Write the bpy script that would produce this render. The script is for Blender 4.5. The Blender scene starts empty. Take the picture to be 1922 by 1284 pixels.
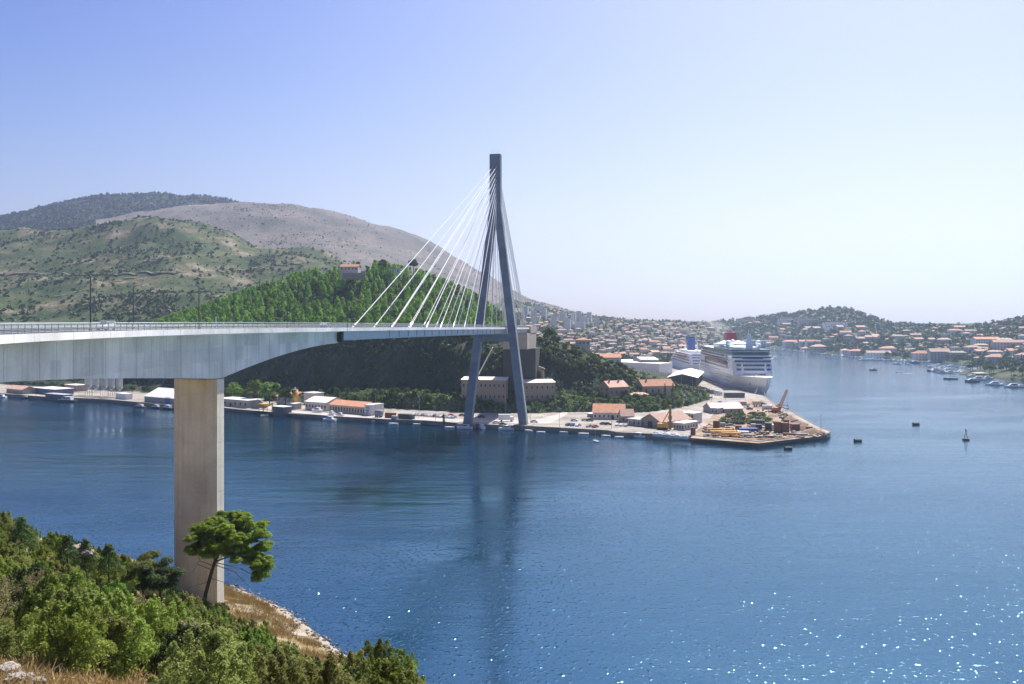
import bpy, bmesh, math, random
import numpy as np
from mathutils import Vector, noise, Matrix

R = math.radians
scene = bpy.context.scene
col = scene.collection
rng = random.Random(7)
nrg = np.random.default_rng(7)

# ------------------------------------------------------------------ camera, sky, sun, exposure
F, CX, HY, H = 1640.0, 961.0, 602.0, 57.0        # focal length in photo pixels, principal column, horizon row, eye height
cam = bpy.data.cameras.new('camera'); cam_o = bpy.data.objects.new('camera', cam); col.objects.link(cam_o)
cam.sensor_width = 36.0; cam.lens = 36.0 * F / 1922.0
cam.shift_y = -(642.0 - HY) / 1922.0
cam.clip_start = 0.5; cam.clip_end = 90000
cam_o.location = (0, 0, H); cam_o.rotation_euler = (R(90), 0, 0)
scene.camera = cam_o

SUN_AZ, SUN_EL = 27.0, 54.0                        # azimuth clockwise from +Y
world = bpy.data.worlds.new('World'); scene.world = world; world.use_nodes = True
wn = world.node_tree; wn.nodes.clear()
sky = wn.nodes.new('ShaderNodeTexSky'); sky.sky_type = 'NISHITA'; sky.sun_disc = False
sky.sun_elevation = R(SUN_EL); sky.sun_rotation = R(SUN_AZ)
sky.altitude = 50; sky.air_density = 1.0; sky.dust_density = 1.0; sky.ozone_density = 4.0
bg = wn.nodes.new('ShaderNodeBackground'); bg.inputs[1].default_value = 0.1
wo = wn.nodes.new('ShaderNodeOutputWorld')
gm = wn.nodes.new('ShaderNodeGamma'); gm.inputs[1].default_value = 2.7
def _vm(op, a, b):
    n = wn.nodes.new('ShaderNodeVectorMath'); n.operation = op
    for i, v in enumerate((a, b)):
        if hasattr(v, 'is_linked'): wn.links.new(v, n.inputs[i])
        else: n.inputs[i].default_value = v
    return n.outputs[0]
wn.links.new(sky.outputs[0], gm.inputs[0])
_y = _vm('MULTIPLY', gm.outputs[0], (0.0158, 0.0084, 0.0094))      # bright parts of the sky roll off towards white
_q = _vm('DIVIDE', _y, _vm('ADD', _y, (0.72, 0.72, 0.72)))
wn.links.new(_vm('MULTIPLY', _q, (7.2, 7.2, 7.2)), bg.inputs[0]); wn.links.new(bg.outputs[0], wo.inputs[0])
sl = bpy.data.lights.new('sun', 'SUN'); sl.energy = 4.7; sl.angle = R(0.53); sl.color = (1.0, 0.95, 0.87)
so = bpy.data.objects.new('sun', sl); col.objects.link(so)
_sd = Vector((math.sin(R(SUN_AZ)) * math.cos(R(SUN_EL)), math.cos(R(SUN_AZ)) * math.cos(R(SUN_EL)), math.sin(R(SUN_EL))))
so.rotation_euler = _sd.to_track_quat('Z', 'Y').to_euler()
scene.view_settings.view_transform = 'Standard'; scene.view_settings.look = 'None'
scene.view_settings.exposure = 0.88; scene.view_settings.gamma = 1.0
try: scene.view_settings.use_curve_mapping = False
except Exception: pass
scene.cycles.use_denoising = True
scene.cycles.max_bounces = 8; scene.cycles.transparent_max_bounces = 8
scene.cycles.volume_bounces = 1
scene.cycles.sample_clamp_indirect = 4.0
scene.cycles.sample_clamp_direct = 0.0

# ------------------------------------------------------------------ helpers
def W(x, y, Y):                                    # a point of the place seen at photo pixel (x, y) at depth Y
    return Vector(((x - CX) / F * Y, Y, H - (y - HY) / F * Y))
def G(x, y, z=2.0):                                # the same on a level of height z
    Y = (H - z) * F / (y - HY)
    return Vector(((x - CX) / F * Y, Y, z))
def PX(p): return (CX + F * p[0] / p[1], HY + F * (H - p[2]) / p[1])

def tag(o, label=None, cat=None, group=None, kind=None):
    if label: o['label'] = label
    if cat: o['category'] = cat
    if group: o['group'] = group
    if kind: o['kind'] = kind
    return o
def empty(name, loc=(0, 0, 0), rz=0.0, label=None, cat=None, group=None):
    o = bpy.data.objects.new(name, None); o.empty_display_size = 0.2
    o.location = loc; o.rotation_euler = (0, 0, rz); col.objects.link(o)
    return tag(o, label, cat, group)
def link(name, me, parent=None, loc=None, rz=None, sc=None):
    o = bpy.data.objects.new(name, me); col.objects.link(o)
    if parent is not None: o.parent = parent
    if loc is not None: o.location = loc
    if rz is not None: o.rotation_euler = (0, 0, rz)
    if sc is not None: o.scale = sc if hasattr(sc, '__len__') else (sc, sc, sc)
    return o
def copy_tree(o, parent=None):
    c = o.copy(); col.objects.link(c)
    if parent is not None: c.parent = parent
    for ch in KIDS.get(o.name, ()): copy_tree(ch, c)
    return c
KIDS = {}
def kids(o):
    """remember a finished thing's parts so that it can be copied quickly"""
    for ch in o.children:
        KIDS.setdefault(o.name, []).append(ch); kids(ch)

def np_mesh(name, verts, quads, mats, smooth=False, mi=None):
    me = bpy.data.meshes.new(name)
    verts = np.asarray(verts, dtype=np.float32); quads = np.asarray(quads, dtype=np.int32)
    k = quads.shape[1]
    me.vertices.add(len(verts)); me.vertices.foreach_set('co', verts.ravel())
    me.loops.add(quads.size); me.loops.foreach_set('vertex_index', quads.ravel())
    me.polygons.add(len(quads))
    me.polygons.foreach_set('loop_start', np.arange(0, quads.size, k, dtype=np.int32))
    me.polygons.foreach_set('loop_total', np.full(len(quads), k, dtype=np.int32))
    if smooth: me.polygons.foreach_set('use_smooth', np.ones(len(quads), dtype=bool))
    if mi is not None: me.polygons.foreach_set('material_index', np.asarray(mi, dtype=np.int32))
    for m in (mats if isinstance(mats, (list, tuple)) else [mats]): me.materials.append(m)
    me.update(); me.validate()
    return me

class MB:
    def __init__(s): s.v = []; s.f = []; s.m = []
    def add(s, verts, faces, mi=0):
        b = len(s.v); s.v += [tuple(p) for p in verts]
        for f in faces: s.f.append([b + i for i in f]); s.m.append(mi)
    def box(s, x0, x1, y0, y1, z0, z1, mi=0):
        s.add([(x0,y0,z0),(x1,y0,z0),(x1,y1,z0),(x0,y1,z0),(x0,y0,z1),(x1,y0,z1),(x1,y1,z1),(x0,y1,z1)],
              [(3,2,1,0),(4,5,6,7),(0,1,5,4),(1,2,6,5),(2,3,7,6),(3,0,4,7)], mi)
    def hexa(s, lo, hi, mi=0):                      # two quads, lower and upper
        s.add(list(lo) + list(hi), [(3,2,1,0),(4,5,6,7),(0,1,5,4),(1,2,6,5),(2,3,7,6),(3,0,4,7)], mi)
    def prism(s, poly, z0, z1, mi=0, mtop=None):
        n = len(poly); b = len(s.v)
        s.v += [(p[0], p[1], z0) for p in poly] + [(p[0], p[1], z1) for p in poly]
        s.f.append([b + n - 1 - i for i in range(n)]); s.m.append(mi)
        s.f.append([b + n + i for i in range(n)]); s.m.append(mi if mtop is None else mtop)
        for i in range(n):
            j = (i + 1) % n; s.f.append([b + i, b + j, b + n + j, b + n + i]); s.m.append(mi)
    def loft(s, rings, mi=0, cap=True):
        n = len(rings[0]); b = len(s.v)
        for r in rings: s.v += [tuple(p) for p in r]
        for k in range(len(rings) - 1):
            for i in range(n):
                j = (i + 1) % n
                s.f.append([b + k*n + i, b + k*n + j, b + (k+1)*n + j, b + (k+1)*n + i]); s.m.append(mi)
        if cap:
            s.f.append([b + n - 1 - i for i in range(n)]); s.m.append(mi)
            s.f.append([b + (len(rings)-1)*n + i for i in range(n)]); s.m.append(mi)
    def tube(s, pts, r, n=6, mi=0, cap=True):
        pts = [Vector(p) for p in pts]; rs = r if hasattr(r, '__len__') else [r] * len(pts)
        rings = []
        for i, p in enumerate(pts):
            t = (pts[min(i+1, len(pts)-1)] - pts[max(i-1, 0)]).normalized()
            a = t.cross(Vector((0, 0, 1)))
            if a.length < 1e-3: a = t.cross(Vector((1, 0, 0)))
            a.normalize(); b = a.cross(t).normalized()
            rings.append([p + (a * math.cos(2*math.pi*k/n) + b * math.sin(2*math.pi*k/n)) * rs[i] for k in range(n)])
        s.loft(rings, mi, cap)
    def cyl(s, c, r, z0, z1, n=12, mi=0, r1=None):
        r1 = r if r1 is None else r1
        s.loft([[(c[0]+r*math.cos(2*math.pi*k/n), c[1]+r*math.sin(2*math.pi*k/n), z0) for k in range(n)],
                [(c[0]+r1*math.cos(2*math.pi*k/n), c[1]+r1*math.sin(2*math.pi*k/n), z1) for k in range(n)]], mi)
    def dome(s, c, r, n=10, m=5, mi=0, full=True, sz=1.0):
        lo = -90 if full else 0
        rings = []
        for k in range(m + 1):
            a = R(lo + (90 - lo) * k / m); rr = max(r * math.cos(a), 0.01)
            rings.append([(c[0]+rr*math.cos(2*math.pi*i/n), c[1]+rr*math.sin(2*math.pi*i/n), c[2]+sz*r*math.sin(a)) for i in range(n)])
        s.loft(rings, mi)
    def mesh(s, name, mats, smooth=False):
        me = bpy.data.meshes.new(name); me.from_pydata(s.v, [], s.f)
        for m in (mats if isinstance(mats, (list, tuple)) else [mats]): me.materials.append(m)
        me.polygons.foreach_set('material_index', s.m)
        if smooth: me.polygons.foreach_set('use_smooth', [True] * len(me.polygons))
        bm = bmesh.new(); bm.from_mesh(me); bmesh.ops.recalc_face_normals(bm, faces=bm.faces); bm.to_mesh(me); bm.free()
        me.update(); return me
    def build(s, name, mats, parent=None, smooth=False, loc=None, rz=None):
        return link(name, s.mesh(name, mats, smooth), parent, loc, rz)

# ------------------------------------------------------------------ materials
def _base(name):
    m = bpy.data.materials.new(name); m.use_nodes = True
    nt = m.node_tree; bs = nt.nodes['Principled BSDF']
    return m, nt, bs
def _pos(nt, scale=(1, 1, 1), obj=False):
    mp = nt.nodes.new('ShaderNodeMapping'); mp.inputs['Scale'].default_value = scale
    if obj:
        tc = nt.nodes.new('ShaderNodeTexCoord'); nt.links.new(tc.outputs['Object'], mp.inputs['Vector'])
    else:
        ge = nt.nodes.new('ShaderNodeNewGeometry'); nt.links.new(ge.outputs['Position'], mp.inputs['Vector'])
    return mp.outputs['Vector']
def _noise(nt, vec, scale, detail=4, rough=0.55):
    n = nt.nodes.new('ShaderNodeTexNoise'); n.inputs['Scale'].default_value = scale
    n.inputs['Detail'].default_value = detail; n.inputs['Roughness'].default_value = rough
    nt.links.new(vec, n.inputs['Vector']); return n.outputs['Fac']
def _ramp(nt, fac, stops):
    r = nt.nodes.new('ShaderNodeValToRGB'); els = r.color_ramp.elements
    while len(els) < len(stops): els.new(0.5)
    for e, (p, c) in zip(els, stops): e.position = p; e.color = (*c, 1) if len(c) == 3 else c
    nt.links.new(fac, r.inputs[0]); return r.outputs[0]
def _mix(nt, fac, a, b, mode='MIX'):
    m = nt.nodes.new('ShaderNodeMix'); m.data_type = 'RGBA'; m.blend_type = mode
    for sock, val in ((m.inputs[0], fac), (m.inputs[6], a), (m.inputs[7], b)):
        if hasattr(val, 'is_linked'): nt.links.new(val, sock)
        elif hasattr(val, '__len__'): sock.default_value = (*val, 1) if len(val) == 3 else val
        else: sock.default_value = val
    return m.outputs[2]
def _bump(nt, bs, h, strength=0.3, dist=0.1):
    b = nt.nodes.new('ShaderNodeBump'); b.inputs['Strength'].default_value = strength; b.inputs['Distance'].default_value = dist
    nt.links.new(h, b.inputs['Height']); nt.links.new(b.outputs[0], bs.inputs['Normal'])
MATS = {}
def plain(name, c, rough=0.7, var=0.18, scale=0.6, metal=0.0, bump=0.0):
    if name in MATS: return MATS[name]
    m, nt, bs = _base(name)
    v = _pos(nt); f = _noise(nt, v, scale)
    f2 = _noise(nt, v, scale * 7, 3)
    lo = tuple(x * (1 - var) for x in c); hi = tuple(min(1, x * (1 + var)) for x in c)
    k = _ramp(nt, f, [(0.3, lo), (0.7, hi)])
    k = _mix(nt, 0.3, k, _ramp(nt, f2, [(0.3, lo), (0.7, hi)]))
    nt.links.new(k, bs.inputs['Base Color']); bs.inputs['Roughness'].default_value = rough; bs.inputs['Metallic'].default_value = metal
    if bump: _bump(nt, bs, f2, bump, 0.1)
    MATS[name] = m; return m
def leafy(name, a, b, scale=0.35, trans=0.3, pale=None):
    m, nt, bs = _base(name)
    v = _pos(nt); f = _noise(nt, v, scale, 3)
    oi = nt.nodes.new('ShaderNodeObjectInfo')
    k = _ramp(nt, f, [(0.32, a), (0.68, b)])
    hs = nt.nodes.new('ShaderNodeHueSaturation'); nt.links.new(k, hs.inputs['Color'])
    mr = nt.nodes.new('ShaderNodeMapRange'); nt.links.new(oi.outputs['Random'], mr.inputs[0])
    mr.inputs[3].default_value = 0.65; mr.inputs[4].default_value = 1.35; nt.links.new(mr.outputs[0], hs.inputs['Value'])
    mr2 = nt.nodes.new('ShaderNodeMapRange'); nt.links.new(oi.outputs['Random'], mr2.inputs[0])
    mr2.inputs[3].default_value = 0.475; mr2.inputs[4].default_value = 0.52; nt.links.new(mr2.outputs[0], hs.inputs['Hue'])
    c = hs.outputs[0]
    f2 = _noise(nt, v, scale * 14, 2)
    c = _mix(nt, 0.55, c, _mix(nt, f2, (0.45, 0.45, 0.45), (1.6, 1.6, 1.5)), 'MULTIPLY')
    nt.links.new(c, bs.inputs['Base Color']); bs.inputs['Roughness'].default_value = 0.6
    bs.inputs['Specular IOR Level'].default_value = 0.25
    tr = nt.nodes.new('ShaderNodeBsdfTranslucent'); nt.links.new(c, tr.inputs[0])
    mx = nt.nodes.new('ShaderNodeMixShader'); mx.inputs[0].default_value = trans
    out = nt.nodes['Material Output']
    nt.links.new(bs.outputs[0], mx.inputs[1]); nt.links.new(tr.outputs[0], mx.inputs[2]); nt.links.new(mx.outputs[0], out.inputs[0])
    return m
def concrete(name, c, streak=0.35, dark=(0.10, 0.105, 0.10), panel=(3.2, 2.6), joint=0.25, topstain=False):
    m, nt, bs = _base(name)
    v = _pos(nt)
    big = _noise(nt, v, 0.12, 4)
    st = _noise(nt, _pos(nt, (0.9, 0.9, 0.045)), 1.0, 5, 0.65)
    fine = _noise(nt, v, 2.5, 4)
    lo = tuple(x * 0.72 for x in c); hi = tuple(min(1, x * 1.15) for x in c)
    k = _ramp(nt, big, [(0.3, lo), (0.7, hi)])
    k = _mix(nt, _ramp(nt, st, [(0.46, (0, 0, 0)), (0.72, (streak,) * 3)]), k, dark)
    k = _mix(nt, 0.25, k, _ramp(nt, fine, [(0.3, lo), (0.7, hi)]))
    # panels of shuttering: each its own tone
    if panel:
        vo = nt.nodes.new('ShaderNodeTexWhiteNoise'); vo.noise_dimensions = '3D'
        sn = nt.nodes.new('ShaderNodeVectorMath'); sn.operation = 'SNAP'; sn.inputs[1].default_value = (500, panel[0], panel[1])
        nt.links.new(v, sn.inputs[0]); nt.links.new(sn.outputs[0], vo.inputs['Vector'])
        k = _mix(nt, joint, k, _mix(nt, vo.outputs['Value'], (0.55, 0.56, 0.58), (1.25, 1.25, 1.25)), 'MULTIPLY')
    nt.links.new(k, bs.inputs['Base Color']); bs.inputs['Roughness'].default_value = 0.85
    _bump(nt, bs, fine, 0.15, 0.05)
    MATS[name] = m; return m
def ground(name, stops, scale, fine=None, fscale=8, rough=0.95, bump=0.4, bdist=0.5, stretch=(1, 1, 1)):
    m, nt, bs = _base(name)
    v = _pos(nt, stretch)
    k = _ramp(nt, _noise(nt, v, scale, 7, 0.6), stops)
    ff = _noise(nt, v, scale * fscale, 5, 0.7)
    if fine: k = _mix(nt, _ramp(nt, ff, [(0.50, (0, 0, 0)), (0.62, (0.8,) * 3)]), k, fine)
    nt.links.new(k, bs.inputs['Base Color']); bs.inputs['Roughness'].default_value = rough
    bs.inputs['Specular IOR Level'].default_value = 0.1
    _bump(nt, bs, ff, bump, bdist)
    return m
def tiles(name, a, b):
    m, nt, bs = _base(name)
    v = _pos(nt); oi = nt.nodes.new('ShaderNodeObjectInfo')
    k = _ramp(nt, _noise(nt, v, 0.5, 5, 0.7), [(0.3, a), (0.7, b)])
    hs = nt.nodes.new('ShaderNodeHueSaturation'); nt.links.new(k, hs.inputs['Color'])
    mr = nt.nodes.new('ShaderNodeMapRange'); nt.links.new(oi.outputs['Random'], mr.inputs[0])
    mr.inputs[3].default_value = 0.7; mr.inputs[4].default_value = 1.2; nt.links.new(mr.outputs[0], hs.inputs['Value'])
    k = _mix(nt, _ramp(nt, _noise(nt, v, 1.6, 4, 0.7), [(0.55, (0,0,0)), (0.75, (0.5,)*3)]), hs.outputs[0], (0.22, 0.17, 0.13))
    nt.links.new(k, bs.inputs['Base Color']); bs.inputs['Roughness'].default_value = 0.85
    MATS[name] = m; return m
def stucco(name, c, var=0.25):
    m, nt, bs = _base(name)
    v = _pos(nt); oi = nt.nodes.new('ShaderNodeObjectInfo')
    st = _noise(nt, _pos(nt, (0.8, 0.8, 0.15)), 1.0, 5, 0.65)
    k = _ramp(nt, st, [(0.35, tuple(x*0.82 for x in c)), (0.65, c)])
    hs = nt.nodes.new('ShaderNodeHueSaturation'); nt.links.new(k, hs.inputs['Color'])
    mr = nt.nodes.new('ShaderNodeMapRange'); nt.links.new(oi.outputs['Random'], mr.inputs[0])
    mr.inputs[3].default_value = 1 - var; mr.inputs[4].default_value = 1 + var * 0.4; nt.links.new(mr.outputs[0], hs.inputs['Value'])
    nt.links.new(hs.outputs[0], bs.inputs['Base Color']); bs.inputs['Roughness'].default_value = 0.9
    MATS[name] = m; return m
def glass(name, c=(0.03, 0.045, 0.06), rough=0.12):
    if name in MATS: return MATS[name]
    m, nt, bs = _base(name); bs.inputs['Base Color'].default_value = (*c, 1); bs.inputs['Roughness'].default_value = rough
    MATS[name] = m; return m

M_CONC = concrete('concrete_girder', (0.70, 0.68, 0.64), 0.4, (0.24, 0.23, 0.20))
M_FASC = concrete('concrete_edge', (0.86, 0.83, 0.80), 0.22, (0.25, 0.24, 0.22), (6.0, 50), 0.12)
M_PIER = concrete('concrete_pier', (0.72, 0.65, 0.53), 0.5, (0.34, 0.27, 0.16), None)
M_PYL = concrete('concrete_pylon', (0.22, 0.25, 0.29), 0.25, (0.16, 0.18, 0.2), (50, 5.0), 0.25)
M_ABUT = concrete('concrete_abutment', (0.42, 0.37, 0.30), 0.5, (0.2, 0.17, 0.13), None)
M_QWALL = concrete('quay_stone', (0.20, 0.19, 0.17), 0.5, (0.05, 0.05, 0.045), (4, 50), 0.25)
M_STEEL = plain('blue_grey_steel', (0.30, 0.36, 0.44), 0.45, 0.08, 0.3)
M_RAIL = plain('galvanised_steel', (0.36, 0.40, 0.43), 0.4, 0.1, 1.0, 0.3)
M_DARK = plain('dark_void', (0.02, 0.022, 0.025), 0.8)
M_CABLE = plain('white_cable_sheath', (0.80, 0.80, 0.79), 0.35, 0.04)
M_ASPH = ground('asphalt', [(0.3, (0.045, 0.046, 0.05)), (0.7, (0.075, 0.075, 0.08))], 0.4, None)
M_WHITE = plain('white_paint', (0.78, 0.78, 0.77), 0.45, 0.06)
M_CREAM = plain('cream_paint', (0.70, 0.66, 0.56), 0.6, 0.1)
M_GLASS = glass('window_glass')
M_TYRE = plain('tyre_rubber', (0.02, 0.02, 0.02), 0.9)
M_TILE = tiles('roof_tiles_orange', (0.46, 0.19, 0.11), (0.62, 0.33, 0.20))
M_TILE_P = tiles('roof_tiles_pink', (0.44, 0.25, 0.19), (0.58, 0.39, 0.31))
M_TILE_B = tiles('roof_tiles_brown', (0.34, 0.26, 0.21), (0.50, 0.40, 0.33))
M_ROOF_C = plain('cream_sheet_roof', (0.78, 0.74, 0.66), 0.6, 0.07, 0.2)
M_ROOF_G = plain('grey_sheet_roof', (0.42, 0.43, 0.44), 0.6, 0.12, 0.2)
M_ROOF_R = plain('dull_red_sheet_roof', (0.42, 0.22, 0.20), 0.6, 0.12, 0.2)
M_STUC_W = stucco('white_stucco', (0.74, 0.70, 0.64))
M_STUC_C = stucco('cream_stucco', (0.62, 0.54, 0.42))
M_STUC_P = stucco('pink_stucco', (0.60, 0.47, 0.40))
M_STONE = stucco('old_limestone', (0.36, 0.30, 0.235), 0.15)
M_GREYW = stucco('grey_render', (0.40, 0.40, 0.39), 0.15)
M_RUST = plain('rusty_steel', (0.20, 0.085, 0.04), 0.85, 0.35, 0.5)
M_YEL = plain('yellow_machine_paint', (0.62, 0.34, 0.04), 0.5, 0.15)
M_ORANGE = plain('orange_machine_paint', (0.62, 0.22, 0.04), 0.5, 0.12)
M_BLUE = plain('blue_paint', (0.04, 0.12, 0.42), 0.5, 0.12)
M_SILO = plain('silo_metal', (0.45, 0.50, 0.56), 0.4, 0.12, 0.3, 0.4)
M_BARK = plain('bark', (0.075, 0.055, 0.042), 0.95, 0.4, 3.0, 0, 0.5)
M_ROCK = ground('white_limestone', [(0.3, (0.24, 0.21, 0.18)), (0.7, (0.46, 0.42, 0.37))], 0.8, (0.16, 0.13, 0.10), 5, 0.95, 0.8, 0.2)

# ------------------------------------------------------------------ setting: sea and land
def water_material():
    m, nt, bs = _base('sea_water')
    big = _noise(nt, _pos(nt, (0.004, 0.010, 1)), 1.0, 4, 0.6)
    c = _ramp(nt, big, [(0.35, (0.0003, 0.017, 0.044)), (0.65, (0.0003, 0.020, 0.060))])
    nt.links.new(c, bs.inputs['Base Color'])
    bs.inputs['IOR'].default_value = 3.1
    bs.inputs['Subsurface Weight'].default_value = 1.0; bs.inputs['Subsurface Radius'].default_value = (1.0, 3.0, 4.0); bs.inputs['Subsurface Scale'].default_value = 40.0
    bs.inputs['Roughness'].default_value = 0.10; bs.inputs['Specular Tint'].default_value = (0.38, 0.82, 1.0, 1)
    def bump(h, dist, strength, prev=None):
        b = nt.nodes.new('ShaderNodeBump'); b.inputs['Distance'].default_value = dist
        if hasattr(strength, 'is_linked'): nt.links.new(strength, b.inputs['Strength'])
        else: b.inputs['Strength'].default_value = strength
        nt.links.new(h, b.inputs['Height'])
        if prev is not None: nt.links.new(prev, b.inputs['Normal'])
        return b.outputs[0]
    gust = _noise(nt, _pos(nt, (0.008, 0.020, 1)), 1.0, 4, 0.65)
    mr = nt.nodes.new('ShaderNodeMapRange'); nt.links.new(gust, mr.inputs[0]); mr.inputs[1].default_value = 0.36; mr.inputs[2].default_value = 0.64
    mr.inputs[3].default_value = 0.1; mr.inputs[4].default_value = 1.25
    swell = _noise(nt, _pos(nt, (0.040, 0.14, 1)), 1.0, 2, 0.5)
    chop = _noise(nt, _pos(nt, (0.16, 0.62, 1)), 1.0, 3, 0.55)
    rip = _noise(nt, _pos(nt, (0.7, 2.1, 1)), 1.0, 3, 0.6)
    pw = nt.nodes.new('ShaderNodeMath'); pw.operation = 'POWER'; nt.links.new(rip, pw.inputs[0]); pw.inputs[1].default_value = 3.0
    n = bump(swell, 0.22, 0.8)
    n = bump(chop, 0.06, mr.outputs[0], n)
    n = bump(pw.outputs[0], 0.08, mr.outputs[0], n)
    gl = _noise(nt, _pos(nt, (1.2, 0.75, 1)), 1.0, 1, 0.5)
    p2 = nt.nodes.new('ShaderNodeMapRange'); nt.links.new(gl, p2.inputs[0]); p2.inputs[1].default_value = 0.585; p2.inputs[2].default_value = 0.80; p2.inputs[3].default_value = 0; p2.inputs[4].default_value = 1
    n = bump(p2.outputs[0], 0.112, 1.0, n)
    nt.links.new(n, bs.inputs['Normal'])
    return m
mb = MB(); mb.add([(-40000, -400, 0), (40000, -400, 0), (40000, 60000, 0), (-40000, 60000, 0)], [(0, 1, 2, 3)])
tag(mb.build('sea', water_material()), kind='structure')

def smooth_interp(xs, ys, grid, win):
    v = np.interp(grid, xs, ys)
    k = max(1, int(win)); pad = np.pad(v, k, mode='edge'); w = np.hanning(2 * k + 1) + 1e-6; w /= w.sum()
    return np.convolve(pad, w, mode='valid')
class Loft:
    """land described by rows of the slope seen from the road: each row has its own distance and height"""
    def __init__(s, xs, rows, amp=1.0, nscale=0.02, step=4.0, win=8):
        s.g = np.arange(xs[0], xs[-1] + step, step); s.step = step; s.amp = amp; s.ns = nscale
        s.Y = []; s.Z = []
        for Yr, yr in rows:
            Yk = smooth_interp(xs, np.broadcast_to(np.asarray(Yr, float), (len(xs),)), s.g, win)
            yk = smooth_interp(xs, np.broadcast_to(np.asarray(yr, float), (len(xs),)), s.g, win)
            s.Y.append(Yk); s.Z.append(H - (yk - HY) / F * Yk)
        s.Y = np.array(s.Y); s.Z = np.array(s.Z); s.n = len(rows)
    def _cr(s, A, v, c):
        i = min(int(v), s.n - 2); t = v - i
        p0 = A[max(i-1, 0)][c]; p1 = A[i][c]; p2 = A[i+1][c]; p3 = A[min(i+2, s.n-1)][c]
        lin = p1 + (p2 - p1) * t
        cr = 0.5 * (2*p1 + (p2-p0)*t + (2*p0-5*p1+4*p2-p3)*t*t + (3*p1-p0-3*p2+p3)*t**3)
        return 0.5 * lin + 0.5 * cr
    def pt(s, x, v):
        f = min(max((x - s.g[0]) / s.step, 0), len(s.g) - 1.001); c = int(f); t = f - c
        Y = s._cr(s.Y, v, c) * (1 - t) + s._cr(s.Y, v, c + 1) * t
        Z = s._cr(s.Z, v, c) * (1 - t) + s._cr(s.Z, v, c + 1) * t
        X = (x - CX) / F * Y
        a = s.amp * min(1.0, v * 1.0)
        if a: Z += a * noise.fractal(Vector((X * s.ns, Y * s.ns, 3.1)), 1.0, 2.1, 5)
        return Vector((X, Y, Z))
    def hit(s, x, y, v0=0.0, v1=None):
        v1 = s.n - 1 if v1 is None else v1
        pv = v0; pp = s.pt(x, v0)
        for k in range(1, 121):
            v = v0 + (v1 - v0) * k / 120; p = s.pt(x, v)
            if PX(p)[1] <= y: return p
        return None
    def mesh(s, name, m, sub=10, cstep=1):
        cols = s.g[::cstep]; nv = (s.n - 1) * sub + 1
        V = np.array([s.pt(x, r / sub) for r in range(nv) for x in cols], dtype=np.float32)
        nc = len(cols); q = []
        idx = np.arange(nv * nc).reshape(nv, nc)
        Q = np.stack([idx[:-1, :-1], idx[:-1, 1:], idx[1:, 1:], idx[1:, :-1]], -1).reshape(-1, 4)
        o = link(name, np_mesh(name, V, Q, m, smooth=True)); return tag(o, kind='structure')

M_SCRUB = ground('scrub_hillside', [(0.38, (0.035, 0.062, 0.022)), (0.50, (0.075, 0.098, 0.042)), (0.58, (0.16, 0.145, 0.085)), (0.68, (0.30, 0.26, 0.20))], 0.014, (0.035, 0.058, 0.025), 12, 0.95, 0.6, 3.0, (1, 1, 2.2))
M_BARE = ground('bare_mountain', [(0.34, (0.095, 0.098, 0.085)), (0.5, (0.165, 0.145, 0.135)), (0.66, (0.24, 0.20, 0.185))], 0.008, (0.09, 0.095, 0.065), 14, 0.95, 0.6, 4.0)
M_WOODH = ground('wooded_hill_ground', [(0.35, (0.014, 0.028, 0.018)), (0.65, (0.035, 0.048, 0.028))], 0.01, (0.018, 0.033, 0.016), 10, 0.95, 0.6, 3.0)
M_CLIFF = ground('cliff_rock', [(0.38, (0.028, 0.045, 0.026)), (0.54, (0.06, 0.075, 0.05)), (0.68, (0.17, 0.16, 0.13))], 0.05, (0.022, 0.042, 0.02), 5, 0.95, 0.9, 1.5, (1, 1, 0.4))
M_TOWNG = ground('town_slope_ground', [(0.4, (0.035, 0.06, 0.028)), (0.52, (0.08, 0.10, 0.05)), (0.64, (0.30, 0.26, 0.20))], 0.012, (0.04, 0.06, 0.03), 8, 0.95, 0.5, 2.0)

green_hill = Loft([-300, -100, 0, 130, 200, 270, 330, 380, 430, 470, 540, 600, 640, 700, 780],
    [(1000, 660), (1150, [600]*10 + [604, 606, 608, 612, 620]), (1400, [540, 530, 520, 515, 510, 508, 508, 512, 522, 528, 535, 545, 560, 580, 600]),
     (1700, [470, 443, 434, 429, 417, 406, 408, 418, 444, 464, 464, 463, 482, 525, 575]), (2100, [520, 500, 490, 485, 480, 475, 480, 490, 510, 520, 530, 540, 560, 580, 600])], 13.0, 0.010)
green_hill.mesh('green_hill', M_SCRUB)
def track(name, lf, pts, w, m):
    mb = MB(); rows = []
    for a, b in zip(pts[:-1], pts[1:]):
        for i in range(12): rows.append((a[0] + (b[0] - a[0]) * i / 12, a[1] + (b[1] - a[1]) * i / 12))
    pr = None
    for x, y in rows:
        p = lf.hit(x, y)
        if p is None: pr = None; continue
        q = [(p.x, p.y - w, p.z + .7), (p.x, p.y + w * .5, p.z + 1.6)]
        if pr: mb.add([pr[0], q[0], q[1], pr[1]], [(0, 1, 2, 3)])
        pr = q
    return tag(mb.build(name, m), kind='structure')
forest_hill = Loft([-420, -250, -100, 0, 100, 180, 300, 420, 470, 560],
    [(2100, 560), (2600, [500, 490, 480, 470, 460, 455, 455, 460, 465, 480]), (3300, [440, 432, 424, 408, 383, 368, 363, 373, 390, 420]), (3900, 480)], 8.0, 0.01)
forest_hill.mesh('forest_hill', M_WOODH)
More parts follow.
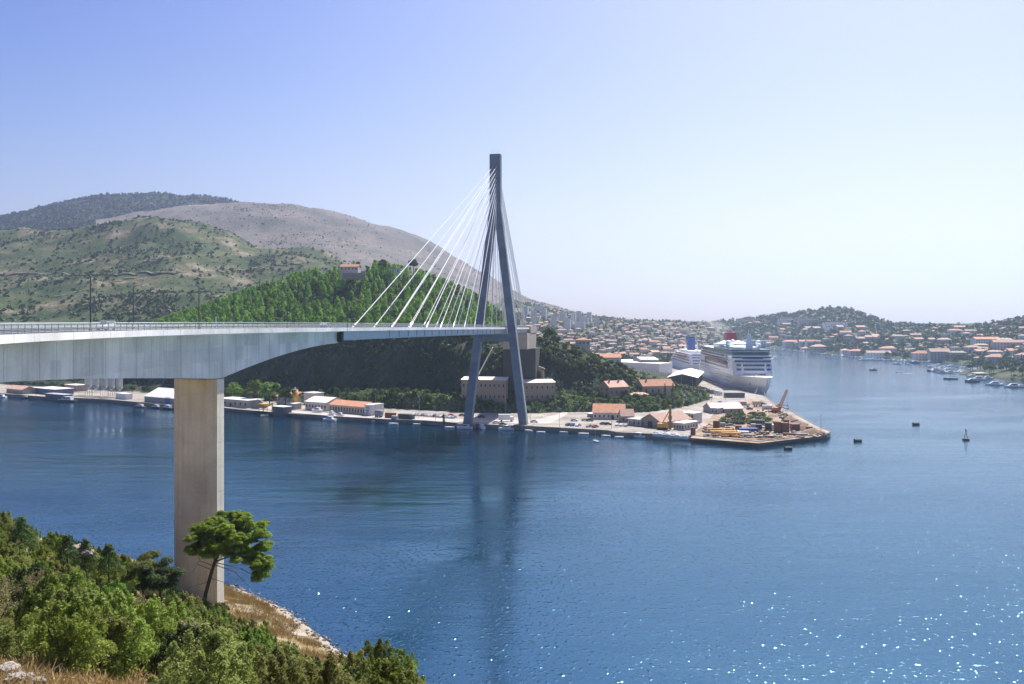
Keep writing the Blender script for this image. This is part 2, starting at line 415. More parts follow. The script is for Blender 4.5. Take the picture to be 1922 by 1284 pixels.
bare_mountain = Loft([180, 270, 330, 460, 545, 620, 700, 790, 850, 940, 1000, 1060, 1150, 1260],
    [(1650, 640), (2000, [520, 515, 510, 505, 500, 500, 510, 530, 550, 580, 600, 608, 612, 612]), (2400, [460, 450, 445, 438, 438, 445, 462, 485, 512, 552, 578, 592, 604, 606]),
     (2750, [412, 397, 387, 380, 382, 394, 417, 442, 480, 532, 563, 581, 600, 606]), (3300, [470, 460, 450, 440, 440, 450, 470, 500, 530, 570, 590, 600, 605, 606])], 9.0, 0.008)
bare_mountain.mesh('bare_mountain', M_BARE)
HX = [-400, -150, 0, 150, 300, 420, 560, 640, 700, 800, 860, 915, 960, 1000, 1040, 1100, 1180, 1230, 1290, 1330]
_A = [700, 716, 722, 732, 740, 750, 757, 762, 766, 772, 775, 777, 777, 778, 776, 775, 777, 774, 764, 752]
_YA = [55.5 * F / (y - HY) for y in _A]
def _hrow(d, y): return ([a + d for a in _YA], y)
headland = Loft(HX, [(_YA, _A),
    _hrow(8,  [692, 708, 714, 722, 733, 741, 745, 745, 738, 740, 750, 758, 760, 758, 753, 756, 763, 760, 754, 748]),
    _hrow(26, [680, 698, 703, 710, 716, 728, 730, 730, 728, 730, 738, 744, 746, 742, 736, 736, 742, 742, 742, 741]),
    _hrow(44, [655, 665, 668, 668, 668, 668, 668, 662, 660, 660, 662, 668, 672, 672, 676, 694, 722, 732, 735, 736]),
    _hrow(62, [648, 655, 655, 650, 642, 636, 630, 626, 624, 624, 626, 636, 648, 640, 648, 668, 706, 722, 730, 731]),
    _hrow(120, [642, 648, 648, 640, 620, 602, 586, 580, 578, 578, 584, 604, 626, 632, 640, 658, 694, 716, 728, 730]),
    _hrow(200, [640, 645, 645, 636, 612, 573, 527, 511, 507, 520, 545, 578, 620, 634, 646, 664, 692, 712, 725, 728]),
    _hrow(330, [650, 655, 655, 650, 636, 615, 590, 580, 575, 580, 595, 612, 640, 655, 665, 675, 690, 700, 705, 708])], 2.2, 0.05, 4.0, 6)
headland.mesh('headland', M_CLIFF, 12)
town = Loft([860, 900, 960, 1010, 1060, 1130, 1200, 1290, 1340, 1400, 1460],
    [([900]*7 + [1250, 1600, 1790, 1860], [702.5]*7 + [674.5, 658.6, 652.6, 650.6]), ([1000]*7 + [1300, 1640, 1830, 1900], [690]*7 + [670, 655, 650, 649]), ([1150]*7 + [1400, 1700, 1880, 1950], [674]*7 + [662, 650, 646, 645]),
     ([1450]*7 + [1600, 1800, 1960, 2000], [628, 630, 634, 636, 638, 641, 645, 648, 643, 640, 640]), ([1800]*7 + [1850, 1980, 2080, 2100], [585, 588, 594, 600, 606, 613, 619, 625, 628, 630, 632]),
     (2300, [552, 556, 563, 574, 585, 596, 601, 604, 604, 604, 605]), (3000, [580, 580, 585, 590, 598, 603, 605, 606, 606, 606, 606])], 2.0, 0.02)
town.mesh('town_hill', M_TOWNG)
LX = [1330, 1380, 1440, 1480, 1520, 1560, 1600, 1640, 1670, 1720, 1760, 1800, 1856, 1900, 1940, 2150]
_LB = [653, 652, 653, 656, 661, 665, 669, 674, 675, 677.5, 680, 683, 687, 690, 693, 706]
_LY = [57 * F / (y - HY) for y in _LB]
_lc = [606, 602, 594, 589, 583, 579, 583, 597, 607, 612, 614, 614, 611, 602, 597, 585]
_ld = [500, 480, 460, 500, 560, 620, 640, 620, 600, 560, 520, 500, 480, 460, 440, 400]
def _lrow(t, bend): return ([a + d * t for a, d in zip(_LY, _ld)], [b + (c - b) * bend for b, c in zip(_LB, _lc)])
lapad = Loft(LX, [([a - 8 for a in _LY], [b + 4 for b in _LB]), ([a + 4 for a in _LY], [b - 2.5 for b in _LB]), _lrow(0.12, 0.2), _lrow(0.4, 0.52), _lrow(0.7, 0.8), _lrow(1.0, 1.0), ([a + d + 500 for a, d in zip(_LY, _ld)], 607)], 2.0, 0.02)
lapad.mesh('peninsula_hill', M_TOWNG)

M_TRACK = plain('pale_track', (0.19, 0.17, 0.12), .95, .3, .05)
track('hill_track', green_hill, [(-80, 519), (60, 516), (200, 518), (330, 514), (440, 512), (540, 500), (600, 490)], 3.0, M_TRACK)
track('hill_track', green_hill, [(100, 560), (200, 536), (260, 522)], 2.2, M_TRACK)
track('hill_track', bare_mountain, [(360, 424), (430, 434), (480, 462)], 4.0, M_TRACK)
# quay platform of the far shore
QW = [(-300, 722), (-120, 735), (0, 744), (60, 748.5), (104, 752), (150, 753), (205, 756), (323, 767), (420, 772), (500, 776), (560, 783), (640, 789.5), (720, 794), (800, 797), (864, 802), (960, 807), (1000, 808),
      (1140, 816), (1160, 820), (1300, 826), (1380, 833), (1424, 838), (1556, 822), (1559, 817), (1528, 803), (1492, 781), (1462, 768), (1436, 749), (1370, 727.5), (1322, 711), (1270, 697), (1235, 686)]
poly = [G(x, y, 0.0) for x, y in QW]
poly = [(p.x, p.y) for p in poly] + [(95, 1150), (-100, 1100), (-300, 900), (-700, 900)]
mb = MB(); mb.prism(poly, -6.0, 2.0, 0, 1)
M_QTOP = ground('quay_concrete', [(0.35, (0.24, 0.215, 0.19)), (0.5, (0.35, 0.32, 0.285)), (0.65, (0.43, 0.40, 0.36))], 0.05, (0.19, 0.165, 0.14), 9, 0.9, 0.2, 0.1)
tag(mb.build('quay', [M_QWALL, M_QTOP]), kind='structure')
# coping kerb along the water's edge
mb = MB(); front = poly[2:len(QW)]
for (a, b) in zip(front[:-1], front[1:]):
    d = Vector((b[0]-a[0], b[1]-a[1], 0)); L = d.length; d.normalize(); n = Vector((-d.y, d.x, 0))
    a = Vector((*a, 0)) + n * 0.05; b = Vector((*b, 0)) + n * 0.05
    mb.hexa([a + Vector((0,0,2.004)), b + Vector((0,0,2.004)), b + n*0.7 + Vector((0,0,2.004)), a + n*0.7 + Vector((0,0,2.004))],
            [a + Vector((0,0,2.25)), b + Vector((0,0,2.25)), b + n*0.7 + Vector((0,0,2.25)), a + n*0.7 + Vector((0,0,2.25))])
tag(mb.build('quay_kerb', M_QWALL), kind='structure')
# brown earth on the yard at the tip of the pier, a pale road along the bank
def sheet(name, pts, z, m, zz=None):
    mb = MB(); b = [G(x, y, z) for x, y in pts]; mb.add([(p.x, p.y, z) for p in b], [list(range(len(b)))])
    return tag(mb.build(name, m), kind='structure')
M_EARTH = ground('yard_earth', [(0.35, (0.22, 0.16, 0.11)), (0.5, (0.36, 0.28, 0.21)), (0.65, (0.48, 0.40, 0.32))], 0.06, (0.14, 0.09, 0.06), 6, 0.95, 0.5, 0.2)
M_ROADP = ground('pale_road', [(0.3, (0.38, 0.36, 0.34)), (0.7, (0.50, 0.48, 0.45))], 0.1, None, 8, 0.9, 0.1, 0.05)
sheet('yard_ground', [(1296, 822), (1312, 804), (1330, 788), (1346, 770), (1398, 748), (1432, 752), (1462, 770), (1490, 783), (1524, 803), (1553, 817), (1424, 832)], 2.006, M_EARTH)
sheet('quay_road', [(420, 762), (560, 772), (700, 781), (860, 787), (1000, 789), (1040, 779), (1062, 772), (1066, 776), (1050, 786), (1030, 795), (860, 792.5), (700, 786), (560, 777), (420, 766)], 2.012, M_ROADP)

# near shore: the slope below the road
SH = [(-420, 330), (-260, 285), (-150, 245), (-95, 212), (-60, 188), (-45, 173), (-29, 150), (-8, 128), (25, 108), (80, 92), (170, 85), (300, 95)]
def shore_d(X, Y):
    best = 1e9; sg = 1
    for (a, b) in zip(SH[:-1], SH[1:]):
        ex, ey = b[0]-a[0], b[1]-a[1]; t = max(0, min(1, ((X-a[0])*ex + (Y-a[1])*ey) / (ex*ex + ey*ey)))
        dx, dy = X - a[0] - ex*t, Y - a[1] - ey*t; d = math.hypot(dx, dy)
        if d < best: best = d; sg = 1 if (ex * dy - ey * dx) < 0 else -1
    return best * sg
def sstep(a, b, x):
    t = max(0.0, min(1.0, (x - a) / (b - a))); return t * t * (3 - 2 * t)
SILX = [-300, -40, 0, 60, 130, 200, 260, 318, 330, 420, 450, 520, 600, 650, 655, 700, 760, 800, 805, 840]
SILY = [900, 945, 955, 985, 1005, 1025, 1048, 1085, 1105, 1130, 1160, 1190, 1222, 1250, 1206, 1206, 1222, 1270, 1330, 1400]
SILT = ([-300, 0, 130, 260, 330, 420, 520, 650, 840], [900, 955, 1005, 1048, 1095, 1120, 1165, 1225, 1330])
def near_z(X, Y):
    d = shore_d(X, Y); Rr = math.hypot(X, Y)
    if d < 0: return max(-6, d * 0.35) + 0.25 * noise.noise(Vector((X * 0.4, Y * 0.4, 0)))
    z = 0.5 * d if d > 6 else 0.5 * d * (0.6 + 0.4 * d / 6)
    z += 8 * sstep(-42, -85, X) * sstep(40, 80, Y) * sstep(10, 60, d)
    lim = max(55.2 - 0.31 * Rr, 36.0)
    # towards the water on the right the bank falls away steeply
    lim2 = 55.2 - 0.62 * Rr * sstep(-0.30, -0.05, X / max(Rr, 1e-3)) if Y > -20 else 55.2
    z = min(z, lim, max(lim2, 0.3 * d))
    if Y > 45:
        xp = CX + F * X / Y; ys = float(np.interp(xp, *SILT)); z = min(z, max(H - (ys - HY) / F * Y - 4.2, 0.28 * d))
    z += (0.9 * noise.fractal(Vector((X * 0.06, Y * 0.06, 0)), 1, 2, 4)) * sstep(0, 10, d) * sstep(2, 14, Rr)
    z += 0.35 * noise.noise(Vector((X * 0.5, Y * 0.5, 1))) * sstep(0, 3, d) * sstep(2, 10, Rr)
    return z
gx = np.arange(-300, 220, 2.5); gy = np.arange(-60, 320, 2.5)
V = np.array([(x, y, near_z(x, y)) for y in gy for x in gx], dtype=np.float32)
idx = np.arange(len(gy) * len(gx)).reshape(len(gy), len(gx))
Q = np.stack([idx[:-1, :-1], idx[:-1, 1:], idx[1:, 1:], idx[1:, :-1]], -1).reshape(-1, 4)
def near_material():
    m, nt, bs = _base('near_slope_ground')
    v = _pos(nt)
    k = _ramp(nt, _noise(nt, v, 0.22, 6, 0.65), [(0.36, (0.08, 0.08, 0.035)), (0.48, (0.22, 0.17, 0.07)), (0.58, (0.30, 0.23, 0.11)), (0.68, (0.36, 0.31, 0.24))])
    k = _mix(nt, _ramp(nt, _noise(nt, v, 1.6, 5, 0.7), [(0.52, (0, 0, 0)), (0.66, (0.5,)*3)]), k, (0.36, 0.32, 0.27))
    # bare pale rock and gravel along the waterline, by height
    se = nt.nodes.new('ShaderNodeSeparateXYZ'); nt.links.new(v, se.inputs[0])
    ad = nt.nodes.new('ShaderNodeMath'); ad.operation = 'MULTIPLY_ADD'; nt.links.new(_noise(nt, v, 0.3, 4), ad.inputs[0]); ad.inputs[1].default_value = -1.0; nt.links.new(se.outputs[2], ad.inputs[2])
    k = _mix(nt, _ramp(nt, ad.outputs[0], [(0.0, (1, 1, 1)), (0.35, (0, 0, 0))]), k, (0.32, 0.28, 0.23))
    nt.links.new(k, bs.inputs['Base Color']); bs.inputs['Roughness'].default_value = 0.95
    _bump(nt, bs, _noise(nt, v, 2.5, 5, 0.7), 0.6, 0.3)
    return m
tag(link('near_hillside', np_mesh('near_hillside', V, Q, near_material(), smooth=True)), kind='structure')
# headland at the right edge of the bay
mb = MB(); rings = []
for k in range(9):
    t = k / 8; rr = 1 - t ** 1.5
    rings.append([(565 + 92 * rr * math.cos(a) * (1 + 0.06 * math.sin(3*a)), 890 + 125 * rr * math.sin(a) * (1 + 0.05 * math.cos(2*a)), -2 + 12 * math.sin(t * math.pi / 2)) for a in [2*math.pi*i/48 for i in range(48)]])
mb.loft(rings); tag(mb.build('wooded_point', ground('point_ground', [(0.4, (0.04, 0.06, 0.025)), (0.7, (0.13, 0.12, 0.08))], 0.05, (0.05, 0.07, 0.03), 6), smooth=True), kind='structure')

# ------------------------------------------------------------------ bridge
UA = R(9.5); U = Vector((math.sin(UA), math.cos(UA), 0)); NR = Vector((math.cos(UA), -math.sin(UA), 0)); A0 = Vector((-60.05, 157.15, 0))
RC = 190.0
def P(d):
    """axis point and right-hand normal at distance d along the bridge"""
    if d >= 0: return A0 + U * d, NR.copy()
    a = -d / RC; c = A0 + NR * RC
    t = math.cos(a) * -NR + math.sin(a) * -U
    return c + t * RC, -t
def deck_z(d): return 55.55 - 2.1 * max(0.0, min(d, 400) / 311.0) ** 1.3
def soffit(d):
    if d <= 7.3:
        t = min(1, (7.3 - d) / 85.0); return 46.1 + 4.6 * (1 - (1 - t) ** 1.35)
    t = max(0.0, min(1.0, (68.0 - d) / 60.7)); return deck_z(d) - 4.0 - 5.4 * t ** 1.75
HW, BW = 6.8, 4.35
DJ, DE, DPY, DPI = 68.5, 388.0, 311.3, 7.3
M_JOINT = plain('joint_mortar', (.34, .34, .33), .9, .2)
M_WALK = plain('walkway_asphalt', (.11, .11, .115), .9, .2, .3)
M_BARR = plain('dark_grey_barrier', (.16, .18, .19), .5, .15, .5, .3)  # plain grey, darker than the railing steel
bridge = empty('cable_stayed_bridge', (A0.x, A0.y, 0), 0, 'long cable stayed road bridge with one tall concrete pylon over the bay', 'bridge')
INV = Vector((-A0.x, -A0.y, 0))
def L(p): return Vector(p) + INV                    # into the bridge's own frame
def sweep(name, ds, sec, m, parent=bridge, smooth=False):
    mb = MB(); rings = []
    for d in ds:
        p, n = P(d); rings.append([L((p + n * o).to_tuple()[:2] + (z,)) for o, z in sec(d)])
    mb.loft(rings); return mb.build(name, m, parent, smooth)
ds = [x for x in np.arange(-118, DJ - 0.4, 3.0)] + [DJ - 0.5]
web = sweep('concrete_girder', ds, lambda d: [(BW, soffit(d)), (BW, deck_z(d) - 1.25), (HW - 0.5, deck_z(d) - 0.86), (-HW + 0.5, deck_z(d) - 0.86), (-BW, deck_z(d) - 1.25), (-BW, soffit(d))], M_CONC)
ds2 = [DJ + 0.3] + list(np.arange(75, DE, 6.0)) + [DE]
HS = 5.6
sweep('steel_girder', ds2, lambda d: [(HS - 0.8, deck_z(d) - 3.35), (HS, deck_z(d) - 3.0), (HS, deck_z(d) - 0.9), (-HS, deck_z(d) - 0.9), (-HS, deck_z(d) - 3.0), (-HS + 0.8, deck_z(d) - 3.35)], M_STEEL)
alld = list(np.arange(-118, DE, 3.0)) + [DE]
for s in (1, -1):
    for (a, b) in ((-118, DJ - 0.25), (DJ + 0.15, DE)):
        dd = [a] + [x for x in alld if a < x < b] + [b]
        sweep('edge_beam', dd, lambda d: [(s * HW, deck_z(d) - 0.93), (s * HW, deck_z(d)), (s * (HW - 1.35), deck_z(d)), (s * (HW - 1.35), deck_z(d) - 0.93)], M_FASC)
        sweep('walkway', dd, lambda d: [(s * (HW - .12), deck_z(d) + .004), (s * (HW - .12), deck_z(d) + .03), (s * (HW - 1.35), deck_z(d) + .03), (s * (HW - 1.35), deck_z(d) + .004)], M_WALK)
sweep('roadway', alld, lambda d: [(HW - 1.36, deck_z(d) - 0.85), (HW - 1.36, deck_z(d) - 0.16), (0, deck_z(d) - 0.08), (-HW + 1.36, deck_z(d) - 0.16), (-HW + 1.36, deck_z(d) - 0.85)], M_ASPH)
for a in np.arange(-112, DE - 6, 8.0):
    if a < 160: sweep('lane_dash', [a, a + 3.0], lambda d: [(0.07, deck_z(d) - 0.075), (0.07, deck_z(d) - 0.07), (-0.07, deck_z(d) - 0.07), (-0.07, deck_z(d) - 0.075)], M_WHITE)
for s in (1, -1):
    for d in np.arange(-112, DJ - 2, 5.0):             # joints between the cast segments
        sweep('segment_joint', [d, d + .09], lambda q: [(s * (BW - .02), soffit(q) + .05), (s * (BW - .02), deck_z(q) - 1.3), (s * (BW + .012), deck_z(q) - 1.3), (s * (BW + .012), soffit(q) + .05)], M_JOINT)
    for d in np.arange(-114, DJ - 4, 6.0):             # joints of the edge beam
        sweep('beam_joint', [d, d + .05], lambda q: [(s * (HW - .02), deck_z(q) - .92), (s * (HW - .02), deck_z(q) - .01), (s * (HW + .008), deck_z(q) - .01), (s * (HW + .008), deck_z(q) - .92)], M_JOINT)
p, n = P(DJ)
mb = MB(); mb.box(-HS, HS, -1.2, 0.28, deck_z(DJ) - 3.6, deck_z(DJ) - 0.94); mb.build('joint_bearing', M_DARK, bridge, loc=L(p), rz=-UA)
# stiffeners on the steel girder below each stay
CABLE_D = [107.5 + 20.0 * k for k in range(9)]
BACK_D = [331, 347, 360, 370, 376, 381]
mb = MB(); mb.box(-0.12, 0.18, -0.12, 0.12, -1.9, -0.05); stiff = mb.mesh('stiffener', M_STEEL)
for d in CABLE_D + [117.5 + 20.0 * k for k in range(9)] + BACK_D:
    p, n = P(d); q = L(p + n * HS); link('stiffener', stiff, bridge, (q.x, q.y, deck_z(d) - 1.0), -UA)
# railings: a top rail, bars, and posts
def rail(side):
    o = side * (HW - 0.25)
    dd = list(np.arange(-118, 70, 2.0)) + list(np.arange(70, DE, 5.0)) + [DE]
    mb = MB()
    def line(hz, r, nn=5):
        mb.tube([L((P(d)[0] + P(d)[1] * o).to_tuple()[:2] + (deck_z(d) + hz,)) for d in dd], r, nn)
    line(1.12, 0.06); line(0.16, 0.03, 4)
    for k in range(1, 5): line(0.16 + 0.19 * k, 0.018, 4)
    rl = mb.build('railing', M_RAIL, bridge)
    mbp = MB(); mbp.box(-0.04, 0.04, -0.05, 0.05, 0, 1.1); mbp.box(-0.1, 0.1, -0.1, 0.1, 0.002, 0.03); pm = mbp.mesh('post', M_RAIL)
    rest = MB()
    for d in np.arange(-116, DE - 1, 2.0):
        p, n = P(d); q = L(p + n * o); z = deck_z(d)
        if d < 70: link('post', pm, rl, (q.x, q.y, z), math.atan2(n.y, n.x))
        else: rest.box(q.x - 0.05, q.x + 0.05, q.y - 0.05, q.y + 0.05, z, z + 1.1)
    tag(rest.build('far_posts', M_RAIL, rl), kind='stuff')
    # crash barrier beside the carriageway
    mb = MB(); o2 = side * (HW - 1.6)
    rings = []
    for d in dd:
        pp, n = P(d); z = deck_z(d)
        rings.append([L((pp + n * (o2 + a)).to_tuple()[:2] + (z + b,)) for a, b in ((-0.03, 0.38), (0.05, 0.45), (0.0, 0.52), (0.05, 0.6), (-0.03, 0.68))])
    mb.loft(rings); br = mb.build('crash_barrier', M_BARR, bridge)
for s in (1, -1): rail(s)
# pier, cast in lifts
pc, pn = P(DPI)
pier = empty('pier', L(pc), -UA); pier.parent = bridge; pier.location = L(pc)
def oct_(w, dp, c, ch):
    return [(-w + ch, -dp), (w - ch, -dp), (w, -dp + c), (w, dp - c), (w - ch, dp), (-w + ch, dp), (-w, dp - c), (-w, -dp + c)]
z = 2.0; k = 0
while z < soffit(DPI) - 0.05:
    z1 = min(z + 4.6, soffit(DPI) - 0.004)
    mb = MB(); o = oct_(BW - 0.02, 1.75, 0.45, 1.75)
    g = [(x * 0.985, y * 0.962) for x, y in o]
    mb.loft([[(x, y, z) for x, y in g], [(x, y, z + 0.11) for x, y in g], [(x, y, z + 0.111) for x, y in o], [(x, y, z1) for x, y in o]])
    mb.build('concrete_lift', M_PIER, pier); z = z1; k += 1
mb = MB(); mb.box(-0.45, 0.45, -0.2, 0.2, 0, 2.4); mb.box(-0.35, 0.35, -0.24, -0.2, 0.2, 2.2)
mb.build('switch_cabinet', M_WHITE, pier, loc=(BW + 0.25, -0.4, 12.6))
# pylon
pyl = empty('pylon', (0, 0, 0)); pyl.parent = bridge; pc, pn = P(DPY); pyl.location = L(pc); pyl.rotation_euler = (0, 0, -UA)
ZB, ZK, ZT = 1.2, 118.0, 145.2
def outer(z): return 2.95 + max(0, ZK - z) * 0.1235
for s in (1, -1):
    mb = MB(); rings = []
    for z in np.linspace(ZB, ZK, 26):
        w = 3.9 + 0.5 * (ZK - z) / ZK; dp = 2.3 + 0.55 * (ZK - z) / ZK; oo = outer(z); ii = max(oo - w, 0.0)
        for zz, sh in ((z, 0.05), (z + 0.12, 0.0)):
            rings.append([(s * (ii + sh * (ii > 0)), -dp + sh, zz), (s * (oo - 0.35), -dp + sh, zz), (s * (oo - sh), -dp + 0.35, zz), (s * (oo - sh), dp - 0.35, zz), (s * (oo - 0.35), dp - sh, zz), (s * (ii + sh * (ii > 0)), dp - sh, zz)])
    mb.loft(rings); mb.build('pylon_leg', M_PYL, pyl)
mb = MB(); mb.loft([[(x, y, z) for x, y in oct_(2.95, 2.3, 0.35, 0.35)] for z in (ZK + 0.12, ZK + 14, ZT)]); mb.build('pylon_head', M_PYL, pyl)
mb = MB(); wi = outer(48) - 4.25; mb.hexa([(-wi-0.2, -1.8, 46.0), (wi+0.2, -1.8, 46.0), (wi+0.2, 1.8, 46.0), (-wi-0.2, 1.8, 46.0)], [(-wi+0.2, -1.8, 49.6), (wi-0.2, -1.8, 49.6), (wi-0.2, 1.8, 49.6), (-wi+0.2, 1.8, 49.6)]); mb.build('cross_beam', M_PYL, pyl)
for x in (-1.5, 0.6, 1.4):
    mb = MB(); mb.tube([(x, 0, ZT), (x, 0, ZT + 2.4)], 0.06, 5); mb.build('lightning_rod', M_RAIL, pyl)
mb = MB()
for s in (1, -1): mb.box(s*15.2 - 5, s*15.2 + 5, -5, 5, -3, 2.3)
mb.build('pylon_footing', M_QTOP, pyl)
# stays
top_w, _ = P(DPY)
for s in (1, -1):
    for k, d in enumerate(CABLE_D):
        p, n = P(d); a = p + n * s * (HW - 0.7); a.z = deck_z(d) - 0.3
        b = top_w - U * 2.2 + NR * s * 0.9; b.z = 138.5 - k * 2.35
        mb = MB(); mb.tube([L(a), L(a + (b - a) * 0.5 - Vector((0, 0, 0.3))), L(b)], 0.155, 6); c = mb.build('stay_cable', M_CABLE, bridge)
        mb = MB(); e = (b - a).normalized(); mb.tube([L(a), L(a + e * 4.2)], 0.26, 8); mb.build('anchor_tube', M_CABLE, c)
    for k, d in enumerate(BACK_D):
        p, n = P(d); a = p + n * s * (HW - 0.7); a.z = deck_z(d) - 0.3
        b = top_w + U * 2.2 + NR * s * 0.9; b.z = 122.0 + k * 3.2
        mb = MB(); mb.tube([L(a), L(b)], 0.19 if k < 3 else 0.26, 6); c = mb.build('stay_cable', M_CABLE, bridge)
        mb = MB(); e = (b - a).normalized(); mb.tube([L(a), L(a + e * 4.2)], 0.27, 8); mb.build('anchor_tube', M_CABLE, c)
# abutment on the far cliff
p, n = P(DE); ab = empty('abutment', (0, 0, 0)); ab.parent = bridge; ab.location = L(p); ab.rotation_euler = (0, 0, -UA)
zt = deck_z(DE)
mb = MB(); mb.box(-7.4, 7.4, -13, 26, zt - 13.0, zt - 3.4); mb.build('abutment_block', M_ABUT, ab)
mb = MB(); mb.box(-7.6, 7.6, 0.3, 27, zt - 3.38, zt + 0.9); mb.box(-7.0, 7.0, 0.25, 30, zt + 0.901, zt + 0.905); mb.build('wing_wall', M_ABUT, ab)
mb = MB(); mb.box(-10.5, 10, 5, 26, 14, zt - 13.0); mb.build('rock_cut', plain('shaded_rock_wall', (0.045, 0.055, 0.055), 0.9, 0.3, 0.2), ab)  # shade on the rock wall is put into this near-black colour

# ------------------------------------------------------------------ buildings
WIN = {}
def window_mesh(w, h):
    k = (round(w, 1), round(h, 1))
    if k not in WIN:
        w, h = k; mb = MB(); t = 0.09
        mb.box(-w/2, w/2, -0.05, 0.02, 0, t, 0); mb.box(-w/2, w/2, -0.05, 0.02, h - t, h, 0)
        mb.box(-w/2, -w/2 + t, -0.05, 0.02, t, h - t, 0); mb.box(w/2 - t, w/2, -0.05, 0.02, t, h - t, 0)
        mb.box(-w/2 + t, w/2 - t, -0.02, 0.02, t, h - t, 1)
        mb.box(-w/2 - 0.08, w/2 + 0.08, -0.14, 0.02, -0.12, 0, 0)
        WIN[k] = mb.mesh('window', [M_STONE, M_GLASS])
    return WIN[k]
DOORM = {}
def door_mesh(w, h, m):
    k = (round(w, 1), round(h, 1), m.name)
    if k not in DOORM:
        mb = MB(); mb.box(-w/2, w/2, -0.06, 0.02, 0, h); mb.box(-w/2 - 0.1, -w/2, -0.08, 0.02, 0, h + 0.1); mb.box(w/2, w/2 + 0.1, -0.08, 0.02, 0, h + 0.1)
        DOORM[k] = mb.mesh('door', m)
    return DOORM[k]
def wall_mesh(w, d, h, roof, rh, sink=2.5):
    mb = MB(); x, z0 = w/2, -sink
    if roof == 'gable':                              # ridge along x
        mb.add([(-x,0,z0),(x,0,z0),(x,d,z0),(-x,d,z0),(-x,0,h),(x,0,h),(x,d,h),(-x,d,h),(-x,d/2,h+rh),(x,d/2,h+rh)],
               [(0,1,5,4),(1,2,6,9,5),(2,3,7,6),(3,0,4,8,7),(4,5,9,8),(6,7,8,9)])
    elif roof == 'gabley':                           # ridge along y, gable to the front
        mb.add([(-x,0,z0),(x,0,z0),(x,d,z0),(-x,d,z0),(-x,0,h),(x,0,h),(x,d,h),(-x,d,h),(0,0,h+rh),(0,d,h+rh)],
               [(0,1,5,8,4),(1,2,6,5),(2,3,7,9,6),(3,0,4,7),(4,8,9,7),(5,6,9,8)])
    else: mb.box(-x, x, 0, d, z0, h)
    return mb
def roof_mesh(w, d, h, roof, rh, ov=0.45, t=0.22):
    mb = MB(); x = w/2 + ov
    if roof == 'gable':
        k = ov * rh / (d/2)
        for a, b in ((-ov, d/2), (d + ov, d/2)):
            mb.hexa([(-x, a, h-k+0.02), (x, a, h-k+0.02), (x, b, h+rh+0.02), (-x, b, h+rh+0.02)], [(-x, a, h-k+t), (x, a, h-k+t), (x, b, h+rh+t), (-x, b, h+rh+t)])
    elif roof == 'gabley':
        k = ov * rh / (w/2)
        for a in (-x, x):
            mb.hexa([(a, -ov, h-k+0.02), (0, -ov, h+rh+0.02), (0, d+ov, h+rh+0.02), (a, d+ov, h-k+0.02)], [(a, -ov, h-k+t), (0, -ov, h+rh+t), (0, d+ov, h+rh+t), (a, d+ov, h-k+t)])
    elif roof == 'hip':
        r = min(w, d) / 2
        if w >= d: a, b = (-w/2 + r, d/2), (w/2 - r, d/2)
        else: a, b = (0, r), (0, d - r)
        z = h + 0.02
        mb.add([(-x,-ov,z),(x,-ov,z),(x,d+ov,z),(-x,d+ov,z),(-x,-ov,z+0.15),(x,-ov,z+0.15),(x,d+ov,z+0.15),(-x,d+ov,z+0.15),(a[0],a[1],z+rh),(b[0],b[1],z+rh)],
               [(3,2,1,0),(0,1,5,4),(1,2,6,5),(2,3,7,6),(3,0,4,7)] + ([(4,5,9,8),(5,6,9),(6,7,8,9),(7,4,8)] if w >= d else [(4,5,8),(5,6,9,8),(6,7,9),(7,4,8,9)]))
    elif roof == 'shed':
        mb.hexa([(-x,-ov,h+0.02),(x,-ov,h+0.02),(x,d+ov,h+rh),(-x,d+ov,h+rh)], [(-x,-ov,h+t),(x,-ov,h+t),(x,d+ov,h+rh+t),(-x,d+ov,h+rh+t)])
        mb.box(-w/2, w/2, d - 0.2, d, h, h + rh - 0.02)
    else:
        mb.box(-x, x, -ov, d + ov, h + 0.004, h + 0.3)
    return mb
def building(name, label, cat, loc, rz, w, d, h, roof='gable', rh=2.5, wall=None, rm=None, front=None, right=None, left=None, door=None, group=None, chim=0, sink=2.5, ov=0.45, wsz=(1.0, 1.4)):
    e = empty(name, loc, rz, label, cat, group)
    wall_mesh(w, d, h, roof, rh, sink).build('wall', wall or M_STUC_W, e)
    rf = roof_mesh(w, d, h, roof, rh, ov).build('roof', rm or M_TILE, e)
    for k in range(chim):
        mb = MB(); mb.box(-0.4, 0.4, -0.4, 0.4, h, h + rh + 0.9); mb.box(-0.5, 0.5, -0.5, 0.5, h + rh + 0.9, h + rh + 1.05); mb.build('chimney', wall or M_STUC_W, rf, loc=(-w * 0.3 + k * w * 0.5, d * 0.4, 0))
    for face, spec in (('f', front), ('r', right), ('l', left)):
        if not spec: continue
        nx, nz = spec; span = w if face == 'f' else d; ww, wh = wsz
        ww = min(ww, span / nx * 0.6)
        wm = window_mesh(ww, wh); fh = h / nz
        for i in range(nx):
            for j in range(nz):
                u = -span/2 + span * (i + 0.5) / nx; z = fh * j + max(0.3, (fh - wh) * 0.5)
                if face == 'f' and door and j == 0 and abs(u - door[0]) < (door[1] + ww) / 2 + 0.15: continue
                if face == 'f': link('window', wm, e, (u, 0, z), 0)
                elif face == 'r': link('window', wm, e, (w/2, d/2 + u, z), R(90))
                else: link('window', wm, e, (-w/2, d/2 - u, z), R(-90))
    if door: link('door', door_mesh(door[1], door[2], door[3] if len(door) > 3 else M_BARK), e, (door[0], 0, 0), 0)
    return e
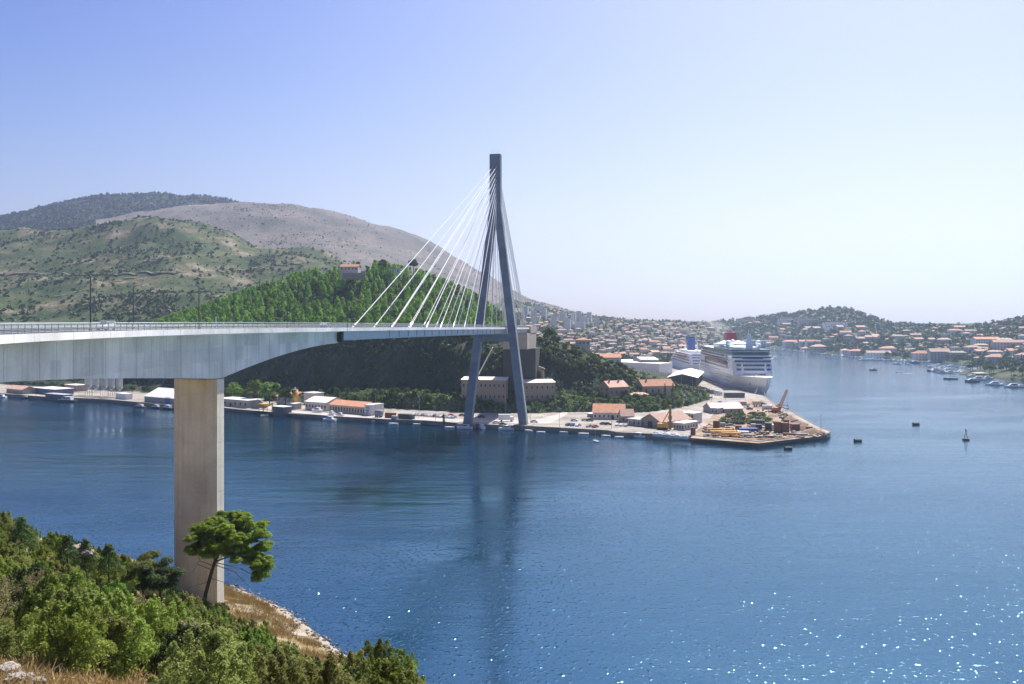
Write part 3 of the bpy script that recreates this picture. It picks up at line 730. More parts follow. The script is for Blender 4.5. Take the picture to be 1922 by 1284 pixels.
def bpx(name, label, cat, xl, yl, xr, yr, yeave, d, z=2.0, **kw):
    """a building from the two lower corners of its front on a level of height z"""
    a, b = G(xl, yl, z), G(xr, yr, z); w = (b - a).length; rz = math.atan2(b.y - a.y, b.x - a.x)
    h = ((yl - yeave) / F * a.y)
    return building(name, label, cat, (a + b) / 2, rz, w, d, h, **kw)
def spot(loft, x, y):
    p = loft.hit(x, y); return p

# buildings along the far quay, from the pier leftwards and rightwards
bpx('warehouse', 'grey warehouse with cream sheet roof and blue door, beside the bridge pier', 'warehouse', 271, 754, 372, 763, 743.5, 22, roof='gable', rh=5.0, wall=M_GREYW, rm=M_ROOF_C, door=(-3, 5.5, 4.2, M_BLUE), right=(3, 1))
bpx('workshop', 'low cream flat-roofed workshop with dark windows right of the bridge pier', 'workshop', 408, 761, 466, 766, 748, 12, roof='flat', wall=M_STUC_C, rm=M_WHITE, front=(6, 1), door=(-2, 1.6, 2.6), wsz=(1.5, 1.5))
bpx('hut_tower', 'dark two storey hut with pale pink roof beside the yellow silo', 'hut', 519, 764, 548, 766, 744, 8, roof='shed', rh=2.6, wall=M_GREYW, rm=M_ROOF_R, front=(3, 2), ov=0.9)
bpx('white_block', 'tall plain white block behind the cream-roofed hall', 'building', 570, 758, 589, 760, 737, 8, roof='flat', wall=M_STUC_W, rm=M_WHITE)
bpx('boat_hall', 'white boat hall with bright cream roof next to the orange-roofed sheds', 'hall', 573, 769, 613, 772, 753.5, 16, roof='gable', rh=2.6, wall=M_STUC_W, rm=M_ROOF_C, front=(7, 1), wsz=(1.2, 1.6))
e = bpx('long_shed', 'long cream shed with orange tiled roof on the quay', 'shed', 618, 773, 686, 779, 759, 11, roof='gable', rh=2.4, wall=M_STUC_C, rm=M_TILE, front=(13, 1), wsz=(1.6, 2.4))
e = bpx('end_block', 'white end block with blue lettering on its wall beside the long orange-roofed shed', 'building', 684, 779.5, 696, 780.5, 760, 11, roof='flat', wall=M_STUC_W, rm=M_WHITE, ov=0.1)
mb = MB()
for k, (x, z, w, h) in enumerate([(-1.2, 4.0, .5, 1.1), (-.4, 4.1, .6, .9), (.5, 4.0, .5, 1.1), (1.2, 3.9, .4, 1.2), (-1.0, 2.5, .9, .9), (.3, 2.4, 1.1, 1.0), (-.5, 1.2, 1.6, .7)]): mb.box(x - w/2, x + w/2, -0.03, 0.01, z, z + h)
mb.build('blue_lettering', M_BLUE, e)
bpx('grey_shed', 'small dark grey shed with white flat roof at the water edge', 'shed', 512, 774, 532, 776, 763, 6, roof='flat', wall=plain('dark_grey_wall', (0.12, 0.13, 0.13)), rm=M_WHITE)
bpx('kiosk', 'small pale kiosk behind the dark grey shed', 'kiosk', 538, 768, 553, 769, 757.5, 6, roof='flat', wall=M_GREYW, rm=M_WHITE, front=(2, 1))
bpx('pink_roof_house', 'low house with pink tiled roof at the far left end of the quay', 'house', 12, 737, 42, 740, 729, 10, roof='gable', rh=2.2, wall=M_STUC_C, rm=M_TILE_P, front=(5, 1))
bpx('blue_hall', 'blue-walled hall with white roof left on the far quay', 'hall', 63, 738, 103, 742, 728, 14, roof='flat', rh=1.5, wall=plain('dull_blue_wall', (0.10, 0.14, 0.26)), rm=M_WHITE, front=(6, 1))
bpx('small_house', 'small grey house with flat pale roof left of the steel silos', 'house', 121, 733, 143, 735, 722, 9, roof='flat', wall=M_STUC_P, rm=M_ROOF_C, front=(4, 1))
bpx('container', 'white shipping container standing on the quay left of the grey warehouse', 'container', 217, 748, 236, 750, 738.5, 5, roof='flat', wall=M_WHITE, rm=M_WHITE, ov=0.05)
bpx('office_barracks', 'long low pale grey barracks at the water edge on the far left', 'building', 85, 745, 121, 748, 739, 6, roof='flat', wall=plain('slate_wall', (0.16, 0.17, 0.20)), rm=M_ROOF_G)
# steel silos
for k, (x, y, top) in enumerate([(166, 741, 692), (180, 742, 692), (195, 743, 691), (209, 744, 692), (224, 745, 694)]):
    p = G(x, y, 2.0); s = F / p.y; r = 6.3 / s; hh = (y - top) / s
    nth = ['first', 'second', 'middle', 'fourth', 'rightmost'][k]
    e = empty('steel_silo', p, 0, f'{nth} of the five grey steel silos in a row under the bridge deck', 'silo', 'steel silos under the bridge')
    mb = MB(); mb.cyl((0, 0), r, 7.0, hh, 14); mb.cyl((0, 0), r * 0.25, 4.2, 7.0, 14, r1=r); mb.build('tank', M_SILO, e, True)
    mb = MB(); mb.cyl((0, 0), r * 1.02, hh, hh + 1.6, 14, r1=r * 0.2); mb.build('cap', M_SILO, e)
    for a in range(4):
        mb = MB(); mb.tube([(r*0.9*math.cos(a*1.571+.78), r*0.9*math.sin(a*1.571+.78), 0), (r*0.9*math.cos(a*1.571+.78), r*0.9*math.sin(a*1.571+.78), 8.0)], 0.16, 5); mb.build('leg', M_RAIL, e)
p = G(554, 766, 2.0); s = F / p.y
e = empty('yellow_silo', p, 0, 'tall yellow cement silo behind the dark hut', 'silo')
mb = MB(); mb.cyl((0, 0), 2.0, 2.5, 11.5, 14); mb.cyl((0, 0), 0.5, 1.0, 2.5, 14, r1=2.0); mb.build('tank', M_YEL, e, True)
mb = MB(); mb.cyl((0, 0), 2.05, 11.5, 11.9, 14); mb.box(-0.1, 0.1, -2, 2, 11.9, 13.0); mb.build('top_railing', M_RAIL, e)
for a in range(4):
    mb = MB(); mb.tube([(1.6*math.cos(a*1.571+.78), 1.6*math.sin(a*1.571+.78), 0), (1.6*math.cos(a*1.571+.78), 1.6*math.sin(a*1.571+.78), 3)], 0.15, 5); mb.build('leg', M_YEL, e)
e = empty('white_silo', G(545, 764.5, 2.0), 0, 'thin white silo just left of the yellow silo', 'silo')
mb = MB(); mb.cyl((0, 0), 1.5, 2.5, 10.5, 12); mb.build('tank', M_CREAM, e, True); mb = MB(); mb.cyl((0, 0), 1.6, 10.5, 11.2, 12, r1=0.3); mb.build('cap', M_RAIL, e)
for a in range(3):
    mb = MB(); mb.tube([(1.2*math.cos(a*2.1), 1.2*math.sin(a*2.1), 0), (1.2*math.cos(a*2.1), 1.2*math.sin(a*2.1), 2.6)], 0.14, 5); mb.build('leg', M_RAIL, e)
# heaps
def heap(name, label, x, y, rx, ry, hh, m, z=2.0, cat='heap', seed=0):
    p = G(x, y, z); mb = MB(); rings = []
    for k in range(7):
        t = k / 6; rr = (1 - t) ** 0.8 + 0.02
        rings.append([(rx * rr * math.cos(a) * (1 + 0.12 * noise.noise(Vector((math.cos(a)*2, math.sin(a)*2, seed + t)))), ry * rr * math.sin(a), -0.3 + (hh + 0.3) * t + 0.25 * hh * t * noise.noise(Vector((math.cos(a)*3, math.sin(a)*3, seed))) * (1 - t)) for a in [2*math.pi*i/20 for i in range(20)]])
    mb.loft(rings); o = mb.build(name, m, None, True, loc=p); return tag(o, label, cat)
M_SAND = ground('pale_gravel', [(0.3, (0.50, 0.46, 0.40)), (0.7, (0.68, 0.63, 0.55))], 0.3, (0.4, 0.36, 0.3), 6, 0.95, 0.5, 0.1)
heap('gravel_heap', 'big heap of pale gravel right of the cream workshop', 484, 764, 7.5, 5, 5.2, M_SAND, seed=1)
heap('gravel_heap', 'flatter tongue of pale gravel spilling towards the yellow hopper', 499, 768, 5.5, 4, 2.6, M_SAND, seed=5)
def hopper(x, y):
    e = empty('loading_hopper', G(x, y, 2.0), R(-28), 'yellow loading hopper with sloping conveyor beside the gravel', 'hopper')
    mb = MB(); mb.hexa([(-1.2,-1.2,2),(1.2,-1.2,2),(1.2,1.2,2),(-1.2,1.2,2)], [(-2.4,-2.2,4.6),(2.4,-2.2,4.6),(2.4,2.2,4.6),(-2.4,2.2,4.6)]); mb.build('bin', M_YEL, e)
    for sx in (-1.8, 1.8):
        for sy in (-1.6, 1.6):
            mb = MB(); mb.box(sx-.12, sx+.12, sy-.12, sy+.12, 0, 4.4); mb.build('leg', M_YEL, e)
    mb = MB(); mb.hexa([(1,-.6,1.6),(8,-.6,5.2),(8,.6,5.2),(1,.6,1.6)], [(1,-.6,2.1),(8,-.6,5.7),(8,.6,5.7),(1,.6,2.1)]); mb.build('conveyor', M_YEL, e)
    mb = MB(); mb.box(7.3, 7.5, -.5, .5, 0, 5.0); mb.build('conveyor_prop', M_YEL, e)
hopper(494, 772)
def tank(x, y, l, r, label, m):
    e = empty('storage_tank', G(x, y, 2.0), R(-25), label, 'tank')
    mb = MB(); mb.tube([(-l/2, 0, r + .5), (-l/2 + .5, 0, r + .5), (l/2 - .5, 0, r + .5), (l/2, 0, r + .5)], [r * .6, r, r, r * .6], 14); mb.build('drum', m, e, True)
    for sx in (-l * .3, l * .3):
        mb = MB(); mb.box(sx - .2, sx + .2, -r * .8, r * .8, 0, 1.0); mb.build('cradle', M_DARK, e)
tank(711, 783, 4.6, 1.9, 'big grey storage drum lying on the quay right of the white end block', plain('tank_grey', (0.22, 0.25, 0.28)))
def crate(x, y, w, d, h, m, label, name='container', cat='container', rz=-26, z=2.0):
    e = empty(name, G(x, y, z), R(rz), label, cat)
    mb = MB(); mb.box(-w/2, w/2, -d/2, d/2, 0.1, h); mb.box(-w/2 + .1, w/2 - .1, -d/2 + .1, d/2 - .1, 0, 0.1)
    n = max(3, int(w / 0.5))
    for i in range(n): u = -w/2 + w * (i + .5) / n; mb.box(u - .09, u + .09, -d/2 - .05, -d/2, 0.25, h - .15)
    mb.build('corrugated_box', m, e)
    mb = MB(); mb.box(-w/2 - .03, w/2 + .03, -d/2 - .08, d/2 + .08, h + .002, h + .12); mb.build('top_frame', m, e)
    return e
crate(733, 784, 6, 2.6, 2.7, M_RUST, 'rust red container on the quay right of the grey drum')
crate(741, 787, 3.5, 2.2, 1.8, M_GREYW, 'low grey box in front of the rust red container', 'storage_box', 'box')
crate(760, 786, 7.5, 3.0, 2.6, plain('dark_tarp', (0.05, 0.06, 0.065)), 'long dark container covered by tarpaulin near the row of cars')
crate(772, 787, 3.0, 2.6, 2.4, plain('dark_tarp2', (0.05, 0.075, 0.10)), 'short dark blue container beside the tarpaulin covered one')

# stone buildings below the abutment
def bw(name, label, cat, xl, xr, ybase, yeave, Y, dy, d, **kw):
    """front corners seen at xl, xr with depths Y and Y+dy"""
    a, b = W(xl, ybase, Y), W(xr, ybase, Y + dy); b.z = a.z
    h = (ybase - yeave) / F * Y
    return building(name, label, cat, (a + b) / 2, math.atan2(b.y - a.y, b.x - a.x), (b.xy - a.xy).length, d, h, **kw)
bw('stone_barracks', 'two storey old stone building with rows of windows between the pylon legs', 'building', 866, 949, 754, 713, 534, -4, 10, roof='shed', rh=1.2, wall=M_STONE, rm=M_ROOF_C, front=(10, 2), right=(3, 2), sink=4, wsz=(1.1, 2.0))
bw('stone_barracks', 'lower old stone building with pale roof right of the pylon, shrubs at its foot', 'building', 984, 1042, 754, 719, 532, 4, 9, roof='shed', rh=1.4, wall=M_STONE, rm=M_ROOF_C, front=(6, 2), sink=4, wsz=(1.0, 1.9))
# arched gateway in the cliff
p = W(1011, 712, 552); e = empty('stone_gateway', p, R(-10), 'small arched stone gateway set in the dark cliff', 'gateway')
mb = MB(); mb.box(-3.4, -1.7, -1.2, 1.5, -3, 5.6); mb.box(1.7, 3.4, -1.2, 1.5, -3, 5.6); mb.build('pillar', M_STONE, e)
mb = MB(); pts = [(1.7 * math.cos(R(180 - 15*k)), 3.4 + 1.9 * math.sin(R(180 - 15*k))) for k in range(13)]
for (a, b) in zip(pts[:-1], pts[1:]): mb.hexa([(a[0], -1.2, a[1]), (b[0], -1.2, b[1]), (b[0], 1.5, b[1]), (a[0], 1.5, a[1])], [(a[0], -1.2, 6.3), (b[0], -1.2, 6.3), (b[0], 1.5, 6.3), (a[0], 1.5, 6.3)])
mb.build('arch', M_STONE, e)
mb = MB(); mb.add([(-3.9,-1.4,6.3),(3.9,-1.4,6.3),(3.9,1.6,6.3),(-3.9,1.6,6.3),(-3.9,-1.4,6.9),(3.9,-1.4,6.9),(3.9,1.6,6.9),(-3.9,1.6,6.9),(0,-1.4,8.4),(0,1.6,8.4)], [(3,2,1,0),(0,1,5,8,4),(2,3,7,9,6),(1,2,6,5),(3,0,4,7),(4,8,9,7),(5,6,9,8)]); mb.build('pediment', M_STONE, e)
mb = MB(); mb.box(-1.7, 1.7, 0.4, 0.6, -3, 5.3); mb.build('inner_door', M_RUST, e)
# pipe down the cut
mb = MB(); mb.tube([W(925, 652, 530), W(908, 684, 538), W(893, 712, 540)], 0.35, 6); tag(mb.build('drain_pipe', M_CREAM), 'pale drain pipe running down the cliff below the abutment', 'pipe')
# right: houses on the spit
bw('stone_house', 'stone house with faded tile roof above the scrub right of the pylon', 'house', 1144, 1179, 746, 727, 540, 7, 11, roof='gable', rh=3.4, wall=M_STONE, rm=M_TILE_P, front=(4, 1), left=(2, 2), sink=7, chim=2, wsz=(1.2, 2.2))
bw('stone_house', 'broad stone house with bright orange hip roof near the dark port shed', 'house', 1207, 1266, 743, 725, 553, 6, 12, roof='gable', rh=3.6, wall=M_STONE, rm=M_TILE, front=(5, 1), left=(2, 2), sink=7, chim=1, wsz=(1.2, 2.0))
bw('ruined_shed', 'roofless looking low shed with pinkish roof between the two stone houses', 'shed', 1186, 1216, 750, 742, 540, 3, 6, roof='shed', rh=1.0, wall=M_STONE, rm=M_TILE_P, sink=6)
bpx('low_house', 'long low house with bright orange roof and white wall by the car park', 'house', 1113, 787, 1172, 788, 774, 12, roof='gable', rh=4.2, wall=M_STUC_W, rm=M_TILE, front=(7, 1), left=(2, 1), door=(2, 1.6, 2.4))
bpx('lean_to', 'white lean-to canopy at the left end of the long orange-roofed house', 'shed', 1102, 782, 1116, 784, 776, 8, roof='shed', rh=0.6, wall=M_GREYW, rm=M_WHITE)
bpx('small_tiled_house', 'small house with reddish roof right of the long low house', 'house', 1166, 793, 1190, 793, 781, 10, roof='gable', rh=3.2, wall=M_STONE, rm=M_TILE_P, front=(3, 1), left=(2, 1))
bpx('grey_annexe', 'grey flat annexe between small tiled house and gabled workshop', 'building', 1178, 798, 1203, 801, 786, 8, roof='flat', wall=M_GREYW, rm=M_ROOF_G, front=(3, 1))
bpx('gabled_workshop', 'grey gabled workshop with orange roof behind the yellow piling rig', 'workshop', 1201, 800, 1240, 805, 788, 24, roof='gabley', rh=3.6, wall=M_STONE, rm=M_TILE_P, front=(3, 1), right=(5, 1), door=(0, 3.0, 3.2, M_DARK))
bpx('white_office', 'white flat-roofed office block beside the pale yard road', 'office', 1264, 806, 1284, 808, 793.5, 13, roof='flat', wall=M_STUC_W, rm=M_ROOF_C, front=(4, 1), right=(5, 1))
bpx('white_office', 'taller white block behind the flat-roofed office', 'office', 1279, 794, 1302, 796, 775, 9, roof='flat', wall=M_STUC_W, rm=M_WHITE, front=(4, 2))
bpx('red_roof_shed', 'shed with dull red sheet roof in the middle of the yard', 'shed', 1320, 772, 1336, 776, 764, 20, roof='gabley', rh=3.0, wall=M_GREYW, rm=M_ROOF_R, right=(4, 1))
bpx('white_annexe', 'small white annexe in front of the dull red roofed shed', 'building', 1334, 776, 1348, 777, 766, 6, roof='flat', wall=M_GREYW, rm=M_WHITE, front=(2, 1))
# port halls
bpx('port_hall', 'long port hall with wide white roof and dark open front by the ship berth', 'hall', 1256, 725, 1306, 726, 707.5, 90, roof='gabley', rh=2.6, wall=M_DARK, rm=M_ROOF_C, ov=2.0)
bpx('port_warehouse', 'tall grey port warehouse with small square windows behind the white-roofed hall', 'warehouse', 1203, 700, 1236, 700, 675, 60, roof='gable', rh=1.5, wall=M_GREYW, rm=M_ROOF_C, front=(2, 2), right=(6, 2), wsz=(2.4, 2.4))
bpx('port_warehouse', 'white port terminal wing right of the tall grey warehouse', 'warehouse', 1237, 703, 1262, 701, 683, 70, roof='flat', wall=M_WHITE, rm=M_ROOF_C, right=(8, 1), wsz=(2.4, 1.6))
bpx('port_warehouse', 'low grey warehouse left of the tall grey port warehouse', 'warehouse', 1168, 694, 1202, 694, 681, 50, roof='gable', rh=2.5, wall=M_GREYW, rm=M_ROOF_C, front=(4, 1), wsz=(2, 2))
# hilltop house with terrace above the pines
p = W(655, 508, 712); building('hilltop_house', 'white house with orange roof on top of the pine hill', 'house', p, R(-6), 15, 8, 3.2, roof='gable', rh=2.0, wall=M_STUC_W, rm=M_TILE, front=(5, 1), left=(2, 1), sink=6)
p = W(663, 513, 704); mb = MB(); mb.box(-9, 10, 0, 1.0, -5, .3); o = mb.build('terrace_wall', M_STONE, None, loc=p, rz=R(-6)); tag(o, 'low stone terrace wall below the hilltop house', 'wall')
p = W(742, 511, 712); building('hilltop_hut', 'small flat white hut between the trees on the pine hill', 'hut', p, R(-4), 8, 5, 2.6, roof='flat', wall=M_STUC_W, rm=M_WHITE, front=(2, 1), sink=6)
p = W(1098, 668, 640); building('ridge_house', 'white house with orange roof on the wooded ridge left of the port', 'house', W(1096, 649, 640), R(8), 9, 8, 4, roof='hip', rh=2, wall=M_STUC_W, rm=M_TILE, front=(3, 1), sink=8)
building('ridge_house', 'pale house with orange roof where the ridge meets the port warehouses', 'house', W(1147, 684, 640), R(5), 15, 10, 5, roof='gable', rh=2.6, wall=M_STUC_W, rm=M_TILE, front=(3, 1), right=(2, 1), sink=10)

# ------------------------------------------------------------------ lamps and traffic on the bridge
def lamp_meshes():
    mb = MB(); mb.tube([(0, 0, 0), (0, 0, 7.4)], [0.11, 0.08], 7); mb.box(-.16, .16, -.16, .16, 0, .35); a = mb.mesh('pole', plain('lamp_green_grey', (0.11, 0.13, 0.13), 0.5))
    mb = MB(); mb.tube([(0, 0, 7.4), (-0.35, 0, 7.55), (-1.0, 0, 7.6)], 0.07, 6); b = mb.mesh('arm', MATS['lamp_green_grey'])
    mb = MB(); mb.loft([[(-0.8, -.12, 7.56), (-0.8, .12, 7.56), (-0.8, .12, 7.68), (-0.8, -.12, 7.68)], [(-1.2, -.2, 7.54), (-1.2, .2, 7.54), (-1.2, .17, 7.74), (-1.2, -.17, 7.74)], [(-1.7, -.12, 7.58), (-1.7, .12, 7.58), (-1.7, .1, 7.68), (-1.7, -.1, 7.68)]]); c = mb.mesh('lamp_head', plain('lamp_shell', (0.55, 0.56, 0.56), 0.4))
    return a, b, c
LM = lamp_meshes()
order = ['nearest', 'second', 'third', 'fourth', 'fifth', 'sixth', 'seventh', 'eighth', 'ninth', 'tenth', 'eleventh']
for s in (1, -1):
    for k, d in enumerate([-41, -4, 33, 70, 107, 144, 181, 218, 255, 292, 345]):
        if s < 0 and d < -10: continue
        p, n = P(d); q = p + n * s * (HW - 0.62); q.z = deck_z(d)
        side = 'near' if s > 0 else 'far'
        e = empty('street_lamp', q, math.atan2(n.y, n.x) + (0 if s > 0 else math.pi), f'{order[k if s > 0 else k - 1]} street lamp along the {side} railing of the bridge', 'street lamp', 'street lamps on the bridge')
        for nm, me in zip(('pole', 'arm', 'lamp_head'), LM): link(nm, me, e)
PAINT = {}
def paint(n, c):
    if n not in PAINT:
        m, nt, bs = _base('car_paint_' + n); bs.inputs['Base Color'].default_value = (*c, 1); bs.inputs['Roughness'].default_value = 0.3; bs.inputs['Coat Weight'].default_value = 0.5; PAINT[n] = m
    return PAINT[n]
CARC = {'white': (0.75, 0.75, 0.74), 'silver': (0.45, 0.46, 0.48), 'grey': (0.16, 0.17, 0.18), 'black': (0.02, 0.02, 0.025), 'blue': (0.04, 0.08, 0.25), 'red': (0.35, 0.03, 0.03)}
CARM = {}
def car_meshes(cn, van=False):
    k = (cn, van)
    if k in CARM: return CARM[k]
    if van: prof = [(-2.1,.35),(2.1,.35),(2.15,.9),(1.95,1.05),(1.25,1.15),(.65,1.78),(.4,1.86),(-2.0,1.86),(-2.12,1.5)]; glassp = [(1.15,1.15),(.62,1.72),(.1,1.72),(.1,1.15)]; rear = [(-.1,1.2),(-.1,1.72),(-1.7,1.72),(-1.8,1.2)]
    else: prof = [(-2.05,.3),(2.05,.3),(2.12,.7),(1.9,.85),(1.0,.95),(.35,1.42),(-.9,1.46),(-1.65,1.0),(-2.08,.92)]; glassp = [(.92,.96),(.34,1.36),(-.2,1.38),(-.2,.96)]; rear = [(-.3,.96),(-.3,1.38),(-.9,1.39),(-1.5,1.0)]
    def ext(pr, w, w2):
        mb = MB(); n = len(pr); mb.loft([[(x, -w + (.12 if z > 1.0 else 0) * w2, z) for x, z in pr], [(x, w - (.12 if z > 1.0 else 0) * w2, z) for x, z in pr]]); return mb
    b = ext(prof, .88, 1).mesh('body', paint(cn, CARC[cn]))
    mb = ext(glassp, .89, .95); r2 = ext(rear, .89, .95); off = len(mb.v); mb.v += r2.v; mb.f += [[i + off for i in f] for f in r2.f]; mb.m += r2.m
    fx = prof[4:6]; mb.add([(fx[0][0]-.02, -.7, fx[0][1]+.03), (fx[0][0]-.02, .7, fx[0][1]+.03), (fx[1][0]+.03, .62, fx[1][1]+.0), (fx[1][0]+.03, -.62, fx[1][1]+.0)], [(0, 1, 2, 3)])
    g = mb.mesh('windows', M_GLASS)
    mb = MB(); mb.loft([[(.32*math.cos(a), -.1, .32 + .32*math.sin(a)) for a in [2*math.pi*i/12 for i in range(12)]], [(.32*math.cos(a), .1, .32 + .32*math.sin(a)) for a in [2*math.pi*i/12 for i in range(12)]]]); w = mb.mesh('wheel', M_TYRE)
    mb = MB(); mb.box(2.06, 2.14, -.75, -.45, .55, .72); mb.box(2.06, 2.14, .45, .75, .55, .72); hl = mb.mesh('headlights', glass('lamp_glass', (0.6, 0.6, 0.6)))
    CARM[k] = (b, g, w, hl); return CARM[k]
def car(loc, rz, cn, label, van=False, group=None, cat=None):
    e = empty('van' if van else 'parked_car', loc, rz, label, cat or ('van' if van else 'car'), group)
    b, g, w, hl = car_meshes(cn, van)
    link('body', b, e); link('windows', g, e); 
    mbx = hl; link('headlights', mbx, e)
    for x in (-1.25, 1.3):
        for y in (-.8, .8): link('wheel', w, e, (x, y, 0))
    return e
def deck_at(xpx, o):
    best = min(np.arange(-100, 380, 0.25), key=lambda d: abs(CX + F * (P(d)[0] + P(d)[1] * o).x / (P(d)[0] + P(d)[1] * o).y - xpx))
    p, n = P(best); q = p + n * o; q.z = deck_z(best) - 0.11; return q, math.atan2(n.y, n.x)
q, a = deck_at(199, -2.2); e = car(q, a - R(90), 'white', 'white van driving over the bridge towards the near end', True); e.scale = (.82, .82, .82)
q, a = deck_at(611, -1.9); e = car(q, a + R(90), 'silver', 'pale car crossing the bridge near the first stay cables'); e.name = 'car'
q, a = deck_at(405, -6.0); q.z += 0.1; e = empty('signal_mast', q, a, 'white mast with a side bracket on the far edge of the deck', 'mast')
mb = MB(); mb.box(-.25, .25, -.25, .25, 0, .5); mb.tube([(0, 0, .4), (0, 0, 2.4)], .13, 7); mb.build('post', M_WHITE, e)
mb = MB(); mb.tube([(0, 0, 1.0), (1.6, -.2, 1.0)], .05, 5); mb.box(1.3, 1.8, -.4, 0, .85, 1.1); mb.build('bracket', M_WHITE, e)

# parked cars on the quay
names = list(CARC)
seq = ['white', 'silver', 'white', 'grey', 'silver', 'white', 'white', 'blue', 'silver', 'white', 'black', 'silver', 'white', 'silver']
for k in range(14):
    x = 779 + k * 5.6; y = 779.6 + k * 0.42
    car(G(x, y), R(62 + rng.uniform(-4, 4)), seq[k], f'{seq[k]} car in the row parked along the quay left of the pylon', False, 'cars parked along the quay')
for k, (x, y, cn, rz, lab) in enumerate([(904, 784, 'black', -25, 'black car parked between the pylon legs'), (868, 781, 'grey', -20, 'dark grey car just left of the pylon foot'), (846, 781.5, 'red', 60, 'red car at the end of the parked row'),
    (931, 795, 'white', 10, 'white car in front of the box truck below the pylon'), (944, 798, 'grey', 0, 'grey car beside the right pylon foot'), (1003, 793, 'white', -15, 'white car alone right of the right pylon foot'),
    (1067, 799, 'blue', 55, 'dark blue car first in the car park by the water'), (1075.5, 799.5, 'blue', 55, 'second dark blue car in the car park by the water'), (1085, 800, 'white', 55, 'white car between the blue cars and the red car'),
    (1106, 801.5, 'silver', 50, 'silver car next to the red one in the waterside car park'), (1117, 802.5, 'red', 50, 'red car last in the waterside car park'), (1078, 790.5, 'white', -20, 'white estate car on the grass edge of the car park'),
    (1098, 790, 'white', -10, 'white car parked left of the black off-road car'), (1107, 790.5, 'black', -10, 'black off-road car by the lean-to canopy'), (1133, 797, 'grey', -20, 'dark car in front of the long low house'), (1141, 797.5, 'black', -20, 'black car close to the wall of the long low house'),
    (1159, 799, 'white', 70, 'white car left of three by the grey annexe'), (1167, 799.5, 'white', 70, 'middle white car of three by the grey annexe'), (1175, 800, 'silver', 70, 'silver car beside the grey annexe'),
    (1311, 787, 'white', -60, 'white car on the yard road below the red roofed shed'), (1407, 769, 'black', 10, 'black pickup on the yard behind the scrub mounds'), (1386, 766, 'grey', -30, 'grey car by the white truck on the yard'), (1352, 757, 'black', 20, 'black car behind the red roofed shed')]):
    car(G(x, y), R(rz), cn, lab)
for k in range(9):                                    # second line of cars by the berth
    cn = ['white', 'silver', 'grey'][k % 3]; car(G(1283 + k * 6.5, 738.5 + k * 1.1), R(70), cn, f'{cn} car in the lot beside the ship berth', False, 'cars in the lot beside the berth')
def truck(x, y, rz, label, c1, c2, l=7.0, h=3.0):
    e = empty('truck', G(x, y), R(rz), label, 'truck')
    mb = MB(); mb.box(-l/2, l/2 - 2.1, -1.2, 1.2, 0.9, h + .5); mb.build('cargo_box', c2, e)
    mb = MB(); mb.hexa([(l/2-2,-1.1,.6),(l/2,-1.1,.6),(l/2,1.1,.6),(l/2-2,1.1,.6)], [(l/2-2,-1.05,2.6),(l/2-.35,-1.0,2.6),(l/2-.35,1.0,2.6),(l/2-2,1.05,2.6)]); cb = mb.build('cab', c1, e)
    mb = MB(); mb.box(l/2-.16, l/2-.02, -.85, .85, 1.6, 2.3); mb.build('windscreen', M_GLASS, cb)
    w = CARM[('white', False)][2]
    for xx in (-l*.3, l*.32):
        for yy in (-1.05, 1.05): link('wheel', w, e, (xx, yy, 0), None, (1.4, 1.4, 1.4))
car_meshes('white')
truck(950, 791, 2, 'white box truck parked between the pylon legs', M_WHITE, M_WHITE, 8.5, 3.4)
truck(1396, 764, -10, 'white lorry with grey cargo box on the yard', M_WHITE, M_GREYW, 7.5)
truck(1423, 763, 20, 'green canvas lorry at the edge of the yard', plain('green_paint', (0.05, 0.12, 0.08)), M_STUC_C, 7)
truck(1348, 742, -60, 'white lorry standing by the berth road', M_WHITE, M_WHITE, 7)

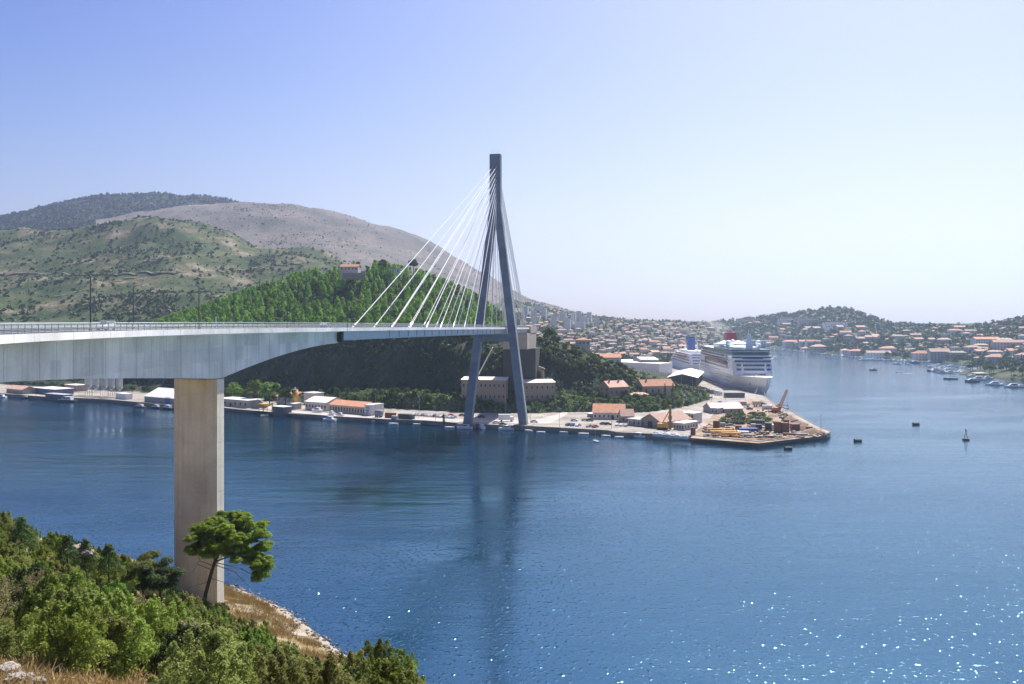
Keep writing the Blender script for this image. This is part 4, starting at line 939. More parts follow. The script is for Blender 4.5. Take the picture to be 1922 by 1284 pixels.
# ------------------------------------------------------------------ boats
def hull_rings(L_, B, D, n=9):
    rings = []
    for k in range(n):
        t = k / (n - 1); y = -L_/2 + L_ * t
        w = B/2 * (0.86 + 0.14 * math.sin(min(1, t * 2.2) * math.pi / 2)) * (1 - max(0, (t - .45) / .55) ** 2.2)
        w = max(w, 0.02); sh = D * (1 + 0.35 * max(0, t - .4) ** 1.5)
        rings.append([(-w, y, sh), (-w * .93, y, D * .35), (-w * .45, y, -.25), (w * .45, y, -.25), (w * .93, y, D * .35), (w, y, sh)])
    return rings
BM = {}
def boat_meshes(kind, hullm):
    k = (kind, hullm.name)
    if k in BM: return BM[k]
    parts = []
    L_, B, D = {'skiff': (4.6, 1.8, .55), 'cruiser': (8.5, 2.9, 1.1), 'yacht': (12.0, 3.6, 1.2), 'rib': (5.5, 2.2, .7), 'ferry': (16, 4.6, 1.5)}[kind]
    mb = MB(); mb.loft(hull_rings(L_, B, D)); parts.append(('hull', mb.mesh('hull', hullm)))
    if kind in ('skiff', 'rib'):
        mb = MB(); mb.box(-B*.36, B*.36, -L_*.36, L_*.12, D - .02, D + .012); parts.append(('well', mb.mesh('well', plain('boat_inside', (0.42, 0.38, 0.32)))))
        mb = MB(); mb.box(-B*.4, B*.4, -L_*.1, -L_*.03, D + .014, D + .08); parts.append(('thwart', mb.mesh('thwart', M_WHITE)))
        mb = MB(); mb.box(-.18, .18, -L_*.5 - .3, -L_*.5, D - .2, D + .45); parts.append(('outboard_motor', mb.mesh('outboard_motor', M_DARK)))
    if kind in ('cruiser', 'ferry'):
        hh = 1.25 if kind == 'cruiser' else 2.3
        mb = MB(); mb.hexa([(-B*.36,-L_*.28,D),(B*.36,-L_*.28,D),(B*.30,L_*.26,D+.2),(-B*.30,L_*.26,D+.2)], [(-B*.32,-L_*.26,D+hh),(B*.32,-L_*.26,D+hh),(B*.26,L_*.08,D+hh),(-B*.26,L_*.08,D+hh)]); parts.append(('cabin', mb.mesh('cabin', M_WHITE)))
        mb = MB(); mb.box(-B*.355, B*.355, -L_*.2, L_*.1, D + hh*.45, D + hh*.8); parts.append(('cabin_windows', mb.mesh('cabin_windows', M_GLASS)))
        mb = MB(); mb.tube([(0, -L_*.1, D + hh), (0, -L_*.1, D + hh + 1.6)], .04, 5); parts.append(('aerial', mb.mesh('aerial', M_WHITE)))
    if kind == 'yacht':
        mb = MB(); mb.hexa([(-B*.26,-L_*.1,D),(B*.26,-L_*.1,D),(B*.2,L_*.22,D+.2),(-B*.2,L_*.22,D+.2)], [(-B*.22,-L_*.1,D+.55),(B*.22,-L_*.1,D+.55),(B*.15,L_*.2,D+.5),(-B*.15,L_*.2,D+.5)]); parts.append(('coachroof', mb.mesh('coachroof', M_WHITE)))
        mb = MB(); mb.tube([(0, L_*.08, D), (0, L_*.08, 14.5)], [.11, .07], 6); parts.append(('mast', mb.mesh('mast', M_WHITE)))
        mb = MB(); mb.tube([(0, L_*.08, D + 1.4), (0, -L_*.34, D + 1.4)], .17, 6); parts.append(('furled_boom', mb.mesh('furled_boom', M_BLUE)))
    BM[k] = parts; return parts
M_HBLUE = plain('navy_hull', (0.03, 0.05, 0.10), 0.35); M_HWHITE = plain('white_hull', (0.80, 0.80, 0.79), 0.3, .04); M_HDARK = plain('dark_hull', (0.05, 0.055, 0.06), 0.4)
def boat(kind, x, y, rz, label, group=None, hm=None, sc=1.0, z=0.0):
    nm = {'skiff': 'rowing_boat', 'cruiser': 'motor_boat', 'yacht': 'sailing_yacht', 'rib': 'dinghy', 'ferry': 'tour_boat'}[kind]
    e = empty(nm, G(x, y, z), R(rz), label, 'boat', group); e.scale = (sc, sc, sc)
    for n, me in boat_meshes(kind, hm or M_HWHITE): link(n, me, e)
    return e
for a in [('skiff', 496.5, 780.5, -70, 'small white boat nearest the bridge pier'), ('skiff', 531, 780, 20, 'white skiff moored left of the middle of the quay'), ('skiff', 554, 780.5, 25, 'white skiff second along the empty quay wall'), ('skiff', 602, 784, 30, 'small skiff close under the quay by the boat hall'),
          ('cruiser', 618, 789.5, 70, 'white motor boat moored off the long orange-roofed shed'), ('skiff', 693, 789, 60, 'small dark-striped skiff off the white end block'), ('cruiser', 704, 792.5, 72, 'white motor boat with pale canopy off the grey drum'), ('rib', 738, 796.5, 80, 'long low white boat off the rust red container'), ('skiff', 782, 797, 75, 'white skiff off the parked cars'),
          ('skiff', 813, 796, 50, 'small skiff at the quay steps left of the green cypress'), ('rib', 844, 803.5, 82, 'white open boat left of the pylon foot'), ('cruiser', 872, 805, 75, 'grey and white motor boat right at the left pylon foot'), ('cruiser', 903, 804, 20, 'blue and white motor boat between the pylon legs'), ('cruiser', 950, 807, 75, 'white motor boat with canopy below the box truck'),
          ('skiff', 992, 809, 60, 'pale skiff by the slipway right of the pylon'), ('skiff', 1015, 812, 80, 'white skiff just right of the slipway'), ('skiff', 1058, 812, 70, 'small grey skiff below the waterside car park'), ('rib', 1095, 815.5, 80, 'long white boat below the waterside car park'), ('skiff', 1137, 819, 70, 'dark skiff off the rocky outcrop'),
          ('skiff', 1162, 821.5, 75, 'white skiff off the rocky outcrop'), ('cruiser', 1196, 821, 65, 'white motor boat left of the big white bags')]:
    boat(*a, group='small boats along the far quay', sc=1.0)
e = boat('yacht', 1118, 829, 20, 'little white sailing boat on the water below the long low house', sc=0.42)
boat('cruiser', 595, 772, 60, 'white motor boat propped on the quay in front of the boat hall', z=2.6)
boat('cruiser', 622, 777, 40, 'motor boat with blue cover ashore by the long orange-roofed shed', z=2.5, sc=.8)
boat('cruiser', 637, 779.5, 60, 'small motor boat ashore near the end of the orange-roofed shed', z=2.5, sc=.7)
boat('ferry', 125, 754.5, 78, 'long grey barge moored at the far left quay', hm=M_HDARK, sc=1.0)
boat('ferry', 262, 765, 70, 'brown and orange work boat moored left of the pier', hm=M_RUST, sc=.6)
boat('cruiser', 292, 766.5, 70, 'dark work boat with white cabin moored left of the pier', hm=M_HDARK, sc=1.0)
boat('ferry', 314, 768, 60, 'larger dark hulled boat moored just left of the pier', hm=M_HDARK, sc=.7)
for k, (x, y) in enumerate([(22, 744.5), (35, 745.5), (47, 748)]): boat('cruiser', x, y, 50 + 20 * k, ['first', 'second', 'last'][k] + ' of three small work boats by the pink-roofed house', sc=.8, hm=M_HDARK)
boat('cruiser', 2, 746.5, 80, 'pale motor boat at the left edge of the view', sc=1.0)
# buoys
def buoy(x, y, label, tall=False):
    e = empty('channel_buoy' if tall else 'mooring_buoy', G(x, y, 0), 0.2, label, 'buoy')
    if tall:
        mb = MB(); mb.cyl((0, 0), 1.6, -.4, .7, 14); mb.cyl((0, 0), 1.6, .7, 1.1, 14, r1=.7); mb.build('float', plain('buoy_dark_red', (0.07, 0.03, 0.03)), e)
        mb = MB()
        for a in range(4): mb.tube([(.9*math.cos(a*1.571), .9*math.sin(a*1.571), .9), (.2*math.cos(a*1.571), .2*math.sin(a*1.571), 4.2)], .08, 5)
        mb.build('lattice', M_DARK, e)
        mb = MB(); mb.cyl((0, 0), .35, 4.2, 5.2, 8, r1=.2); mb.build('lantern', M_DARK, e)
    else:
        mb = MB(); mb.loft([[(1.35*math.cos(a), -1.5, .55 + .75*math.sin(a)) for a in [2*math.pi*i/12 for i in range(12)]], [(1.35*math.cos(a), 1.5, .55 + .75*math.sin(a)) for a in [2*math.pi*i/12 for i in range(12)]]]); mb.build('drum', M_DARK, e, rz=1.4)
        mb = MB(); mb.tube([(0, 0, 1.2), (0, 0, 1.65)], .12, 6); mb.build('mooring_eye', M_RAIL, e)
buoy(1479, 843.5, 'black mooring buoy nearest the pier tip'); buoy(1610, 829, 'middle black mooring buoy right of the pier tip'); buoy(1719, 797.5, 'farthest black mooring buoy out in the bay'); buoy(1813, 826, 'tall channel buoy with lantern far right', True)

# ------------------------------------------------------------------ cruise ships
def ship(e, L_, B, zdeck, tiers, hm, n=18):
    mb = MB(); rings = []
    for k in range(n):
        t = k / (n - 1); y = L_ * t
        wd = B/2 * min(1.0, (0.03 + t / .26) ** .62 if t < .26 else 1.0)
        ww = B/2 * min(1.0, max(0.015, (t - .035) / .34) ** .85 if t < .34 else 1.0)
        if t > .93: wd *= 1 - (t - .93) * 1.2; ww *= 1 - (t - .93) * 2.0
        yd = y - (1 - t) ** 10 * 12; zd = zdeck + 2.2 * max(0, 1 - t / .2)
        rings.append([(-wd, yd, zd), (-(wd*.6 + ww*.4), yd*.6 + y*.4, zdeck*.62), (-ww*1.0, y, zdeck*.2), (-ww*.9, y, -2), (ww*.9, y, -2), (ww*1.0, y, zdeck*.2), (wd*.6 + ww*.4, yd*.6 + y*.4, zdeck*.62), (wd, yd, zd)])
    mb.loft(rings); mb.build('hull', hm, e, False)
M_SHIPW = plain('ship_white', (0.90, 0.905, 0.92), 0.4, .03, .1); M_SHIPG = glass('ship_glass', (0.015, 0.05, 0.09), .15); M_SHIPT = glass('ship_teal_glass', (0.02, 0.13, 0.16), .15)
M_BOATO = plain('lifeboat_orange', (0.34, 0.15, 0.12), .5, .1); M_FUNR = plain('funnel_red', (0.42, 0.055, 0.07), .45, .08); M_DECK = plain('teak_deck', (0.36, 0.30, 0.24), .7, .1)
pb = G(1437, 743.5, 0)
ship1 = empty('cruise_ship', pb, R(-3.5), 'big white cruise ship with red funnel berthed bow towards the bridge', 'cruise ship'); ship1.scale = (1.04, 1.04, 1.04)
ship(ship1, 225, 31, 12.0, None, M_SHIPW)
def tier(e, y0, y1, b, z0, z1, rake, m=None, nm='deck_house'):
    # front rounded in plan, raked back
    def ring(z, off):
        pts = []
        for k in range(9):
            a = R(180 + 180 * k / 8); pts.append((b/2 * math.cos(a) * (1.0), y0 + off + 5 + 5 * math.sin(a), z))
        return pts + [(b/2, y1, z), (-b/2, y1, z)]
    mb = MB(); mb.loft([ring(z0, 0), ring(z1, rake)]); return mb.build(nm, m or M_SHIPW, e)
def band(e, y0, y1, b, z0, z1, m=None, nm='window_band', rake=0.0):
    def ring(z, off):
        pts = []
        for k in range(9):
            a = R(180 + 180 * k / 8); pts.append(((b/2 + .08) * math.cos(a), y0 + off + 5 + 5.12 * math.sin(a), z))
        return pts + [(b/2 + .08, y1, z), (-b/2 - .08, y1, z)]
    mb = MB(); mb.loft([ring(z0, 0), ring(z1, rake)]); return mb.build(nm, m or M_SHIPG, e)
TZ = [(36, 12.0, 15.2), (37.5, 15.2, 18.4), (39, 18.4, 21.4), (40.5, 21.4, 24.4), (42, 24.4, 27.4)]
for k, (y0, z0, z1) in enumerate(TZ):
    tier(ship1, y0, 212 - k * 2, 31 - .05 * k, z0 + .002, z1, 1.0)
    if k in (0, 1, 2, 3):                              # front windows, pane by pane
        z = z0 + 1.1
        spans = {0: [(-8.5, 8.5, 18)], 1: [(-13, -9.6, 4), (-7.8, 7.8, 16), (9.6, 13, 4)], 2: [(-13, -9.6, 4), (-8.2, 8.2, 16), (9.6, 13, 4)], 3: [(-14, 14, 28)]}[k]
        mb = MB()
        for a, b, n in spans:
            for i in range(n):
                u = a + (b - a) * (i + .5) / n; w = (b - a) / n * .82
                yy = y0 + 5 - 5 * math.sqrt(max(0, 1 - (u / 15.5) ** 2)) + .35
                mb.box(u - w/2, u + w/2, yy - .35, yy + .4, z, z + (1.5 if k else .9))
        mb.build('front_windows', M_SHIPG, ship1)
mb = MB(); mb.box(-18.5, 18.5, 43, 47, 24.6, 25.5); mb.box(-18.5, -16, 43, 47, 25.5, 27.2); mb.box(16, 18.5, 43, 47, 25.5, 27.2); mb.build('bridge_wings', M_SHIPW, ship1)
band(ship1, 42.2, 75, 30.8, 25.0, 26.8, M_SHIPG, 'bridge_windows', .6)
band(ship1, 45, 200, 29.4, 28.0, 30.4, M_SHIPT, 'lounge_windows', .8); tier(ship1, 45.6, 200, 28.6, 27.4, 31.0, .8)
tier(ship1, 44.5, 202, 31.2, 30.5, 30.9, 0, M_DECK, 'sun_deck')
band(ship1, 46.5, 130, 30.6, 30.92, 32.1, M_SHIPT, 'glass_screen')
tier(ship1, 62, 120, 20, 31, 33.6, .5); tier(ship1, 118, 160, 22, 31, 34.5, .8)
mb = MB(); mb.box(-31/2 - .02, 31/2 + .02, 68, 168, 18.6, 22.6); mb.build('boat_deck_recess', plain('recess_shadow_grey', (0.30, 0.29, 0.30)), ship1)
mbw = MB(); mbw.loft([[(x * .45, -3.6, z * .6 + .6) for x, z in [(-1.6, 0), (0, -1.2), (1.6, 0), (1.3, 1.3), (-1.3, 1.3)]], [(x, -2.4, z) for x, z in [(-1.6, 0), (0, -1.4), (1.6, 0), (1.3, 1.5), (-1.3, 1.5)]], [(x, 2.4, z) for x, z in [(-1.6, 0), (0, -1.4), (1.6, 0), (1.3, 1.5), (-1.3, 1.5)]], [(x * .45, 3.6, z * .6 + .6) for x, z in [(-1.6, 0), (0, -1.2), (1.6, 0), (1.3, 1.3), (-1.3, 1.3)]]]); lbm = mbw.mesh('lifeboat', M_BOATO)
for s in (-1, 1):
    for k in range(11): link('lifeboat', lbm, ship1, (s * 16.4, 73 + k * 9, 20.8))
# side windows, deck by deck
for s in (-1, 1):
    for (z, h, y0, y1, st, w) in [(16.3, 1.4, 60, 200, 4.2, 2.6), (13.0, 1.2, 56, 205, 3.6, 1.4), (9.4, .9, 52, 208, 3.2, .9), (6.6, .8, 60, 205, 3.2, .8), (23.2, 1.5, 56, 200, 3.4, 2.5), (25.6, 1.4, 78, 200, 3.4, 2.5)]:
        mb = MB(); y = y0
        while y < y1: mb.box(s * 15.5 - .06, s * 15.5 + .06, y, y + w, z, z + h); y += st
        mb.build('side_windows', M_SHIPG, ship1)
    mb = MB()
    for y in (64, 67.5, 172, 175.5):
        mb.box(s * 15.5 - .07, s * 15.5 + .07, y, y + 2.2, 16.5, 21.8)
    mb.build('tall_windows', M_SHIPG, ship1)
    mb = MB(); mb.box(s * 15.52 - .05, s * 15.52 + .05, 45, 212, 3.6, 4.0); mb.box(s * 15.52 - .05, s * 15.52 + .05, 48, 212, 11.4, 11.7); mb.build('hull_stripe', plain('pale_blue_stripe', (0.35, 0.45, 0.6)), ship1)
f = MB(); f.loft([[(x, y, z) for x, y in pts] for z, pts in [(33, [(-5.5, 126), (5.5, 126), (6.5, 138), (4.5, 150), (-4.5, 150), (-6.5, 138)]), (39, [(-4.6, 129), (4.6, 129), (5.4, 139), (3.8, 149), (-3.8, 149), (-5.4, 139)]), (44.5, [(-3.6, 132), (3.6, 132), (4.2, 140), (3, 147), (-3, 147), (-4.2, 140)])]])
fu = f.build('funnel', M_FUNR, ship1)
mb = MB()
for s in (-1, 0, 1): mb.hexa([(s*2.6-.35, 125.7 + abs(s)*.1, 33), (s*2.6+.35, 125.7+ abs(s)*.1, 33), (s*2.6+.35, 127, 33), (s*2.6-.35, 127, 33)], [(s*1.8-.25, 131.8, 44.4), (s*1.8+.25, 131.8, 44.4), (s*1.8+.25, 133, 44.4), (s*1.8-.25, 133, 44.4)])
mb.build('funnel_ribs', plain('funnel_rib_red', (0.30, 0.06, 0.07)), fu)
mb = MB()
for x in (-1.5, 0, 1.5): mb.cyl((x, 140), .5, 44.5, 46.6, 8)
mb.build('exhaust_pipes', M_RAIL, fu)
mb = MB(); mb.loft([[(-11, 116, 35), (11, 116, 35), (13, 126, 35.5), (-13, 126, 35.5)], [(-9, 117, 35.5), (9, 117, 35.5), (2, 138, 39), (-2, 138, 39)]]); mb.build('wing_canopy', M_SHIPW, ship1)
mb = MB(); mb.loft([[(x*s_, 58 + y*s_, z) for x, y in ((-3, -2), (3, -2), (2.2, 4), (-2.2, 4))] for z, s_ in ((32, 1), (38, .75), (44, .35))]); mb.box(-5, 5, 58.5, 59.2, 39.5, 39.9); mb.box(-3.4, 3.4, 57, 57.6, 41.6, 41.9); mb.tube([(0, 59, 44), (0, 59, 47.5)], .15, 5); mb.build('radar_mast', M_SHIPW, ship1)
for x, y, z, r in ((-9, 96, 35.5, 2.8), (9.5, 66, 34.5, 1.9), (12, 80, 36.5, 2.1), (-4, 104, 36.5, 2.2)):
    mb = MB(); mb.cyl((0, 0), r * .4, -3.5, 0, 8); mb.dome((0, 0, .3), r, 12, 6); mb.build('radome', M_SHIPW, ship1, True, loc=(x, y, z))
mb = MB()
for s in (-1, 1):
    y = 2
    mb.tube([(s * 4, 8, 15.0), (s * 9, 20, 14.2), (s * 14, 34, 13.4)], .12, 4)
mb.cyl((0, 26), 1.4, 12.4, 13.6, 10); mb.cyl((-4, 20), .8, 12.6, 13.6, 8); mb.cyl((4, 20), .8, 12.6, 13.6, 8); mb.build('mooring_winches', M_RAIL, ship1)
mb = MB(); mb.box(-7.2, -6.2, 19.6, 20.8, 6.8, 8.4); mb.box(6.2, 7.2, 19.6, 20.8, 6.8, 8.4); mb.build('anchors', M_DARK, ship1)
mb = MB(); mb.tube([(-3.5, 4, 9), (-9, -10, 4), (-13, -22, 2.2)], .1, 4); mb.tube([(-2, 2, 9), (-5, -18, 4), (-8, -36, 2.2)], .1, 4); mb.build('mooring_lines', M_CREAM, ship1)
# second ship
ship2 = empty('cruise_ship', Vector((204, 925, 0)), R(-2), 'smaller white cruise ship with blue funnel moored behind the big one', 'cruise ship')
ship(ship2, 165, 24, 9.0, None, M_SHIPW, 14)
for k, (y0, z0, z1) in enumerate([(18, 9, 12), (20, 12, 15), (24, 15, 18), (28, 18, 20.6)]):
    tier(ship2, y0, 158 - k * 9, 24 - .4 * k, z0 + .002, z1, .8); 
    for s in (-1, 1):
        mb = MB(); y = y0 + 8
        while y < 150 - k * 9: mb.box(s * (12 - .2 * k) - .07, s * (12 - .2 * k) + .07, y, y + 2, z0 + 1, z0 + 2.3); y += 3.4
        mb.build('side_windows', M_SHIPG, ship2)
    mb = MB()
    for u in np.arange(-8, 8.1, 1.5): mb.box(u - .5, u + .5, y0 + 5 - 5 * math.sqrt(1 - (u/12) ** 2) - .2, y0 + 5 - 5 * math.sqrt(1 - (u/12) ** 2) + .8, z0 + 1, z0 + 2.3)
    mb.build('front_windows', M_SHIPG, ship2)
tier(ship2, 40, 120, 18, 20.6, 23.4, .6)
mb = MB(); mb.loft([[(x*s_, 84 + y*s_, z) for x, y in ((-4, -5), (4, -5), (4.4, 0), (4, 5), (-4, 5), (-4.4, 0))] for z, s_ in ((23.4, 1), (36, .9), (37.5, .85))]); fu = mb.build('funnel', M_BLUE, ship2)
mb = MB(); mb.loft([[(x*.88, 84 + y*.88, z) for x, y in ((-4, -5), (4, -5), (4.4, 0), (4, 5), (-4, 5), (-4.4, 0))] for z in (37.5, 38.8)]); mb.build('funnel_top', M_HBLUE, fu)
mb = MB(); mb.tube([(0, 44, 23), (0, 44, 34)], [.8, .25], 8); mb.box(-3, 3, 43.8, 44.2, 29, 29.4); mb.build('mast', M_SHIPW, ship2)
mb = MB(); mb.tube([(0, 128, 18), (0, 128, 41)], [.7, .2], 8); mb.build('mast', M_SHIPW, ship2)
for s in (-1, 1):
    for k in range(6): link('lifeboat', lbm, ship2, (s * 12.2, 52 + k * 10, 17))

# ------------------------------------------------------------------ yard on the spit
def lattice(mb, a, b, w0, w1, n, r=.09):
    a, b = Vector(a), Vector(b); t = (b - a).normalized(); u = t.cross(Vector((0, 1, 0))).normalized(); v = t.cross(u)
    pr = None
    for k in range(n + 1):
        p = a + (b - a) * k / n; w = w0 + (w1 - w0) * k / n
        c = [p + u*w + v*w, p - u*w + v*w, p - u*w - v*w, p + u*w - v*w]
        if pr:
            for i in range(4): mb.tube([pr[i], c[i]], r, 4); mb.tube([pr[i], c[(i+1) % 4]], r * .7, 4)
        pr = c
def crane(x, y, rz, label, m, boom, name='mobile_crane'):
    e = empty(name, G(x, y), rz, label, 'crane')
    mb = MB(); mb.box(-2.6, 2.6, -1.3, -.5, 0, 1.1); mb.box(-2.6, 2.6, .5, 1.3, 0, 1.1); mb.build('tracks', M_TYRE, e)
    mb = MB(); mb.box(-2.4, 1.6, -1.4, 1.4, 1.3, 3.0); mb.cyl((0, 0), 1.0, 1.1, 1.3, 12); mb.build('body', m, e)
    mb = MB(); mb.box(1.0, 2.4, -1.45, -.3, 1.5, 3.4); cb = mb.build('cab', m, e); mb = MB(); mb.box(1.3, 2.45, -1.5, -.25, 2.2, 3.2); mb.build('cab_window', M_GLASS, cb)
    mb = MB(); lattice(mb, (1.6, 0, 1.8), boom, .75, .4, 14, .13); mb.box(1.0, 2.2, -.5, .5, 1.5, 2.6); bo = mb.build('boom', m, e)
    mb = MB(); mb.tube([boom, (boom[0] + .3, 0, boom[2] - 9)], .05, 4); mb.box(boom[0] + .05, boom[0] + .55, -.25, .25, boom[2] - 9.8, boom[2] - 9); mb.build('hook_line', M_DARK, e)
    return e
crane(1457, 774, 0, 'orange lattice boom crane at the back edge of the yard', M_ORANGE, (6.5, 0, 13.5))
e = empty('piling_rig', G(1250, 806.5), R(-20), 'yellow piling rig with tall mast in front of the gabled workshop', 'rig')
mb = MB(); mb.box(-4, 1, -1.6, -.6, 0, 1.0); mb.box(-4, 1, .6, 1.6, 0, 1.0); mb.build('tracks', M_TYRE, e)
mb = MB(); mb.box(-4.2, .6, -1.5, 1.5, 1.1, 3.2); mb.box(-1, .8, -1.5, -.2, 3.2, 4.0); mb.build('body', M_YEL, e)
mb = MB(); mb.box(1.6, 2.7, -.6, .6, .2, 12.0); mb.box(1.3, 3.0, -.8, .8, 5.2, 7.2); mb.box(1.4, 2.9, -.7, .7, 11.4, 12.4); mb.build('mast', plain('rig_mast_olive', (0.28, 0.19, 0.05)), e)
mb = MB(); mb.tube([(-2, 0, 3), (1.7, 0, 9.5)], .25, 6); mb.build('stay_strut', M_YEL, e)
yard = [(1345, 805, 3.2, 2.6, 4, M_RUST, 'rusty brown upright steel caisson at the left of the yard'), (1301, 816, 2.2, 2.2, 3.4, M_RUST, 'small rusty bollard block near the white bags'),
        (1459, 812, 3.0, 2.6, 5.2, M_RUST, 'left of two tall rusty brown caissons on the yard'), (1473, 812, 3.6, 2.8, 4.8, M_RUST, 'right of two tall rusty brown caissons on the yard'), (1442, 809, 3.0, 3.0, 4.0, plain('dark_steel', (.06, .06, .065)), 'dark steel block beside the rusty caissons'),
        (1424, 808, 3, 2.5, 3.0, plain('dark_steel', (.06, .06, .065)), 'small dark steel block by the blue pontoon'), (1492, 808, 4, 3, 3.2, plain('brown_red_paint', (.18, .06, .04)), 'brown red machine block near the pier tip'), (1519, 810, 3, 3, 2.4, plain('brown_red_paint', (.18, .06, .04)), 'low brown block by the rubble near the tip'),
        (1405, 810, 9, 2.6, 1.6, M_BLUE, 'flat blue pontoon lying on the yard'), (1393, 815, 6, 2.4, 1.4, M_WHITE, 'flat white pontoon lying on the yard'), (1372, 818, 5, 2.6, 1.5, M_CREAM, 'cream box lying in front of the yellow girders'), (1452, 805, 5, 2.4, 2.2, M_WHITE, 'white cabin behind the dark steel block'),
        (1422, 797, 7, 3, 2.4, plain('dark_tarp', (0.05, 0.06, 0.065)), 'dark hut with white roof edge among the scrub'), (1378, 746, 14, 5, 3.4, plain('dark_grey_wall', (0.12, 0.13, 0.13)), 'dark open store by the berth road'), (1334, 739, 8, 4, 3, M_GREYW, 'grey cabin by the berth road')]
yard += [(1386, 806, 3.0, 2.0, 1.8, M_RUST, 'small rusty bin left of the blue pontoon'), (1414, 804, 2.5, 2.0, 2.2, M_STUC_P, 'pinkish site box right of the blue pontoon'), (1366, 809, 2.4, 2.0, 2.0, plain('dark_steel', (.06, .06, .065)), 'dark skip behind the yellow girders'),
         (1434, 815, 5.0, 1.6, 1.0, M_RUST, 'flat rusty plate stack in front of the dark steel block'), (1482, 818, 6.0, 2.0, 1.2, M_RUST, 'low rusty beam stack below the right caisson'), (1404, 820, 4.0, 1.8, 1.2, M_STUC_C, 'cream pallet stack near the yard edge'), (1447, 822, 7.0, 1.5, .9, plain('dark_steel', (.06, .06, .065)), 'dark rail stack along the yard edge'),
         (1506, 818, 5.0, 1.6, 1.0, M_GREYW, 'grey slab stack near the pier tip'), (1356, 801, 2.6, 2.2, 2.0, M_GREYW, 'grey pump box right of the brown caisson'), (1476, 796, 3.0, 2.4, 2.2, M_RUST, 'rusty box on the track to the crane'), (1440, 768, 6.0, 2.6, 2.4, M_WHITE, 'white site container left of the crane'), (1362, 762, 6.0, 2.5, 2.5, M_BLUE, 'blue container behind the red roofed shed')]
for x, y, w, d, h, m, lab in yard: crate(x, y, w, d, h, m, lab, 'steel_block' if m is not M_WHITE else 'site_cabin', 'block' if m is not M_WHITE else 'cabin', rz=rng.uniform(-25, 5))
for k, (x, y, l, rz) in enumerate([(1352, 813, 11, -4), (1358, 817, 13, 6), (1372, 820, 9, -12)]):
    e = empty('yellow_girder', G(x, y), R(rz), ['upper', 'middle', 'lower'][k] + ' of three yellow crane girders lying on the yard', 'girder')
    mb = MB(); mb.box(-l/2, l/2, -.9, .9, 0.2, 0.5); mb.box(-l/2, l/2, -.9, .9, 1.9, 2.2); mb.build('flanges', M_YEL, e)
    mb = MB()
    for i in range(int(l)): u = -l/2 + i; mb.tube([(u, -.8, .45), (u + 1, -.8, 2.0)], .1, 4); mb.tube([(u, .8, 2.0), (u + 1, .8, .45)], .1, 4)
    mb.build('lattice_bars', M_YEL, e)
# big bags on the quay edge
mb = MB(); mb.loft([[(x*.42, y*.42, 0) for x, y in oct_(1, 1, .3, .3)], [(x*.55, y*.55, .45) for x, y in oct_(1, 1, .3, .3)], [(x*.5, y*.5, 1.0) for x, y in oct_(1, 1, .3, .3)], [(x*.2, y*.2, 1.25) for x, y in oct_(1, 1, .3, .3)]]); bag = mb.mesh('white_bag', plain('woven_bag', (.66, .66, .66), .8, .1, 1.5))
for k in range(40):
    x = 1228 + k * 1.6; y = 818.5 + k * 0.15 - (k % 2) * 2.6; sc = rng.uniform(1.0, 1.5)
    o = link('big_bag', bag, None, G(x, y), rng.uniform(0, 3), (sc, sc, sc)); tag(o, 'white big bag in the double row along the quay edge', 'bag', 'white big bags on the quay')
for k, (x, y, rx, ry, hh) in enumerate([(1508, 806, 7, 4, 2.6), (1524, 812, 8, 4, 2.2), (1500, 797, 6, 4, 2), (1484, 788, 5, 4, 2.0), (1450, 782, 6, 4, 1.4)]):
    heap('rubble_heap', ['big heap of brown rubble near the pier tip', 'long rubble heap right at the pier tip', 'rubble heap behind the brown red machine', 'rubble heap right of the crane', 'low rubble heap below the crane'][k], x, y, rx, ry, hh, plain('brown_rubble', (.26, .18, .13), .95, .4, .8, 0, .6), seed=k * 3)
rb_ = MB(); rq = random.Random(21)
edge_ = [(1430, 755), (1455, 769), (1486, 783), (1510, 797), (1535, 809), (1553, 818)]
for k in range(420):
    i = rq.randrange(len(edge_) - 1); f = rq.random(); x = edge_[i][0] + (edge_[i+1][0] - edge_[i][0]) * f; y = edge_[i][1] + (edge_[i+1][1] - edge_[i][1]) * f
    p = G(x - abs(rq.gauss(0, 9)), y + rq.uniform(-1, 1), 2.0); a = rq.uniform(.25, .9); ang = rq.uniform(0, 3)
    c_, s_ = math.cos(ang) * a, math.sin(ang) * a; h_ = a * rq.uniform(.5, 1.2)
    rb_.hexa([(p.x - c_, p.y - s_, 1.95), (p.x + s_, p.y - c_, 1.95), (p.x + c_ * 1.2, p.y + s_, 1.95), (p.x - s_, p.y + c_, 1.95)], [(p.x - c_ * .6, p.y - s_ * .6, 2 + h_), (p.x + s_ * .5, p.y - c_ * .6, 2 + h_ * .7), (p.x + c_ * .7, p.y + s_ * .5, 2 + h_), (p.x - s_ * .6, p.y + c_ * .6, 2 + h_ * .8)])
tag(rb_.build('rubble', plain('brown_rubble', (.26, .18, .13))), kind='stuff')
for k in range(9):
    x = 1432 + k * 13; heap('earth_heap', f"{['first', 'second', 'third', 'fourth', 'fifth', 'sixth', 'seventh', 'eighth', 'last'][k]} low earth heap from the left along the near edge of the yard", x, 826 - (x - 1432) * .10 + (k % 2) * 2, rq.uniform(2.5, 4.5), rq.uniform(1.2, 2.0), rq.uniform(.6, 1.4), M_EARTH, seed=k * 7 + 2)
db_ = [MB() for _ in range(3)]
